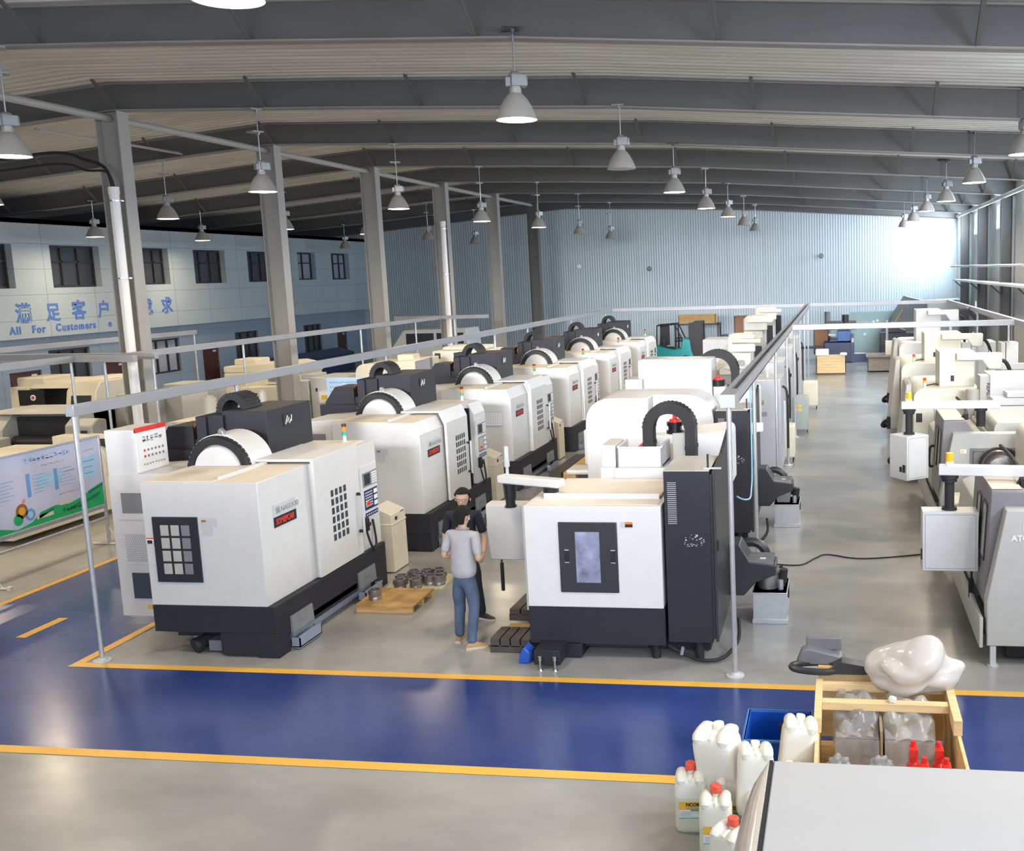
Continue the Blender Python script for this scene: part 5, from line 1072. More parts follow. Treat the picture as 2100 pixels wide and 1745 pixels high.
m = M(); m.prism([(1.65, 0.75), (1.65, 1.2), (2.0, 1.2), (1.9, 1.0), (2.0, 0.75)], 'y', 0.485, 0.5); m.prism([(2.15, 0.45), (2.2, 0.8), (2.35, 0.95), (2.7, 0.95), (2.75, 0.45)], 'y', 0.485, 0.5); m.build('work_opening', 'charcoal', t, smooth=False)
m = M(); m.prism([(1.9, 0.55), (2.05, 0.85), (2.0, 1.15), (2.15, 1.15), (2.2, 0.9), (2.1, 0.55)], 'y', 0.46, 0.49); m.cyl((2.55, 0.48, 0.6), (2.55, 0.3, 0.6), 0.08, n=12); m.build('chuck_guard', 'warm_grey', t)
m = M(); m.prism([(2.0, 1.42), (2.1, 1.75), (2.65, 1.8), (2.85, 1.42)], 'y', 0.9, 1.2); m.slot(1); m.box((2.15, 0.89, 1.5), (2.5, 0.9, 1.7)); m.build('control_screen', ['cream_pale', 'mid_grey'], t, smooth=False)
m = M(); m.box((0.0, 0.3, 0.2), (1.5, 1.2, 0.95)); m.box((0.0, 0.5, 0.95), (0.8, 1.1, 1.12)); m.build('front_tray', 'light_grey', t, bevel=0.02)
m = M(); m.box((3.255, 0.6, 0.4), (3.27, 1.8, 1.25)); m.slot(1)
for r in range(12):
    for c in range(10): m.box((3.268, 0.66+c*0.11, 0.48+r*0.06), (3.276, 0.72+c*0.11, 0.51+r*0.06))
m.build('perforated_panel', ['white_panel', 'mid_grey'], t, smooth=False)
t = thing('machine_cabinet', 'pale grey cabinet with a perforated vent, right of the second ridge column', 'cabinet', (-15.95, 27.2, 0))
m = M(); m.box((0, 0, 0.0), (0.78, 1.6, 1.62)); m.box((0.82, 0.05, 0.0), (1.75, 1.5, 1.70)); m.box((0.3, 0.5, 1.62), (0.75, 1.2, 1.76)); m.build('case', 'light_grey', t, bevel=0.02)
m = M()
for r in range(16):
    for c in range(9): m.box((0.1+c*0.05, -0.006, 0.7+r*0.045), (0.125+c*0.05, 0, 0.725+r*0.045))
m.slot(1); m.box((0.98, 0.04, 1.3), (1.04, 0.05, 1.4)); m.build('vent_grille', ['warm_grey', 'charcoal'], t, smooth=False)
m = M(); m.box((1.2, -0.2, 1.0), (1.65, 0.05, 1.32)); m.slot(1); m.box((1.28, -0.206, 1.1), (1.5, -0.2, 1.22)); m.build('control_display', ['white_paint', 'yellow'], t, smooth=False)
t = thing('notice_panel', 'pale blue printed panel leaning behind the second row machine', 'sign', (-13.2, 24.6, 0))
m = M(); m.box((0, 0, 1.25), (1.15, 0.04, 1.95)); m.box((0.1, 0.01, 0), (0.14, 0.03, 1.25)); m.box((1.0, 0.01, 0), (1.04, 0.03, 1.25)); m.build('board', 'pale_blue', t, smooth=False)
m = M(); rr = random.Random(8)
for r in range(5): glyphs(m, 0.08, 1.32+r*0.12, 14, 0.06, 0.06, rr, quad_ny(-0.004))
m.build('print', 'sign_blue', t, smooth=False)
bpy.data.objects[t.name].children
t = thing('lathe', 'cream rounded lathe with a dark grey side panel, behind the second row machine', 'machine', (-13.9, 27.6, 0))
m = M(); m.prism(rnd_poly([(0, 0.1), (0, 2.02), (1.9, 2.12), (1.9, 0.1)], 0.3, 1), 'y', 0, 1.7); m.box((0.1, 0.1, 0), (1.8, 1.6, 0.12)); m.box((1.1, 0.5, 2.0), (1.6, 1.0, 2.25)); m.build('body', 'cream', t, bevel=0.03)
m = M(); m.prism([(1.9, 1.5), (1.9, 2.1), (2.35, 2.2), (2.35, 1.45)], 'y', -0.1, 0.1); m.slot(1); m.box((2.05, -0.106, 1.6), (2.2, -0.1, 1.68)); m.build('side_panel', ['mid_grey', 'white_paint'], t, bevel=0.01)
t = thing('machine_cabinet', 'pale green-cream machine with a dark tilted panel, left of the fourth ridge column', 'cabinet', (-12.6, 30.2, 0))
m = M(); m.box((0, 0, 0), (1.9, 1.4, 2.18)); m.box((0.3, 0.1, 2.18), (1.7, 1.2, 2.3)); m.build('case', 'cream_pale', t, bevel=0.05)
m = M(); m.prism([(0.75, 1.62), (0.72, 2.12), (1.25, 2.2), (1.25, 1.62)], 'y', -0.03, 0); m.slot(1); m.box((0.95, -0.035, 1.82), (1.12, -0.03, 1.92)); m.slot(0); m.box((0.1, -0.02, 1.95), (0.28, 0, 2.12)); m.build('tilted_panel', ['charcoal', 'red'], t, smooth=False)
t = thing('stone_figure', 'pair of small pale pots standing beside the cream lathe', 'pots', (-11.0, 27.0, 0))
m = M(); m.box((-0.3, -0.2, 0), (0.7, 0.4, 1.75)); m.build('stand', 'charcoal', t)
for x, h in ((0.0, 0.25), (0.25, 0.38)):
    m = M(); m.lathe([(0.0, 1.75), (0.11, 1.75), (0.10, 1.75+h*0.5), (0.05, 1.75+h*0.7), (0.06, 1.75+h), (0, 1.75+h)], (x, 0, 0), 16); m.build('pot', 'cream_pale', t)
# white vehicle far back left
t = thing('minibus', 'white vehicle with a row of dark windows, parked by the far wall on the left', 'vehicle', (-21.5, 46.5, 0))
m = M(); m.prism([(0, 0.35), (0, 1.15), (0.3, 1.5), (0.7, 2.05), (3.9, 2.1), (4.0, 1.2), (4.0, 0.35)], 'y', 0, 1.8); m.build('body', 'white_paint', t, bevel=0.06)
m = M(); m.box((0.85, -0.012, 1.35), (2.25, 0, 1.88)); m.build('window_pane', 'glass_dark', t); m = M(); m.box((2.4, -0.012, 1.35), (3.75, 0, 1.88)); m.build('window_pane', 'glass_dark', t)
for x in (0.75, 3.2):
    m = M(); m.cyl((x, -0.05, 0.34), (x, 0.2, 0.34), 0.34, n=24); m.slot(1); m.cyl((x, -0.06, 0.34), (x, -0.05, 0.34), 0.18, n=18); m.build('wheel', ['rubber', 'light_grey'], t)
t = thing('blue_cover', 'long dark blue cover along the office wall between the columns', 'cover', (-26.0, 41.0, 0))
m = M(); m.prism([(0, 0), (0, 0.9), (0.6, 1.15), (1.4, 0.9), (1.4, 0)], 'y', 0, 8.0); m.build('cover', 'navy', t, bevel=0.04)
# poster stand
t = thing('poster_stand', 'wide printed banner stand with green hills and cartoon fruit at the left edge', 'banner', (-12.55, 10.9, 0))
L0, L1, Z0, Z1 = 0.0, 4.53, 0.70, 1.89
m = M(); m.box((-0.02, L0, Z0), (0.0, L1, Z1)); pn = m.build('banner', 'poster_sky', t, smooth=False)
def hill(m, pts, x): 
    n = len(pts); m.add([(x, L1-u, Z0+0.03) for u, v in pts]+[(x, L1-u, Z0+v) for u, v in pts], [(i+1, i, n+i, n+i+1) for i in range(n-1)])
m = M(); hill(m, [(0, .42), (.25, .36), (.5, .27), (.8, .22), (1.1, .26), (1.4, .22), (1.6, .1), (1.9, .05), (2.3, .16), (2.7, .2), (3.5, .15), (4.5, .2)], 0.003); m.build('hills', 'poster_green', pn, smooth=False)
m = M(); P = quad_x(0.005)
for a, b, c, d in ((0, .36, .35, .40), (.1, .22, .45, .27), (.5, .18, .8, .22), (1.15, .2, 1.45, .23)): m.add([(0.005, L1-a, Z0+b), (0.005, L1-c, Z0+b-.08), (0.005, L1-c, Z0+b-.03), (0.005, L1-a, Z0+d)], [(1, 0, 3, 2)])
m.build('hill_shading', 'poster_dkgreen', pn, smooth=False)
rr = random.Random(4); m = M(); glyphs(m, L1-1.62, 1.735, 11, 0.075, 0.075, rr, P); m.slot(1)
for u, w_ in ((2.3, .3), (1.62, .32), (1.05, .3)): P(m, L1-u, 1.2+0.0, L1-u+0.07, 1.2+w_+0.05)
for u in (2.18, 1.5, 0.93):
    for k in range(6): P(m, L1-u, 1.24+k*0.055, L1-u+rr.uniform(.2, .34), 1.248+k*0.055)
m.slot(2); P4 = quad_x(0.0035); P4(m, L1-0.45, 1.25, L1-0.08, 1.62); P4(m, L1-1.4, 1.3, L1-0.9, 1.5); m.slot(3)
for k in range(3): P(m, L1-0.40, 1.33+k*0.1, L1-rr.uniform(.1, .2), 1.34+k*0.1)
m.slot(4); glyphs(m, L1-1.3, 1.63, 12, 0.035, 0.035, rr, P); glyphs(m, L1-0.45, 1.70, 8, 0.035, 0.035, rr, P); glyphs(m, L1-1.0, 1.10, 16, 0.03, 0.03, rr, P); glyphs(m, L1-0.8, 1.44, 5, 0.035, 0.035, rr, P)
m.slot(5); glyphs(m, L1-0.95, 0.80, 6, 0.065, 0.065, rr, quad_x(0.007)); m.slot(6); P(m, L1-1.0, 0.93, L1-0.72, 1.0); P(m, L1-1.5, 0.82, L1-1.15, 0.88)
m.build('printed_artwork', ['poster_blue', 'poster_blue', 'poster_ice', 'sign_blue', 'poster_pink', 'frame_dark', 'cream'], pn, smooth=False)
for (u, z, r, mt, nm) in ((1.78, 1.02, 0.115, 'copper', 'fruit_print'), (1.62, 0.93, 0.095, 'poster_blue', 'fruit_print'), (1.86, 0.90, 0.09, 'poster_green', 'fruit_print'), (1.72, 1.17, 0.035, 'poster_pink', 'fruit_print'), (2.62, 0.98, 0.17, 'skin', 'fruit_print'), (2.44, 0.88, 0.10, 'red', 'fruit_print'), (2.62, 0.90, 0.09, 'yellow', 'fruit_print')):
    m = M(); m.cyl((0.002, L1-u, z), (0.008, L1-u, z), r, n=24); m.slot(1); m.cyl((0.008, L1-u, z), (0.010, L1-u, z), r*0.55, n=20); m.build(nm, [mt, 'yellow' if mt == 'copper' else 'poster_ice' if mt == 'poster_blue' else mt], pn)
m = M(); m.prism([(L1-2.72, 1.3), (L1-2.72, 1.5), (L1-2.47, 1.55), (L1-2.51, 1.33)], 'x', 0.002, 0.006); m.build('red_print', 'red', pn, smooth=False)
m = M(); m.box((-0.03, L0, Z0-0.04), (0.015, L1, Z0+0.03)); m.box((-0.03, L0, Z1), (0.015, L1, Z1+0.04)); m.box((-0.03, L1, 0.02), (0.015, L1+0.04, Z1+0.04)); m.box((-0.03, L0-0.04, 0.02), (0.015, L0, Z1+0.04)); m.box((-0.02, L0, 0.46), (0.01, L1, 0.50)); m.build('frame', 'galvanised', t, bevel=0.004)
for y in (L1+0.02, L0-0.02, 2.0):
    m = M(); m.tube([(-0.32, y, 0.02), (0.32, y, 0.02)], 0.02, 8); m.tube([(0.22, y, 0.02), (0.0, y, 0.32)], 0.008, 6); m.box((0.30, y-0.03, 0.0), (0.36, y+0.03, 0.05)); m.box((-0.01, y-0.015, 0.02), (0.01, y+0.015, 0.7)); m.build('stand_foot', 'cream_pale', t)
# ================================================================== FLOOR THINGS AND FOREGROUND
# pallet with rings
t = thing('wooden_pallet', 'oil-stained plywood pallet on the floor by the square-topped machine', 'pallet', (-6.42, 12.25, 0))
m = M(); m.add([(0, 0, .09), (0.82, -0.04, .09), (0.80, 0.76, .09), (-0.03, 0.74, .09), (0, 0, .11), (0.82, -0.04, .11), (0.80, 0.76, .11), (-0.03, 0.74, .11)], [(3, 2, 1, 0), (4, 5, 6, 7), (0, 1, 5, 4), (1, 2, 6, 5), (2, 3, 7, 6), (3, 0, 4, 7)]); m.build('deck', 'ply_stained', t, smooth=False)
for k in range(3):
    m = M(); m.box((0.0, 0.02+k*0.34, 0.0), (0.79, 0.08+k*0.34, 0.09)); m.build('bearer', 'wood', t, smooth=False)
m = M(); m.box((0, 0, 0), (0.85, 0.75, 0.03)); cs = m.build('cardboard_sheet', 'card_pale', loc=(-6.45, 13.16, 0)); tag(cs, 'pale oily cardboard sheet under the steel rings', 'cardboard'); cs.rotation_euler = (0, 0, 0.08)
def ring(lb, x, y, z, r=0.085, h=0.14):
    m = M(); m.lathe([(r*0.72, 0), (r, 0), (r, h*0.3), (r*0.96, h*0.34), (r, h*0.38), (r, h), (r*0.72, h), (r*0.72, 0)], n=28)
    m.tube([(-r*1.05, 0, h*0.85), (-r*1.05, 0, h*0.5)], 0.012, 6)
    o = m.build('steel_ring', 'dull_steel', loc=(x, y, z)); o['label'] = lb; o['category'] = 'machined part'; o['group'] = 'machined steel rings by the pallet'; return o
r0 = ring('single bright steel ring on the front left corner of the pallet', -6.25, 12.50, 0.11)
RL = ['steel ring beside the dark machine base, front of the cluster', 'steel ring in the middle front of the cluster', 'steel ring right of the middle one in the cluster', 'steel ring second from the right in the cluster', 'rightmost steel ring with a pin on its rim', 'steel ring at the left back of the cluster', 'steel ring at the back of the cluster touching the cream bin', 'steel ring at the middle back of the cluster', 'steel ring at the right back of the cluster', 'steel ring in the centre of the cluster']
for (x, y), lb in zip(((-6.22, 13.22), (-6.0, 13.26), (-5.86, 13.45), (-5.78, 13.62), (-5.72, 13.44), (-6.28, 13.42), (-6.20, 13.66), (-6.02, 13.72), (-5.86, 13.78), (-6.05, 13.50)), RL):
    o = r0.copy(); COL.objects.link(o); o.location = (x, y, 0.03); o.rotation_euler = (0, 0, x*7); o['label'] = lb
# cream bins beside the machines
def cream_bin(lb, x, y):
    t = thing('coolant_bin', lb, 'bin', (x, y, 0))
    m = M(); m.prism([(0, 0.02), (0, 0.98), (0.04, 1.02), (0.32, 0.90), (0.32, 0.02)], 'y', 0.0, 0.50); m.box((-0.02, -0.01, 0.74), (0.33, 0.51, 0.76)); m.build('case', 'cream', t, bevel=0.006)
    m = M(); m.box((0.32, 0.12, 0.80), (0.328, 0.19, 0.85)); m.slot(1); m.box((0.32, 0.32, 0.88), (0.326, 0.44, 0.9)); m.build('lock', ['frame_dark', 'sign_blue'], t, smooth=False)
    return t
b0 = cream_bin('cream coolant bin between the square-topped machine and the open-door one', -6.98, 14.02)
dup(b0, (-6.98, 18.72, 0), 'cream coolant bin between the open-door machine and the third machine')
dup(b0, (-6.98, 23.3, 0), 'cream coolant bin between the third and fourth machines of the left row')
# T slotted castings and timber
def angle_plate(lb, x, y, w_, d, z, rot, n=4, top=0.17):
    t = thing('slotted_casting', lb, 'casting', (x, y, z), rot)
    m = M(); k = w_/n
    for i in range(n): m.box((i*k+0.008, 0, 0.07), ((i+1)*k-0.008, d, top))
    m.box((0, 0, 0), (w_, d, 0.09)); m.build('plate', 'cast_iron', t, bevel=0.004); return t
angle_plate('dark T-slotted casting lying on the floor in front, left of the middle machine', -4.10, 10.98, 0.50, 0.42, 0.0, 0.0, 4)
angle_plate('dark T-slotted casting stacked on the timber, left of the middle machine', -4.10, 11.72, 0.44, 0.80, 0.13, -0.02, 3, 0.15)
m = M(); m.box((0, 0, 0), (0.5, 0.13, 0.13)); tag(m.build('timber_block', 'wood', loc=(-4.05, 11.50, 0)), 'short yellow timber block between the two slotted castings', 'timber')
m = M(); m.box((0, 0, 0), (0.5, 0.13, 0.13)); tag(m.build('timber_block', 'wood_dark', loc=(-4.02, 12.2, 0)), 'dark timber block under the back of the stacked casting', 'timber')
m = M(); m.prism([(0, 0), (0.14, 0), (0.16, 0.12), (0.08, 0.2), (0.02, 0.1)], 'y', 0, 0.2); tag(m.build('blue_block', 'blue', loc=(-3.66, 10.66, 0), bevel=0.02), 'small blue plastic block beside the front foot of the middle machine', 'block')
t = thing('step_plate', 'row of dark slotted plates and timber on the floor beside the third machine', 'floor plates', (-6.35, 21.2, 0))
for k in range(3):
    m = M(); m.box((0.02+k*0.33, 0, 0.0), (0.30+k*0.33, 2.4, 0.1 if k != 1 else 0.12)); m.build('plate', ['cast_iron', 'wood', 'cast_iron'][k], t, smooth=False)
# blue bin
t = thing('blue_crate', 'open blue plastic crate on the blue lane, behind the white cans', 'crate', (-0.84, 8.22, 0))
m = M(); W, D, H, k = 0.56, 0.60, 0.38, 0.012
for a, b in (((0, 0, 0), (W, D, k)), ((0, 0, 0), (k, D, H)), ((W-k, 0, 0), (W, D, H)), ((0, 0, 0), (W, k, H)), ((0, D-k, 0), (W, D, H))): m.box(a, b)
m.build('tub', 'crate_blue', t, smooth=False)
m = M()
for a, b in (((-.02, -.02, H-0.02), (W+.02, 0.014, H)), ((-.02, D-0.014, H-0.02), (W+.02, D+.02, H)), ((-.02, 0, H-0.02), (0.014, D, H)), ((W-0.014, 0, H-0.02), (W+.02, D, H))): m.box(a, b)
m.build('rim', 'crate_rim', t, bevel=0.004)
m = M(); m.box((0.27, D-k-0.003, 0.05), (0.30, D-k, 0.27)); m.cyl((0.285, D-0.1, k), (0.285, D-0.1, k+0.012), 0.05, n=14); m.build('oil_stain', 'wood_dark', t, smooth=False)
# wooden crate with boxes
t = thing('wooden_crate', 'open pine crate with cross bars on the blue lane at the right', 'crate', (-0.22, 7.5, 0))
def board(a, b, mt='wood_pale', nm='board'):
    m = M(); m.box(a, b); return m.build(nm, mt, t, bevel=0.004)
W = 1.16
board((0, -0.75, 0.02), (0.03, 0.2, 0.62)); board((0, 0.2, 0.02), (0.03, 1.2, 0.62), 'wood_pale'); board((W-0.03, -0.75, 0.02), (W, 0.5, 0.62)); board((W-0.03, 0.5, 0.02), (W, 1.52, 0.62))
board((-0.01, 0.38, 0.62), (0.05, 1.2, 0.75), nm='top_rail'); board((W-0.06, 0.42, 0.62), (W+0.01, 1.55, 0.75), nm='top_rail')
board((0.0, 1.52, 0.05), (W, 1.56, 0.75), nm='back_board'); board((0.03, 1.13, 0.66), (W-0.03, 1.20, 0.73), nm='cross_bar'); board((0.05, 0.74, 0.66), (W-0.06, 0.83, 0.73), nm='cross_bar')
board((0.0, -0.75, 0.0), (W, 1.5, 0.02), 'wood', 'floor_board')
def crumpled(lb, nm, cat, c, r, n, amp, mt, seed, squash=(1, 1, 1), top=None):
    """bag of film with sharp creases"""
    rr = random.Random(seed); m = M(); N, K = 44, 30; vs = []; dirs = [(Vector((rr.gauss(0, 1), rr.gauss(0, 1), rr.gauss(0, 1))).normalized(), rr.uniform(.3, 1), rr.uniform(1.6, 3.4) if r > 0.2 else rr.uniform(2, 6), rr.uniform(0, 6)) for _ in range(n)]
    for i in range(K+1):
        th = PI*i/K
        for j in range(N):
            ph = 2*PI*j/N; d = Vector((math.sin(th)*math.cos(ph), math.sin(th)*math.sin(ph), math.cos(th))); q = 1.0
            for v, a, f_, p_ in dirs: q += amp*a*(abs(math.sin(d.dot(v)*f_+p_))-0.5)
            if top: q += top*max(0, d.dot(Vector((0.35, 0.1, 0.93))))**14+top*0.9*max(0, d.dot(Vector((0.96, 0.1, 0.25))))**16
            vs.append((c[0]*0+d.x*r*q*squash[0], d.y*r*q*squash[1], d.z*r*q*squash[2]))
    fs = [(i*N+j, (i+1)*N+j, (i+1)*N+(j+1) % N, i*N+(j+1) % N) for i in range(K) for j in range(N)]
    m.add(vs, fs); o = m.build(nm, mt, loc=c, ang=50); return tag(o, lb, cat)
crumpled('big white plastic bag slumped over the right back corner of the pine crate', 'plastic_bag', 'bag', (0.60, 8.62, 0.88), 0.24, 16, 0.20, 'film_white', 5, (1.15, 0.85, 0.66), 0.6)
for k, (x, w_, lb, sd) in enumerate(((-0.06, 0.36, 'cardboard box in creased grey plastic film, left half of the pine crate', 21), (0.34, 0.40, 'cardboard box in creased pale plastic film, right half of the pine crate', 33))):
    t2 = thing('wrapped_box', lb, 'box', (x, 7.98, 0.12))
    m = M(); m.box((0, 0, -0.1), (w_, 0.5, 0.43)); m.build('carton', 'card_grey', t2, bevel=0.01)
    m = M(); m.box((0.16, -0.004, 0.1), (w_-0.08, 0, 0.3)); m.slot(1); m.box((w_-0.13, -0.006, 0.26), (w_-0.09, 0, 0.285)); m.build('carton_label', ['light_grey', 'charcoal'], t2, smooth=False)
    rr = random.Random(sd); m = M(); N = 22; vs = []
    for i in range(N+1):
        for j in range(N+1):
            u, v = i/N, j/N; x_ = -0.02+u*(w_+0.04); y_ = -0.015+v*0.62
            z = 0.43+0.16*math.sin(min(1, v*1.1)*PI*0.62)**2+0.05*abs(math.sin(u*7+v*5+sd))-0.04*abs(math.sin(u*3.3-v*8+sd*2))+rr.uniform(-.006, .006)-0.10*(abs(u-.5)*2)**4
            vs.append((x_, y_, z))
    m.add(vs, [(i*(N+1)+j, (i+1)*(N+1)+j, (i+1)*(N+1)+j+1, i*(N+1)+j+1) for i in range(N) for j in range(N)])
    m.add([(x_, -0.02-0.008*math.sin(x_*60), z) for z in (0.42, 0.15) for x_ in [k2*w_/16 for k2 in range(17)]], [(i, 17+i, 18+i, 1+i) for i in range(16)])
    m.build('plastic_film', 'film_grey' if k == 0 else 'film_warm', t2)
m = M(); m.box((0, 0, 0), (0.02, 0.55, 0.6)); tag(m.build('cardboard_divider', 'card_brown', loc=(0.305, 7.95, 0.02)), 'upright brown cardboard sheet between the two wrapped boxes', 'cardboard')
# casting resting on the crate
t = thing('machine_guard', 'grey cast machine guard with an oval opening, resting on the pine crate', 'machine part', (-0.36, 8.78, 0.80))
m = M(); ov = []
for i in range(28):
    a = 2*PI*i/28; ov.append((0.18+0.27*math.cos(a), 0.0+0.085*math.sin(a)*(1.0 if math.cos(a) < 0.4 else 0.7), 0.02+0.01*math.sin(a)))
m.tube(ov, 0.03, 8, closed=True); m.prism([(0.28, -0.01), (0.55, -0.01), (0.66, 0.01), (0.55, 0.07), (0.36, 0.10), (0.28, 0.05)], 'y', -0.08, 0.06); m.build('frame', 'charcoal', t)
m = M(); m.prism([(-0.05, 0.02), (0.0, 0.14), (0.06, 0.17), (0.36, 0.10), (0.42, 0.02)], 'y', 0.05, 0.2); m.box((0.04, 0.16, 0.12), (0.36, 0.22, 0.24)); m.build('shell', 'guard_grey', t, bevel=0.012)
m = M(); m.box((0.15, -0.02, 0.0), (0.34, 0.03, 0.03)); m.slot(1); m.cyl((0.655, -0.05, -0.005), (0.655, -0.05, 0.045), 0.018, n=10); m.build('insert', ['wood', 'steel'], t)
# red caps and film behind the roof edge
def red_can(lb, x, y):
    t = thing('red_spray_bottle', lb, 'bottle', (x, y, 0.15 if y < 7.3 else 0.2))
    m = M(); m.lathe([(0, 0), (0.06, 0), (0.065, 0.02), (0.065, 0.36), (0.05, 0.42), (0.025, 0.45), (0, 0.45)], n=20); m.build('bottle', 'red_gloss', t)
    m = M(); m.cyl((0, 0, 0.45), (0, 0, 0.50), 0.035, n=14); m.box((-0.03, -0.06, 0.50), (0.03, 0.03, 0.56)); m.cyl((0, 0.01, 0.53), (0, 0.01, 0.60), 0.02, n=10); m.build('nozzle', 'red_gloss', t); return t
for k, (x, y) in enumerate(((0.53, 7.42), (0.60, 7.26), (0.72, 7.42), (0.76, 7.26))):
    red_can('red bottle in the pine crate at the roof edge, %s' % ['left one with a nozzle', 'left front one', 'right one with a nozzle', 'right front one'][k], x, y)
for k, (x, y) in enumerate(((-0.03, 7.3), (0.28, 7.3))):
    crumpled('small clear crumpled film wad in the crate, %s' % ('left' if k == 0 else 'middle'), 'plastic_film', 'film', (x, y, 0.62), 0.075, 10, 0.25, 'film_grey', 50+k)
o = crumpled('small white paper ball on the front cross bar of the pine crate', 'paper_ball', 'litter', (0.42, 8.28, 0.755), 0.028, 8, 0.2, 'white_paint', 70)

# jerry cans
def jerry_can(label, loc, rot=(0, 0, 0), cap='red', lab=True, liquid=0.6, s=1.0):
    t = thing('jerry_can', label, 'jerry can', loc); t.rotation_euler = rot; t.scale = (s, s, s)
    W, D, H = 0.25, 0.20, 0.44
    def sec(z, k): 
        pts = []; a, b = W/2*k, D/2*k
        for i in range(28):
            an = 2*PI*i/28; c, s_ = math.cos(an), math.sin(an); pts.append((a*math.copysign(abs(c)**0.42, c), b*math.copysign(abs(s_)**0.42, s_), z))
        return pts
    m = M(); prof = [(0.0, 0.84), (0.012, 0.93), (0.03, 0.98), (0.08, 1.0), (0.20, 0.985), (0.32, 1.0), (0.38, 0.985), (0.41, 0.93), (0.43, 0.84), (0.44, 0.70)]
    vs = []; n = 28; slots = []
    for z, k in prof: vs += sec(z, k)
    fs = [(i*n+j, i*n+(j+1) % n, (i+1)*n+(j+1) % n, (i+1)*n+j) for i in range(len(prof)-1) for j in range(n)]+[tuple(range(n))[::-1], tuple(range((len(prof)-1)*n, len(prof)*n))]
    m.add(vs, fs)
    m.prism([(-0.105, 0.40), (-0.11, 0.46), (-0.09, 0.485), (-0.06, 0.475), (-0.045, 0.43), (-0.045, 0.40)], 'x', -0.09, 0.09) if False else None
    for sx in (-1, 1): m.tube([(sx*0.072, y_, 0.418+dz) for y_, dz in ((-0.088, -0.02), (-0.082, 0), (-0.06, .012), (0, .016), (0.06, .012), (0.082, 0), (0.088, -0.02))], [0.02, 0.036, 0.045, 0.047, 0.045, 0.036, 0.02], 14)
    m.tube([(0, -0.085, 0.40), (0, -0.075, 0.425), (0, -0.03, 0.437), (0, 0.0, 0.43)], [0.012, 0.02, 0.022, 0.02], 10)
    m.cyl((0, 0.055, 0.42), (0, 0.055, 0.475), 0.032, n=18); bd = m.build('bottle', 'can_plastic', t)
    m = M(); vs = []; pr = [(0.014, 0.90), (0.03, 0.955), (0.08, 0.985), (0.20, 0.97), (0.44*liquid, 0.98)]
    if cap:
        m = M(); m.lathe([(0, 0.52), (0.034, 0.52), (0.040, 0.515), (0.041, 0.465), (0.034, 0.46)], (0, 0.055, 0), 22); m.build('cap', cap+'_cap' if cap == 'red' else cap, t)
    # the liquid shows through the thin plastic as a greener lower band
    m = M(); vs = []; pr = [(0.0, 0.848), (0.012, 0.938), (0.03, 0.988), (0.08, 1.008), (0.20, 0.993), (0.44*liquid, 1.005)]
    for z, k in pr: vs += sec(z, k)
    m.add(vs, [(i*n+j, i*n+(j+1) % n, (i+1)*n+(j+1) % n, (i+1)*n+j) for i in range(len(pr)-1) for j in range(n)])
    if liquid > 0.1: m.build('liquid_band', 'can_liquid', t)
    if lab:
        y = -D/2*1.0-0.003; m = M(); m.box((-0.09, y, 0.20), (0.09, y+0.004, 0.265)); m.slot(1); m.box((-0.09, y, 0.135), (0.09, y+0.004, 0.20)); m.slot(2); m.box((-0.09, y, 0.128), (0.09, y+0.004, 0.135)); m.box((0.0, y-0.001, 0.19), (0.08, y+0.004, 0.204))
        lb = m.build('paper_label', ['can_yellow', 'white_paint', 'green'], t, smooth=False)
        text('NCOIL', 0.036, 'frame_dark', lb, (-0.035, y-0.001, 0.232), FACE_NY, 'label_lettering', 0.0005, bold=0.002)
        m = M(); P = quad_ny(y-0.002)
        for k in range(2): P(m, -0.03, 0.218-k*0.010, 0.075, 0.221-k*0.010)
        rr = random.Random(2)
        for k in range(5): P(m, -0.08, 0.182-k*0.009, -0.08+rr.uniform(.08, .15), 0.184-k*0.009)
        m.build('label_print', 'mid_grey', lb, smooth=False)
    return t
jerry_can('white jerry can with a red cap and yellow label, leftmost on the floor', (-1.19, 7.44, 0), (0, 0, 0.10), liquid=0.66)
jerry_can('white jerry can with red cap and yellow label, in front of the leftmost one', (-0.95, 7.10, 0), (0, 0, 0.06), liquid=0.55)
jerry_can('jerry can with a red cap half hidden behind the white machine roof edge', (-0.80, 6.66, 0), (0, 0, -0.5), lab=False, liquid=0.5)
jerry_can('big empty white jerry can lying tilted on top of the others', (-0.94, 7.52, 0.30), (0.12, -0.06, -0.30), cap=None, lab=False, liquid=0.0, s=1.2).scale = (1.42, 1.3, 1.12)
jerry_can('empty white jerry can on top, right of the tilted one', (-0.68, 7.28, 0.24), (-0.10, 0.06, 0.15), cap=None, lab=False, liquid=0.0, s=1.12)
jerry_can('white jerry can leaning against the left wall of the pine crate', (-0.40, 7.80, 0.22), (-0.06, 0.14, 0.1), cap=None, lab=False, liquid=0.0, s=1.16)
jerry_can('white jerry can on the floor hidden behind the front labelled one', (-0.86, 7.42, 0), (0, 0, 0.05), cap=None, liquid=0.6)
jerry_can('white jerry can under the right one of the upper cans', (-0.60, 7.15, 0), (0, 0, 0.05), cap=None, lab=False, liquid=0.6)
jerry_can('white jerry can standing on the floor beside the blue crate, under the leaning one', (-0.42, 7.6, 0), (0, 0, 0.05), cap=None, lab=False, liquid=0.6)
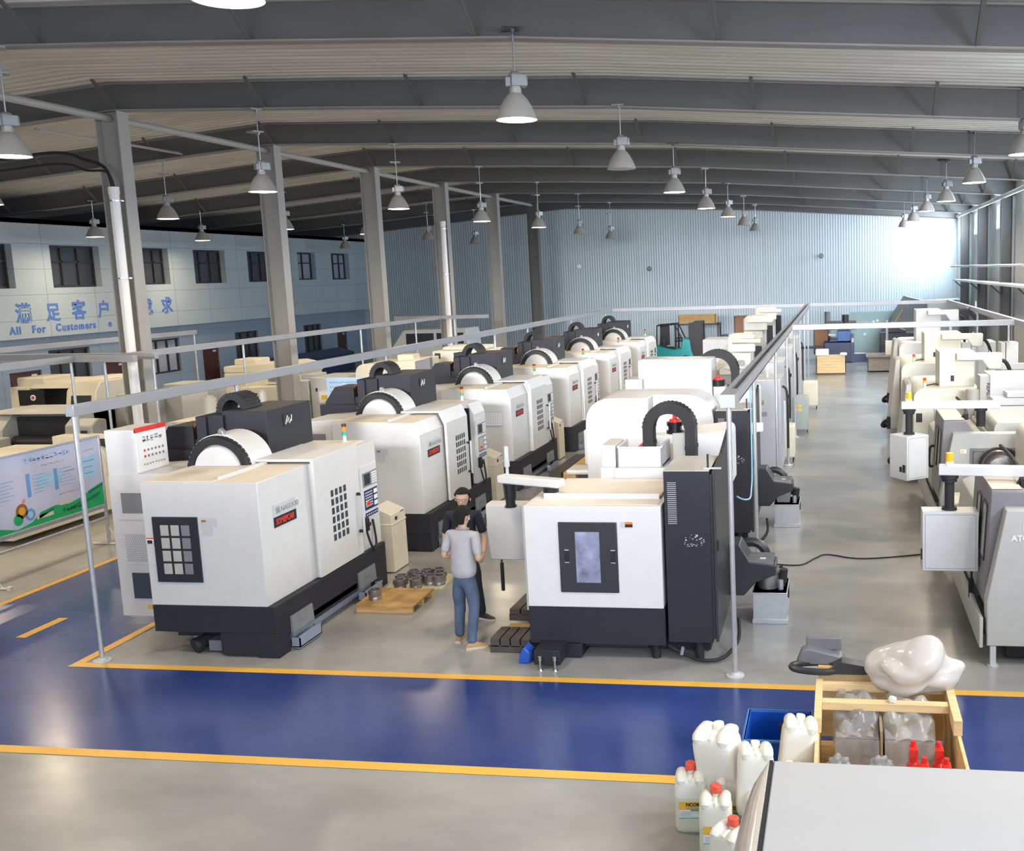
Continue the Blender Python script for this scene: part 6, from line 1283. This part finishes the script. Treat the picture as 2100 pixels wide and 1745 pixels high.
# big white machine cover cut by the frame
t = thing('machine_roof', 'glossy white machine roof filling the bottom right corner', 'machine', (-0.36, 2.2, 0))
m = M(); m.box((0.012, 0, 1.84), (3.2, 2.655, 1.90)); m.build('roof_plate', 'roof_white', t, bevel=0.01)
m = M(); m.box((0.0, 0.02, 0.1), (3.2, 2.62, 1.84)); m.box((-0.06, 0.05, 0.1), (0, 2.5, 1.6)); m.build('body', 'white_panel', t, smooth=False)
m = M(); m.box((-0.006, 0, 1.83), (0.012, 2.655, 1.90)); m.build('rubber_seam', 'rubber', t, smooth=False)
m = M(); vs = []; N = 10; K = 16
for i in range(K+1):
    y = 2.655*(i/K); e = max(0.0, (y-1.95)/0.705); sh = math.sqrt(max(0.0, 1-e*e))
    for j in range(N+1):
        a = PI/2*j/N; vs.append((-0.008-0.125*math.sin(a)*sh, y-0.0, 1.90-0.16*(1-math.cos(a))*max(sh, 0.05)))
m.add(vs, [(i*(N+1)+j, i*(N+1)+j+1, (i+1)*(N+1)+j+1, (i+1)*(N+1)+j) for i in range(K) for j in range(N)])
m.build('edge_moulding', 'roof_cream', t)
# ================================================================== FAR END OF THE HALL
t = thing('forklift', 'teal forklift with a black mast and cab, at the far end beside the left row', 'forklift', (-8.2, 45.2, 0))
m = M(); m.prism([(0.0, 0.25), (0.0, 1.15), (0.35, 1.05), (0.8, 0.95), (1.15, 1.0), (1.25, 1.45), (1.55, 1.40), (1.6, 0.95), (1.72, 0.6), (1.72, 0.3)], 'y', 0, 1.1); m.build('chassis', 'teal', t, bevel=0.04)
m = M(); m.box((0.25, 0.35, 0.9), (0.8, 0.9, 1.05)); m.box((0.25, 0.35, 1.0), (0.37, 0.9, 1.45)); m.build('seat', 'charcoal', t, bevel=0.03)
m = M(); m.tube([(0.05, 0.05, 1.1), (0.08, 0.05, 2.05), (0.9, 0.05, 2.10), (1.30, 0.05, 1.2)], 0.035, 6); m.tube([(0.05, 1.05, 1.1), (0.08, 1.05, 2.05), (0.9, 1.05, 2.10), (1.30, 1.05, 1.2)], 0.035, 6)
for k in range(6): m.box((0.1+k*0.15, 0.05, 2.05), (0.17+k*0.15, 1.05, 2.09))
m.box((0.05, 1.0, 1.1), (0.5, 1.04, 2.0)); m.build('overhead_guard', 'black', t, smooth=False)
m = M(); m.box((1.72, 0.2, 0.1), (2.15, 0.3, 2.2)); m.box((1.72, 0.8, 0.1), (2.15, 0.9, 2.2)); m.box((1.5, 0.1, 0.2), (2.1, 0.95, 2.12)); m.slot(1); m.box((1.72, 0.19, 1.05), (1.84, 0.2, 1.9)); m.build('mast', ['black', 'mid_grey'], t, smooth=False)
for y in (0.35, 0.75):
    m = M(); m.box((2.1, y-0.06, 0.05), (3.1, y+0.06, 0.1)); m.box((2.1, y-0.06, 0.05), (2.16, y+0.06, 0.7)); m.build('fork', 'black', t)
for x, r in ((1.38, 0.35), (0.35, 0.28)):
    m = M(); m.cyl((x, -0.06, r), (x, 0.22, r), r, n=28); m.slot(1); m.cyl((x, -0.075, r), (x, -0.06, r), r*0.5, n=20); m.slot(0); m.cyl((x, -0.085, r), (x, -0.075, r), r*0.18, n=12); m.build('wheel', ['rubber', 'warm_grey'], t)
m = M(); m.tube([(0.95, 0.5, 1.0), (1.02, 0.5, 1.45)], 0.025, 8); m.lathe([(0.16, 1.47), (0.18, 1.45), (0.16, 1.43)], (1.02, 0.5, 0), 16); m.build('steering_wheel', 'black', t)
def crate(lb, x, y, z, w_, d, h, mt='wood', slat=5):
    t = thing('wooden_crate', lb, 'crate', (x, y, z)); m = M()
    for k in range(slat): m.box((0, 0, h*k/slat+0.004), (w_, 0.03, h*(k+1)/slat-0.004)); m.box((0, d-0.03, h*k/slat+0.004), (w_, d, h*(k+1)/slat-0.004)); m.box((0, 0, h*k/slat+0.004), (0.03, d, h*(k+1)/slat-0.004)); m.box((w_-0.03, 0, h*k/slat+0.004), (w_, d, h*(k+1)/slat-0.004))
    m.build('boards', mt, t, smooth=False); m = M(); m.box((0.02, 0.02, 0.02), (w_-0.02, d-0.02, h-0.03)); m.build('contents', mt, t, smooth=False); return t
t = crate('yellow pine crate standing across the end of the aisle', -0.95, 42.5, 0.06, 1.22, 0.7, 0.72, 'wood_pale', 6)
m = M(); m.box((0, 0.05, -0.06), (1.2, 0.15, 0.0)); m.box((0, 0.5, -0.06), (1.2, 0.6, 0)); m.build('skid', 'wood_dark', t, smooth=False)
m = M(); m.box((0, 0, 0), (0.55, 0.6, 0.26)); tag(m.build('foam_block', 'white_paint', loc=(-0.98, 42.52, 0.78), bevel=0.04), 'white foam block on the left of the aisle-end pine crate', 'block')
m = M(); m.box((0, 0, 0), (0.3, 0.3, 0.12)); tag(m.build('plastic_wrap', 'white_paint', loc=(0.02, 42.4, 0.785), bevel=0.05), 'small white wrap on the right corner of the aisle-end pine crate', 'wrap')
crate('brown plywood crate standing high behind the forklift mast', -5.2, 51.0, 1.2, 0.9, 0.8, 0.95, 'wood_brown', 2)
t = thing('machine_table', 'dark blue covered machine table under the brown plywood crate', 'machine', (-5.9, 50.2, 0)); m = M(); m.box((0, 0, 0), (2.2, 1.8, 1.2)); m.build('body', 'navy', t, bevel=0.03)
crate('yellow wooden crate on top of the forklift cab roof line, by the wall', -8.1, 51.5, 1.8, 1.9, 0.8, 0.45, 'wood', 2)
t = thing('storage_rack', 'dark rack holding the yellow crate behind the forklift', 'rack', (-8.3, 51.3, 0)); m = M()
for x in (0, 2.2):
    for y in (0, 1.0): m.box((x, y, 0), (x+0.08, y+0.08, 1.8))
m.box((0, 0, 1.72), (2.28, 1.08, 1.8)); m.box((0, 0, 0.9), (2.28, 1.08, 0.96)); m.build('frame', 'charcoal', t, smooth=False)
t = thing('machine_cabinet', 'pale grey boxy machine with a rounded opening, right of the forklift', 'machine', (-5.0, 37.0, 0))
m = M(); m.box((0, 0.3, 0), (2.6, 2.0, 1.9)); m.prism(rnd_poly([(0.8, 0.3), (0.8, 1.75), (2.0, 1.75), (2.0, 0.3)], 0.3, 1), 'y', -0.3, 0.32); m.box((1.0, 0.0, 1.9), (1.8, 0.6, 2.1)); m.build('case', 'light_grey', t, bevel=0.03)
m = M(); m.box((2.0, -0.05, 0.6), (2.3, 0.31, 1.7)); m.build('way_cover', 'rubber', t, smooth=False)
# blue machines at the end of the aisle
t = thing('blue_machine', 'dark blue machine with a square blue cabinet, at the end of the aisle', 'machine', (-0.7, 48.0, 0))
m = M(); m.box((0, 0, 0), (1.4, 1.6, 0.95)); m.prism([(0.2, 0.95), (0.3, 1.12), (1.0, 1.08), (1.4, 0.95)], 'y', 0.1, 1.4); m.build('bed', 'navy', t, bevel=0.03)
m = M(); m.box((0.62, -0.15, 1.0), (1.25, 0.5, 1.48)); m.slot(1); m.box((0.7, -0.1, 1.48), (1.1, 0.4, 1.58)); m.build('cabinet', ['machine_blue', 'charcoal'], t, bevel=0.02)
m = M(); m.box((1.25, -0.3, 0.0), (1.38, 0.6, 1.3)); m.box((1.3, 0.0, 0), (2.3, 0.2, 0.42)); m.slot(1); m.box((1.40, -0.02, 0.40), (1.95, 0.0, 0.44)); m.slot(2); m.box((1.27, -0.31, 0.95), (1.37, -0.3, 1.15)); m.build('side_frame', ['navy', 'white_paint', 'light_grey'], t, smooth=False)
m = M(); m.tube([(1.0, 0.6, 1.0), (1.0, 0.6, 2.2)], 0.16, 10); m.box((0.1, 0.5, 1.5), (1.5, 0.9, 1.9)); m.build('column', 'charcoal', t)
t = thing('drill_column', 'grey drill column with a dark head and a picture-like panel, left of the blue cabinet', 'machine', (-1.1, 49.6, 0))
m = M(); m.cyl((0.55, 0.3, 0), (0.55, 0.3, 2.3), 0.14, n=16); m.box((0.2, 0, 0), (1.1, 0.7, 0.6)); m.build('column', 'mid_grey', t); m = M(); m.box((0.2, -0.1, 1.15), (0.95, 0.4, 1.25)); m.build('table', 'dull_steel', t)
crate('framed brown panel leaning by the drill column', -1.2, 49.2, 0.3, 0.7, 0.12, 1.25, 'wood_brown', 1)
t = thing('work_bench', 'dark cluttered bench left of the drill column', 'bench', (-1.9, 47.5, 0)); m = M(); m.box((0, 0, 0.7), (1.0, 0.8, 0.78)); m.box((0.05, 0.05, 0), (0.12, 0.75, 0.7)); m.box((0.88, 0.05, 0), (0.95, 0.75, 0.7)); m.build('frame', 'charcoal', t, smooth=False)
t = thing('lathe', 'old dusty machine bed with a white and blue display box, right end of the aisle', 'machine', (1.2, 43.2, 0))
m = M(); m.prism([(0, 0.05), (0, 0.62), (1.5, 0.62), (1.35, 0.05)], 'y', 0, 1.2); m.box((-0.1, -0.1, 0.62), (1.6, 1.2, 0.72)); m.build('bed', 'old_brown', t, bevel=0.02)
m = M(); m.box((0.72, 0.1, 0.72), (1.62, 0.6, 1.28)); m.slot(1); m.box((0.98, 0.09, 0.82), (1.5, 0.1, 1.18)); m.build('display_box', ['cream', 'blue'], t, smooth=False)
t = thing('green_board', 'pale green glazed partition with white papers on the far wall', 'partition', (0.6, 55.0, 0)); m = M(); m.box((0, 0, 0), (3.0, 0.06, 2.05)); m.build('panel', 'partition_green', t, smooth=False)
m = M(); rr = random.Random(6)
for x, z in ((0.6, 1.3), (0.8, 1.35), (1.15, 1.45), (1.35, 1.5), (1.3, 1.3), (0.7, 0.8)): m.box((x, -0.01, z), (x+0.13, 0, z+0.12))
m.build('paper_sheet', 'white_paint', t, smooth=False)
# leaning dark cover and white hood at the far right
t = thing('inclined_hood', 'large dark sloping hood with a pale roof in the far right corner', 'hood', (2.2, 52.0, 0))
m = M(); m.prism([(0.0, 1.0), (1.15, 2.85), (2.15, 2.55), (2.15, 0.9), (0.6, 0.2), (0, 0.2)], 'y', 0, 2.6); m.box((0.3, 0.1, 0), (2.0, 2.5, 0.3)); m.build('side_panel', 'hood_dark', t, smooth=False)
m = M(); m.add([(1.15, -0.02, 2.86), (1.15, 2.62, 2.86), (2.2, 2.62, 2.58), (2.2, -0.02, 2.58), (3.9, 2.6, 2.66), (3.9, -0.02, 2.66)], [(3, 2, 1, 0), (3, 5, 4, 2)]); m.box((2.15, 0, 0.3), (3.7, 2.6, 2.58)); m.build('hood_roof', 'pale_panel', t, smooth=False)
m = M(); m.tube([(0.35, -0.02, 1.25), (0.95, -0.02, 2.25)], 0.02, 5); m.build('yellow_edge', 'yellow', t)
t = thing('dark_machine', 'black machine with a grey column at the foot of the sloping hood', 'machine', (1.9, 48.5, 0)); m = M(); m.box((0, 0, 0), (1.6, 1.0, 1.3)); m.prism([(0.3, 1.3), (0.3, 1.75), (1.2, 1.4), (1.2, 1.3)], 'y', 0, 0.8); m.build('body', 'charcoal', t, bevel=0.03); m = M(); m.cyl((0.3, -0.1, 0.9), (0.3, -0.1, 1.9), 0.08, n=12); m.cyl((0.3, -0.1, 1.6), (0.3, -0.1, 1.75), 0.14, n=12); m.build('column', 'galvanised', t)
# ================================================================== PEOPLE
def skin_build(name, mt, chains, parent, sub=2, kind=None):
    """skinned figure frozen into a plain mesh"""
    import bmesh
    vs, es, rs, roots = [], [], [], []
    for ch in chains:
        prev = None
        for it in ch:
            if isinstance(it, int): prev = it; continue
            co, rx, ry = it; vs.append(co); rs.append((rx, ry)); i = len(vs)-1
            if prev is None: roots.append(i)
            else: es.append((prev, i))
            prev = i
    bm = bmesh.new(); sl = bm.verts.layers.skin.verify(); bv = [bm.verts.new(v) for v in vs]; bm.verts.ensure_lookup_table()
    for a, b in es: bm.edges.new((bv[a], bv[b]))
    for v, r in zip(bv, rs): v[sl].radius = r
    for r in roots: bv[r][sl].use_root = True
    me = bpy.data.meshes.new(name+'_rig'); bm.to_mesh(me); bm.free()
    o = bpy.data.objects.new(name+'_rig', me); COL.objects.link(o)
    md = o.modifiers.new('skin', 'SKIN'); md.use_smooth_shade = True; md.branch_smoothing = 0.5
    m2 = o.modifiers.new('sub', 'SUBSURF'); m2.levels = sub; m2.render_levels = sub
    dg = bpy.context.evaluated_depsgraph_get(); dg.update()
    out = bpy.data.meshes.new_from_object(o.evaluated_get(dg)); bpy.data.objects.remove(o); bpy.data.meshes.remove(me)
    out.name = name; out.materials.clear(); out.materials.append(MATS[mt])
    for p in out.polygons: p.use_smooth = True
    r = bpy.data.objects.new(name, out); COL.objects.link(r)
    if parent is not None: r.parent = parent
    return r
def V3(*a): return Vector(a)
def hand(wrist, direction, palm_n, curl, side, chains):
    """palm, four fingers and a thumb as chains rooted in the palm"""
    d = Vector(direction).normalized(); n = Vector(palm_n); n = (n-d*n.dot(d)).normalized(); a = d.cross(n)*side
    w = Vector(wrist); chains.append([(tuple(w), 0.022, 0.026), (tuple(w+d*0.035), 0.018, 0.034), (tuple(w+d*0.075), 0.014, 0.036)])
    for k, (off, L) in enumerate(((-0.028, 0.062), (-0.010, 0.072), (0.010, 0.066), (0.027, 0.052))):
        p = w+d*0.062+a*off; c = []; dd = d.copy()
        c.append((tuple(p), 0.0085, 0.0085))
        for s in range(3):
            dd = (dd+n*curl*(0.5+0.25*s)).normalized(); p = p+dd*L/2.4; c.append((tuple(p), 0.0082-0.0008*s, 0.0082-0.0008*s))
        chains.append(c)
    p = w+d*0.02-a*0.02; t1 = (d*0.5-a*0.8+n*0.3).normalized()
    chains.append([(tuple(p), 0.011, 0.011), (tuple(p+t1*0.028), 0.010, 0.010), (tuple(p+t1*0.04+(d*0.9-a*0.2+n*0.5).normalized()*0.022), 0.0085, 0.0085)])
def shoe(parent, p, ang, mt, sole, L=0.27):
    """foot pointing along ang, heel at p"""
    m = M(); prof = [(0.0, 0.030, 0.05), (0.03, 0.038, 0.075), (0.08, 0.036, 0.095), (0.13, 0.038, 0.085), (0.18, 0.045, 0.062), (0.23, 0.044, 0.045), (0.262, 0.030, 0.036), (0.275, 0.012, 0.028)]
    c, s = math.cos(ang), math.sin(ang); vs = []; n = 12
    for x, hw, h in prof:
        for k in range(n+1):
            a = PI*k/n; yy = hw*math.cos(a); zz = 0.022+(h-0.022)*math.sin(a)**0.7; vs.append((p[0]+x*c-yy*s, p[1]+x*s+yy*c, zz))
    q = n+1; fs = [(i*q+k, i*q+k+1, (i+1)*q+k+1, (i+1)*q+k) for i in range(len(prof)-1) for k in range(n)]+[tuple(range(q))[::-1], tuple(range((len(prof)-1)*q, len(prof)*q))]
    m.add(vs, fs); o = m.build('shoe', mt, parent)
    m = M(); top = [(x, hw*1.06) for x, hw, h in prof]; out = [(x, w_) for x, w_ in top]+[(0.282, 0)]+[(x, -w_) for x, w_ in top[::-1]]+[(-0.008, 0)]
    m.prism([(p[0]+x*c-y*s, p[1]+x*s+y*c) for x, y in out], 'z', 0.0, 0.028); m.build('sole', sole, o)
    return o
def person(label, loc, rot, H, pose, shirt, trousers, shoe_m, sole_m, face, collar):
    t = thing('person', label, 'person', loc, rot); k = H/1.70
    P = pose
    def S(v): return (v[0]*k, v[1]*k, v[2]*k)
    lean = P.get('lean', 0.0)
    tor = [((0, 0, 0.93), .085, .085), ((0, lean*.3, 1.06), .095, .085), ((0, lean*.7, 1.22), .10, .088), ((0, lean, 1.36), .095, .075), ((0, lean, 1.425), .075, .065), ((0, lean+.01, 1.47), .05, .052)]
    hd = P['head']; hx, hy = hd[0], hd[1]
    head = [((hx*.5, lean+.015+hy*.5, 1.50), .052, .056), ((hx, lean+.025+hy, 1.545), .076, .088), ((hx, lean+.02+hy, 1.595), .090, .102), ((hx, lean+.01+hy, 1.64), .088, .100), ((hx, lean+.005+hy, 1.68), .062, .072)]
    ch = [[(S(c), a*k, b*k) for c, a, b in tor+head]]
    arms = P['arms']; idx = 3; cnt = len(ch[0])
    for side, (el, wr, hdir, pn, curl) in zip((-1, 1), arms):
        sh = (side*0.185, lean, 1.375); c = [idx, (S(sh), .05*k, .052*k), (S(tuple((Vector(sh)+Vector(el))/2)), .044*k, .046*k), (S(el), .037*k, .038*k), (S(tuple((Vector(el)*0.6+Vector(wr)*0.4))), .037*k, .036*k), (S(wr), .024*k, .028*k)]
        ch.append(c)
    for side, (kn, an) in zip((-1, 1), P['legs']):
        hp = (side*0.075, 0, 0.82); ch.append([0, (S(hp), .062*k, .062*k), (S(kn), .046*k, .046*k), (S(tuple(Vector(kn)*0.55+Vector(an)*0.45)), .042*k, .042*k), (S(an), .036*k, .038*k)])
    for side, (el, wr, hdir, pn, curl) in zip((-1, 1), arms): hand(S(wr), hdir, pn, curl, side, ch)
    body = skin_build('body', 'skin', ch, t, 2)
    # shirt
    ts = [((0, 0, 0.80), .178, .150), ((0, lean*.3, 1.0), .168, .140), ((0, lean*.6, 1.15), .170, .138), ((0, lean*.9, 1.29), .176, .132), ((0, lean, 1.38), .142, .10), ((0, lean, 1.435), .078, .07)]
    ch = [[(S(c), a*k, b*k) for c, a, b in ts]]
    for side, (el, wr, *_) in zip((-1, 1), arms):
        sh = Vector((side*0.175, lean, 1.375)); e = Vector(el); ch.append([4, (S(tuple(sh)), .068*k, .07*k), (S(tuple(sh*0.5+e*0.5)), .058*k, .060*k), (S(tuple(sh*0.12+e*0.88)), .056*k, .058*k)])
    so = skin_build('shirt', shirt, ch, t, 2)
    if collar:
        m = M(); m.tube([S((0.068*math.cos(a), lean+0.01+0.070*math.sin(a), 1.438+0.012*math.sin(a+PI))) for a in [2*PI*i/20 for i in range(20)]], 0.014*k, 8, closed=True); m.build('collar', collar, so)
    # trousers
    ch = [[(S((0, 0, 0.995)), .140*k, .105*k), (S((0, 0, 0.93)), .152*k, .116*k), (S((0, 0, 0.86)), .15*k, .12*k)]]
    for side, (kn, an) in zip((-1, 1), P['legs']):
        hp = Vector((side*0.09, 0, 0.80)); kn = Vector(kn); an = Vector(an); c = [2, (S(tuple(hp)), .105*k, .105*k), (S(tuple(hp*.5+kn*.5)), .088*k, .09*k), (S(tuple(kn)), .068*k, .072*k), (S(tuple(kn*.5+an*.5)), .064*k, .068*k), (S(tuple(an*0.85+kn*.15)), .058*k, .064*k), (S(tuple(an-Vector((0, 0, .02)))), .057*k, .066*k)]; ch.append(c)
    skin_build('trousers', trousers, ch, t, 2)
    for side, (kn, an), fa in zip((-1, 1), P['legs'], P['feet']):
        a = PI/2+fa; hx_ = an[0]*k-0.07*math.cos(a); hy_ = an[1]*k-0.07*math.sin(a); shoe(t, (hx_, hy_), a, shoe_m, sole_m)
    # hair cap and ears
    c0 = Vector(S((hx, lean+.008+hy, 1.607))); m = M(); N, K = 24, 12; vs = []; rr = random.Random(9)
    for i in range(K+1):
        th = PI*0.5*i/K*1.25
        for j in range(N):
            ph = 2*PI*j/N; d = Vector((math.sin(th)*math.cos(ph), math.sin(th)*math.sin(ph), math.cos(th)))
            lim = 1.0 if d.z > 0.28 else 1.0; q = 1.0+0.012*rr.random()
            z = d.z*0.115*k*(1.0 if d.z > 0 or d.y > 0 else 2.3)
            if d.y > 0.25: z = max(z, 0.045*k)                       # hairline above the forehead
            elif abs(d.x) > 0.75: z = max(z, 0.0*k)
            vs.append((c0.x+d.x*0.103*k*q*(1 if d.z > -.1 else .92), c0.y+d.y*0.116*k*q*(1 if d.z > -.1 else .95), c0.z+z))
    m.add(vs, [(i*N+j, (i+1)*N+j, (i+1)*N+(j+1) % N, i*N+(j+1) % N) for i in range(K) for j in range(N)]); m.build('hair', 'hair', t)
    m = M()
    for sx in (-1, 1): m.lathe([(0.0, -0.008), (0.017, -0.006), (0.02, 0.0), (0.012, 0.006), (0.0, 0.004)], (c0.x+sx*0.093*k, c0.y-0.002, c0.z-0.045*k), 12, 'x')
    m.build('ears', 'skin', t)
    if face:
        fy = c0.y+0.094*k; z0 = c0.z-0.028*k
        m = M(); m.prism([(fy-0.01, z0), (fy+0.004, z0-0.01), (fy+0.024, z0-0.042), (fy+0.008, z0-0.05), (fy-0.01, z0-0.05)], 'x', c0.x-0.011, c0.x+0.011); m.build('nose', 'skin', t, bevel=0.005)
        for sx in (-1, 1):
            m = M(); m.lathe([(0, 0.006), (0.009, 0.004), (0.012, 0), (0.0, -0.002)], (c0.x+sx*0.031*k, fy-0.014, z0-0.004), 14, 'y'); m.slot(1); m.cyl((c0.x+sx*0.031*k, fy-0.010, z0-0.004), (c0.x+sx*0.031*k, fy-0.006, z0-0.004), 0.005, n=10); m.build('eye', ['white_paint', 'black'], t)
            m = M(); m.tube([(c0.x+sx*0.014, fy-0.004, z0+0.022), (c0.x+sx*0.034, fy-0.006, z0+0.026), (c0.x+sx*0.050, fy-0.016, z0+0.020)], 0.0035, 6); m.build('eyebrow', 'hair', t)
        m = M(); m.tube([(c0.x-0.022, fy-0.008, z0-0.072), (c0.x, fy+0.002, z0-0.069), (c0.x+0.022, fy-0.008, z0-0.072)], 0.0045, 6); m.build('mouth', 'lips', t)
        m = M()
        for sx in (-1, 1):
            cx = c0.x+sx*0.033*k; m.tube([(cx+0.025*math.cos(a), fy+0.006, z0-0.006+0.018*math.sin(a)) for a in [2*PI*i/16 for i in range(16)]], 0.0022, 5, closed=True); m.tube([(cx+sx*0.025, fy+0.004, z0), (c0.x+sx*0.078*k, c0.y, z0+0.002)], 0.0018, 5)
        m.tube([(c0.x-0.009, fy+0.008, z0), (c0.x+0.009, fy+0.008, z0)], 0.002, 5); m.build('glasses', 'frame_dark', t)
    return t
person('person in a pale grey polo shirt, jeans and tan shoes, seen from behind', (-4.46, 11.22, 0), -0.22, 1.69,
       dict(head=(0.0, 0.015), lean=0.02, arms=[((-0.235, -0.06, 1.10), (-0.16, 0.17, 1.07), (0.85, 0.5, -0.05), (0, -0.3, -1), 0.5), ((0.25, -0.05, 1.09), (0.15, 0.18, 1.06), (-0.85, 0.5, 0.0), (0, -0.3, -1), 0.5)],
            legs=[((-0.12, 0.05, 0.48), (-0.15, 0.05, 0.08)), ((0.12, 0.0, 0.48), (0.13, -0.12, 0.08))], feet=(0.15, -0.85)), 'shirt_grey', 'jeans', 'shoe_tan', 'sole', False, 'shirt_collar')
person('person with glasses in a dark navy T-shirt and black trousers, facing the camera', (-4.78, 12.12, 0), PI+0.12, 1.73,
       dict(head=(-0.02, 0.02), lean=0.01, arms=[((-0.25, -0.02, 1.08), (-0.27, 0.16, 0.90), (0.1, 0.5, -0.8), (1, 0, 0), 0.5), ((0.25, -0.02, 1.08), (0.20, 0.17, 0.98), (-0.3, 0.7, -0.5), (-1, 0, 0), 0.5)],
            legs=[((-0.13, 0.04, 0.48), (-0.17, 0.02, 0.08)), ((0.09, 0.02, 0.48), (0.10, 0.0, 0.08))], feet=(1.15, 0.1)), 'shirt_navy', 'trousers', 'shoe_black', 'sole', True, 'shirt_navy')
# ================================================================== GROUPS OF REPEATS
GR = {'high_bay_lamp': 'high bay lamps hanging from the roof beams', 'roof_beam': 'steel roof beams', 'steel_column': 'steel columns', 'support_post': 'posts carrying the service rails', 'service_rail': 'grey service rails above the machines',
      'jerry_can': 'jerry cans beside the crates', 'red_spray_bottle': 'red bottles in the pine crate', 'coolant_bin': 'cream coolant bins between the machines', 'oil_cooler': 'oil coolers along the aisle', 'tie_pipe': 'roof tie pipes',
      'turning_centre': 'slant-fronted turning centres', 'wrapped_box': 'wrapped boxes in the pine crate', 'slotted_casting': 'T-slotted castings', 'control_pendant': 'hanging control boxes', 'wall_lamp': 'small lamps on the far wall',
      'drain_pipe': 'pipes on the ridge columns', 'power_cable': 'black power cables'}
for o in list(bpy.data.objects):
    if o.parent is not None or 'label' not in o: continue
    k = o.name.split('.')[0]
    if k in GR: o['group'] = GR[k]
    elif k == 'machining_centre':
        x, y = o.location.x, o.location.y
        o['group'] = 'dark-based machining centres of the left row' if x < -5 else 'machining centres of the middle row' if x < 0 else 'machining centres of the right row'
    elif k == 'coolant_tank' and o.parent is None: o['group'] = 'steel coolant tanks on the aisle'
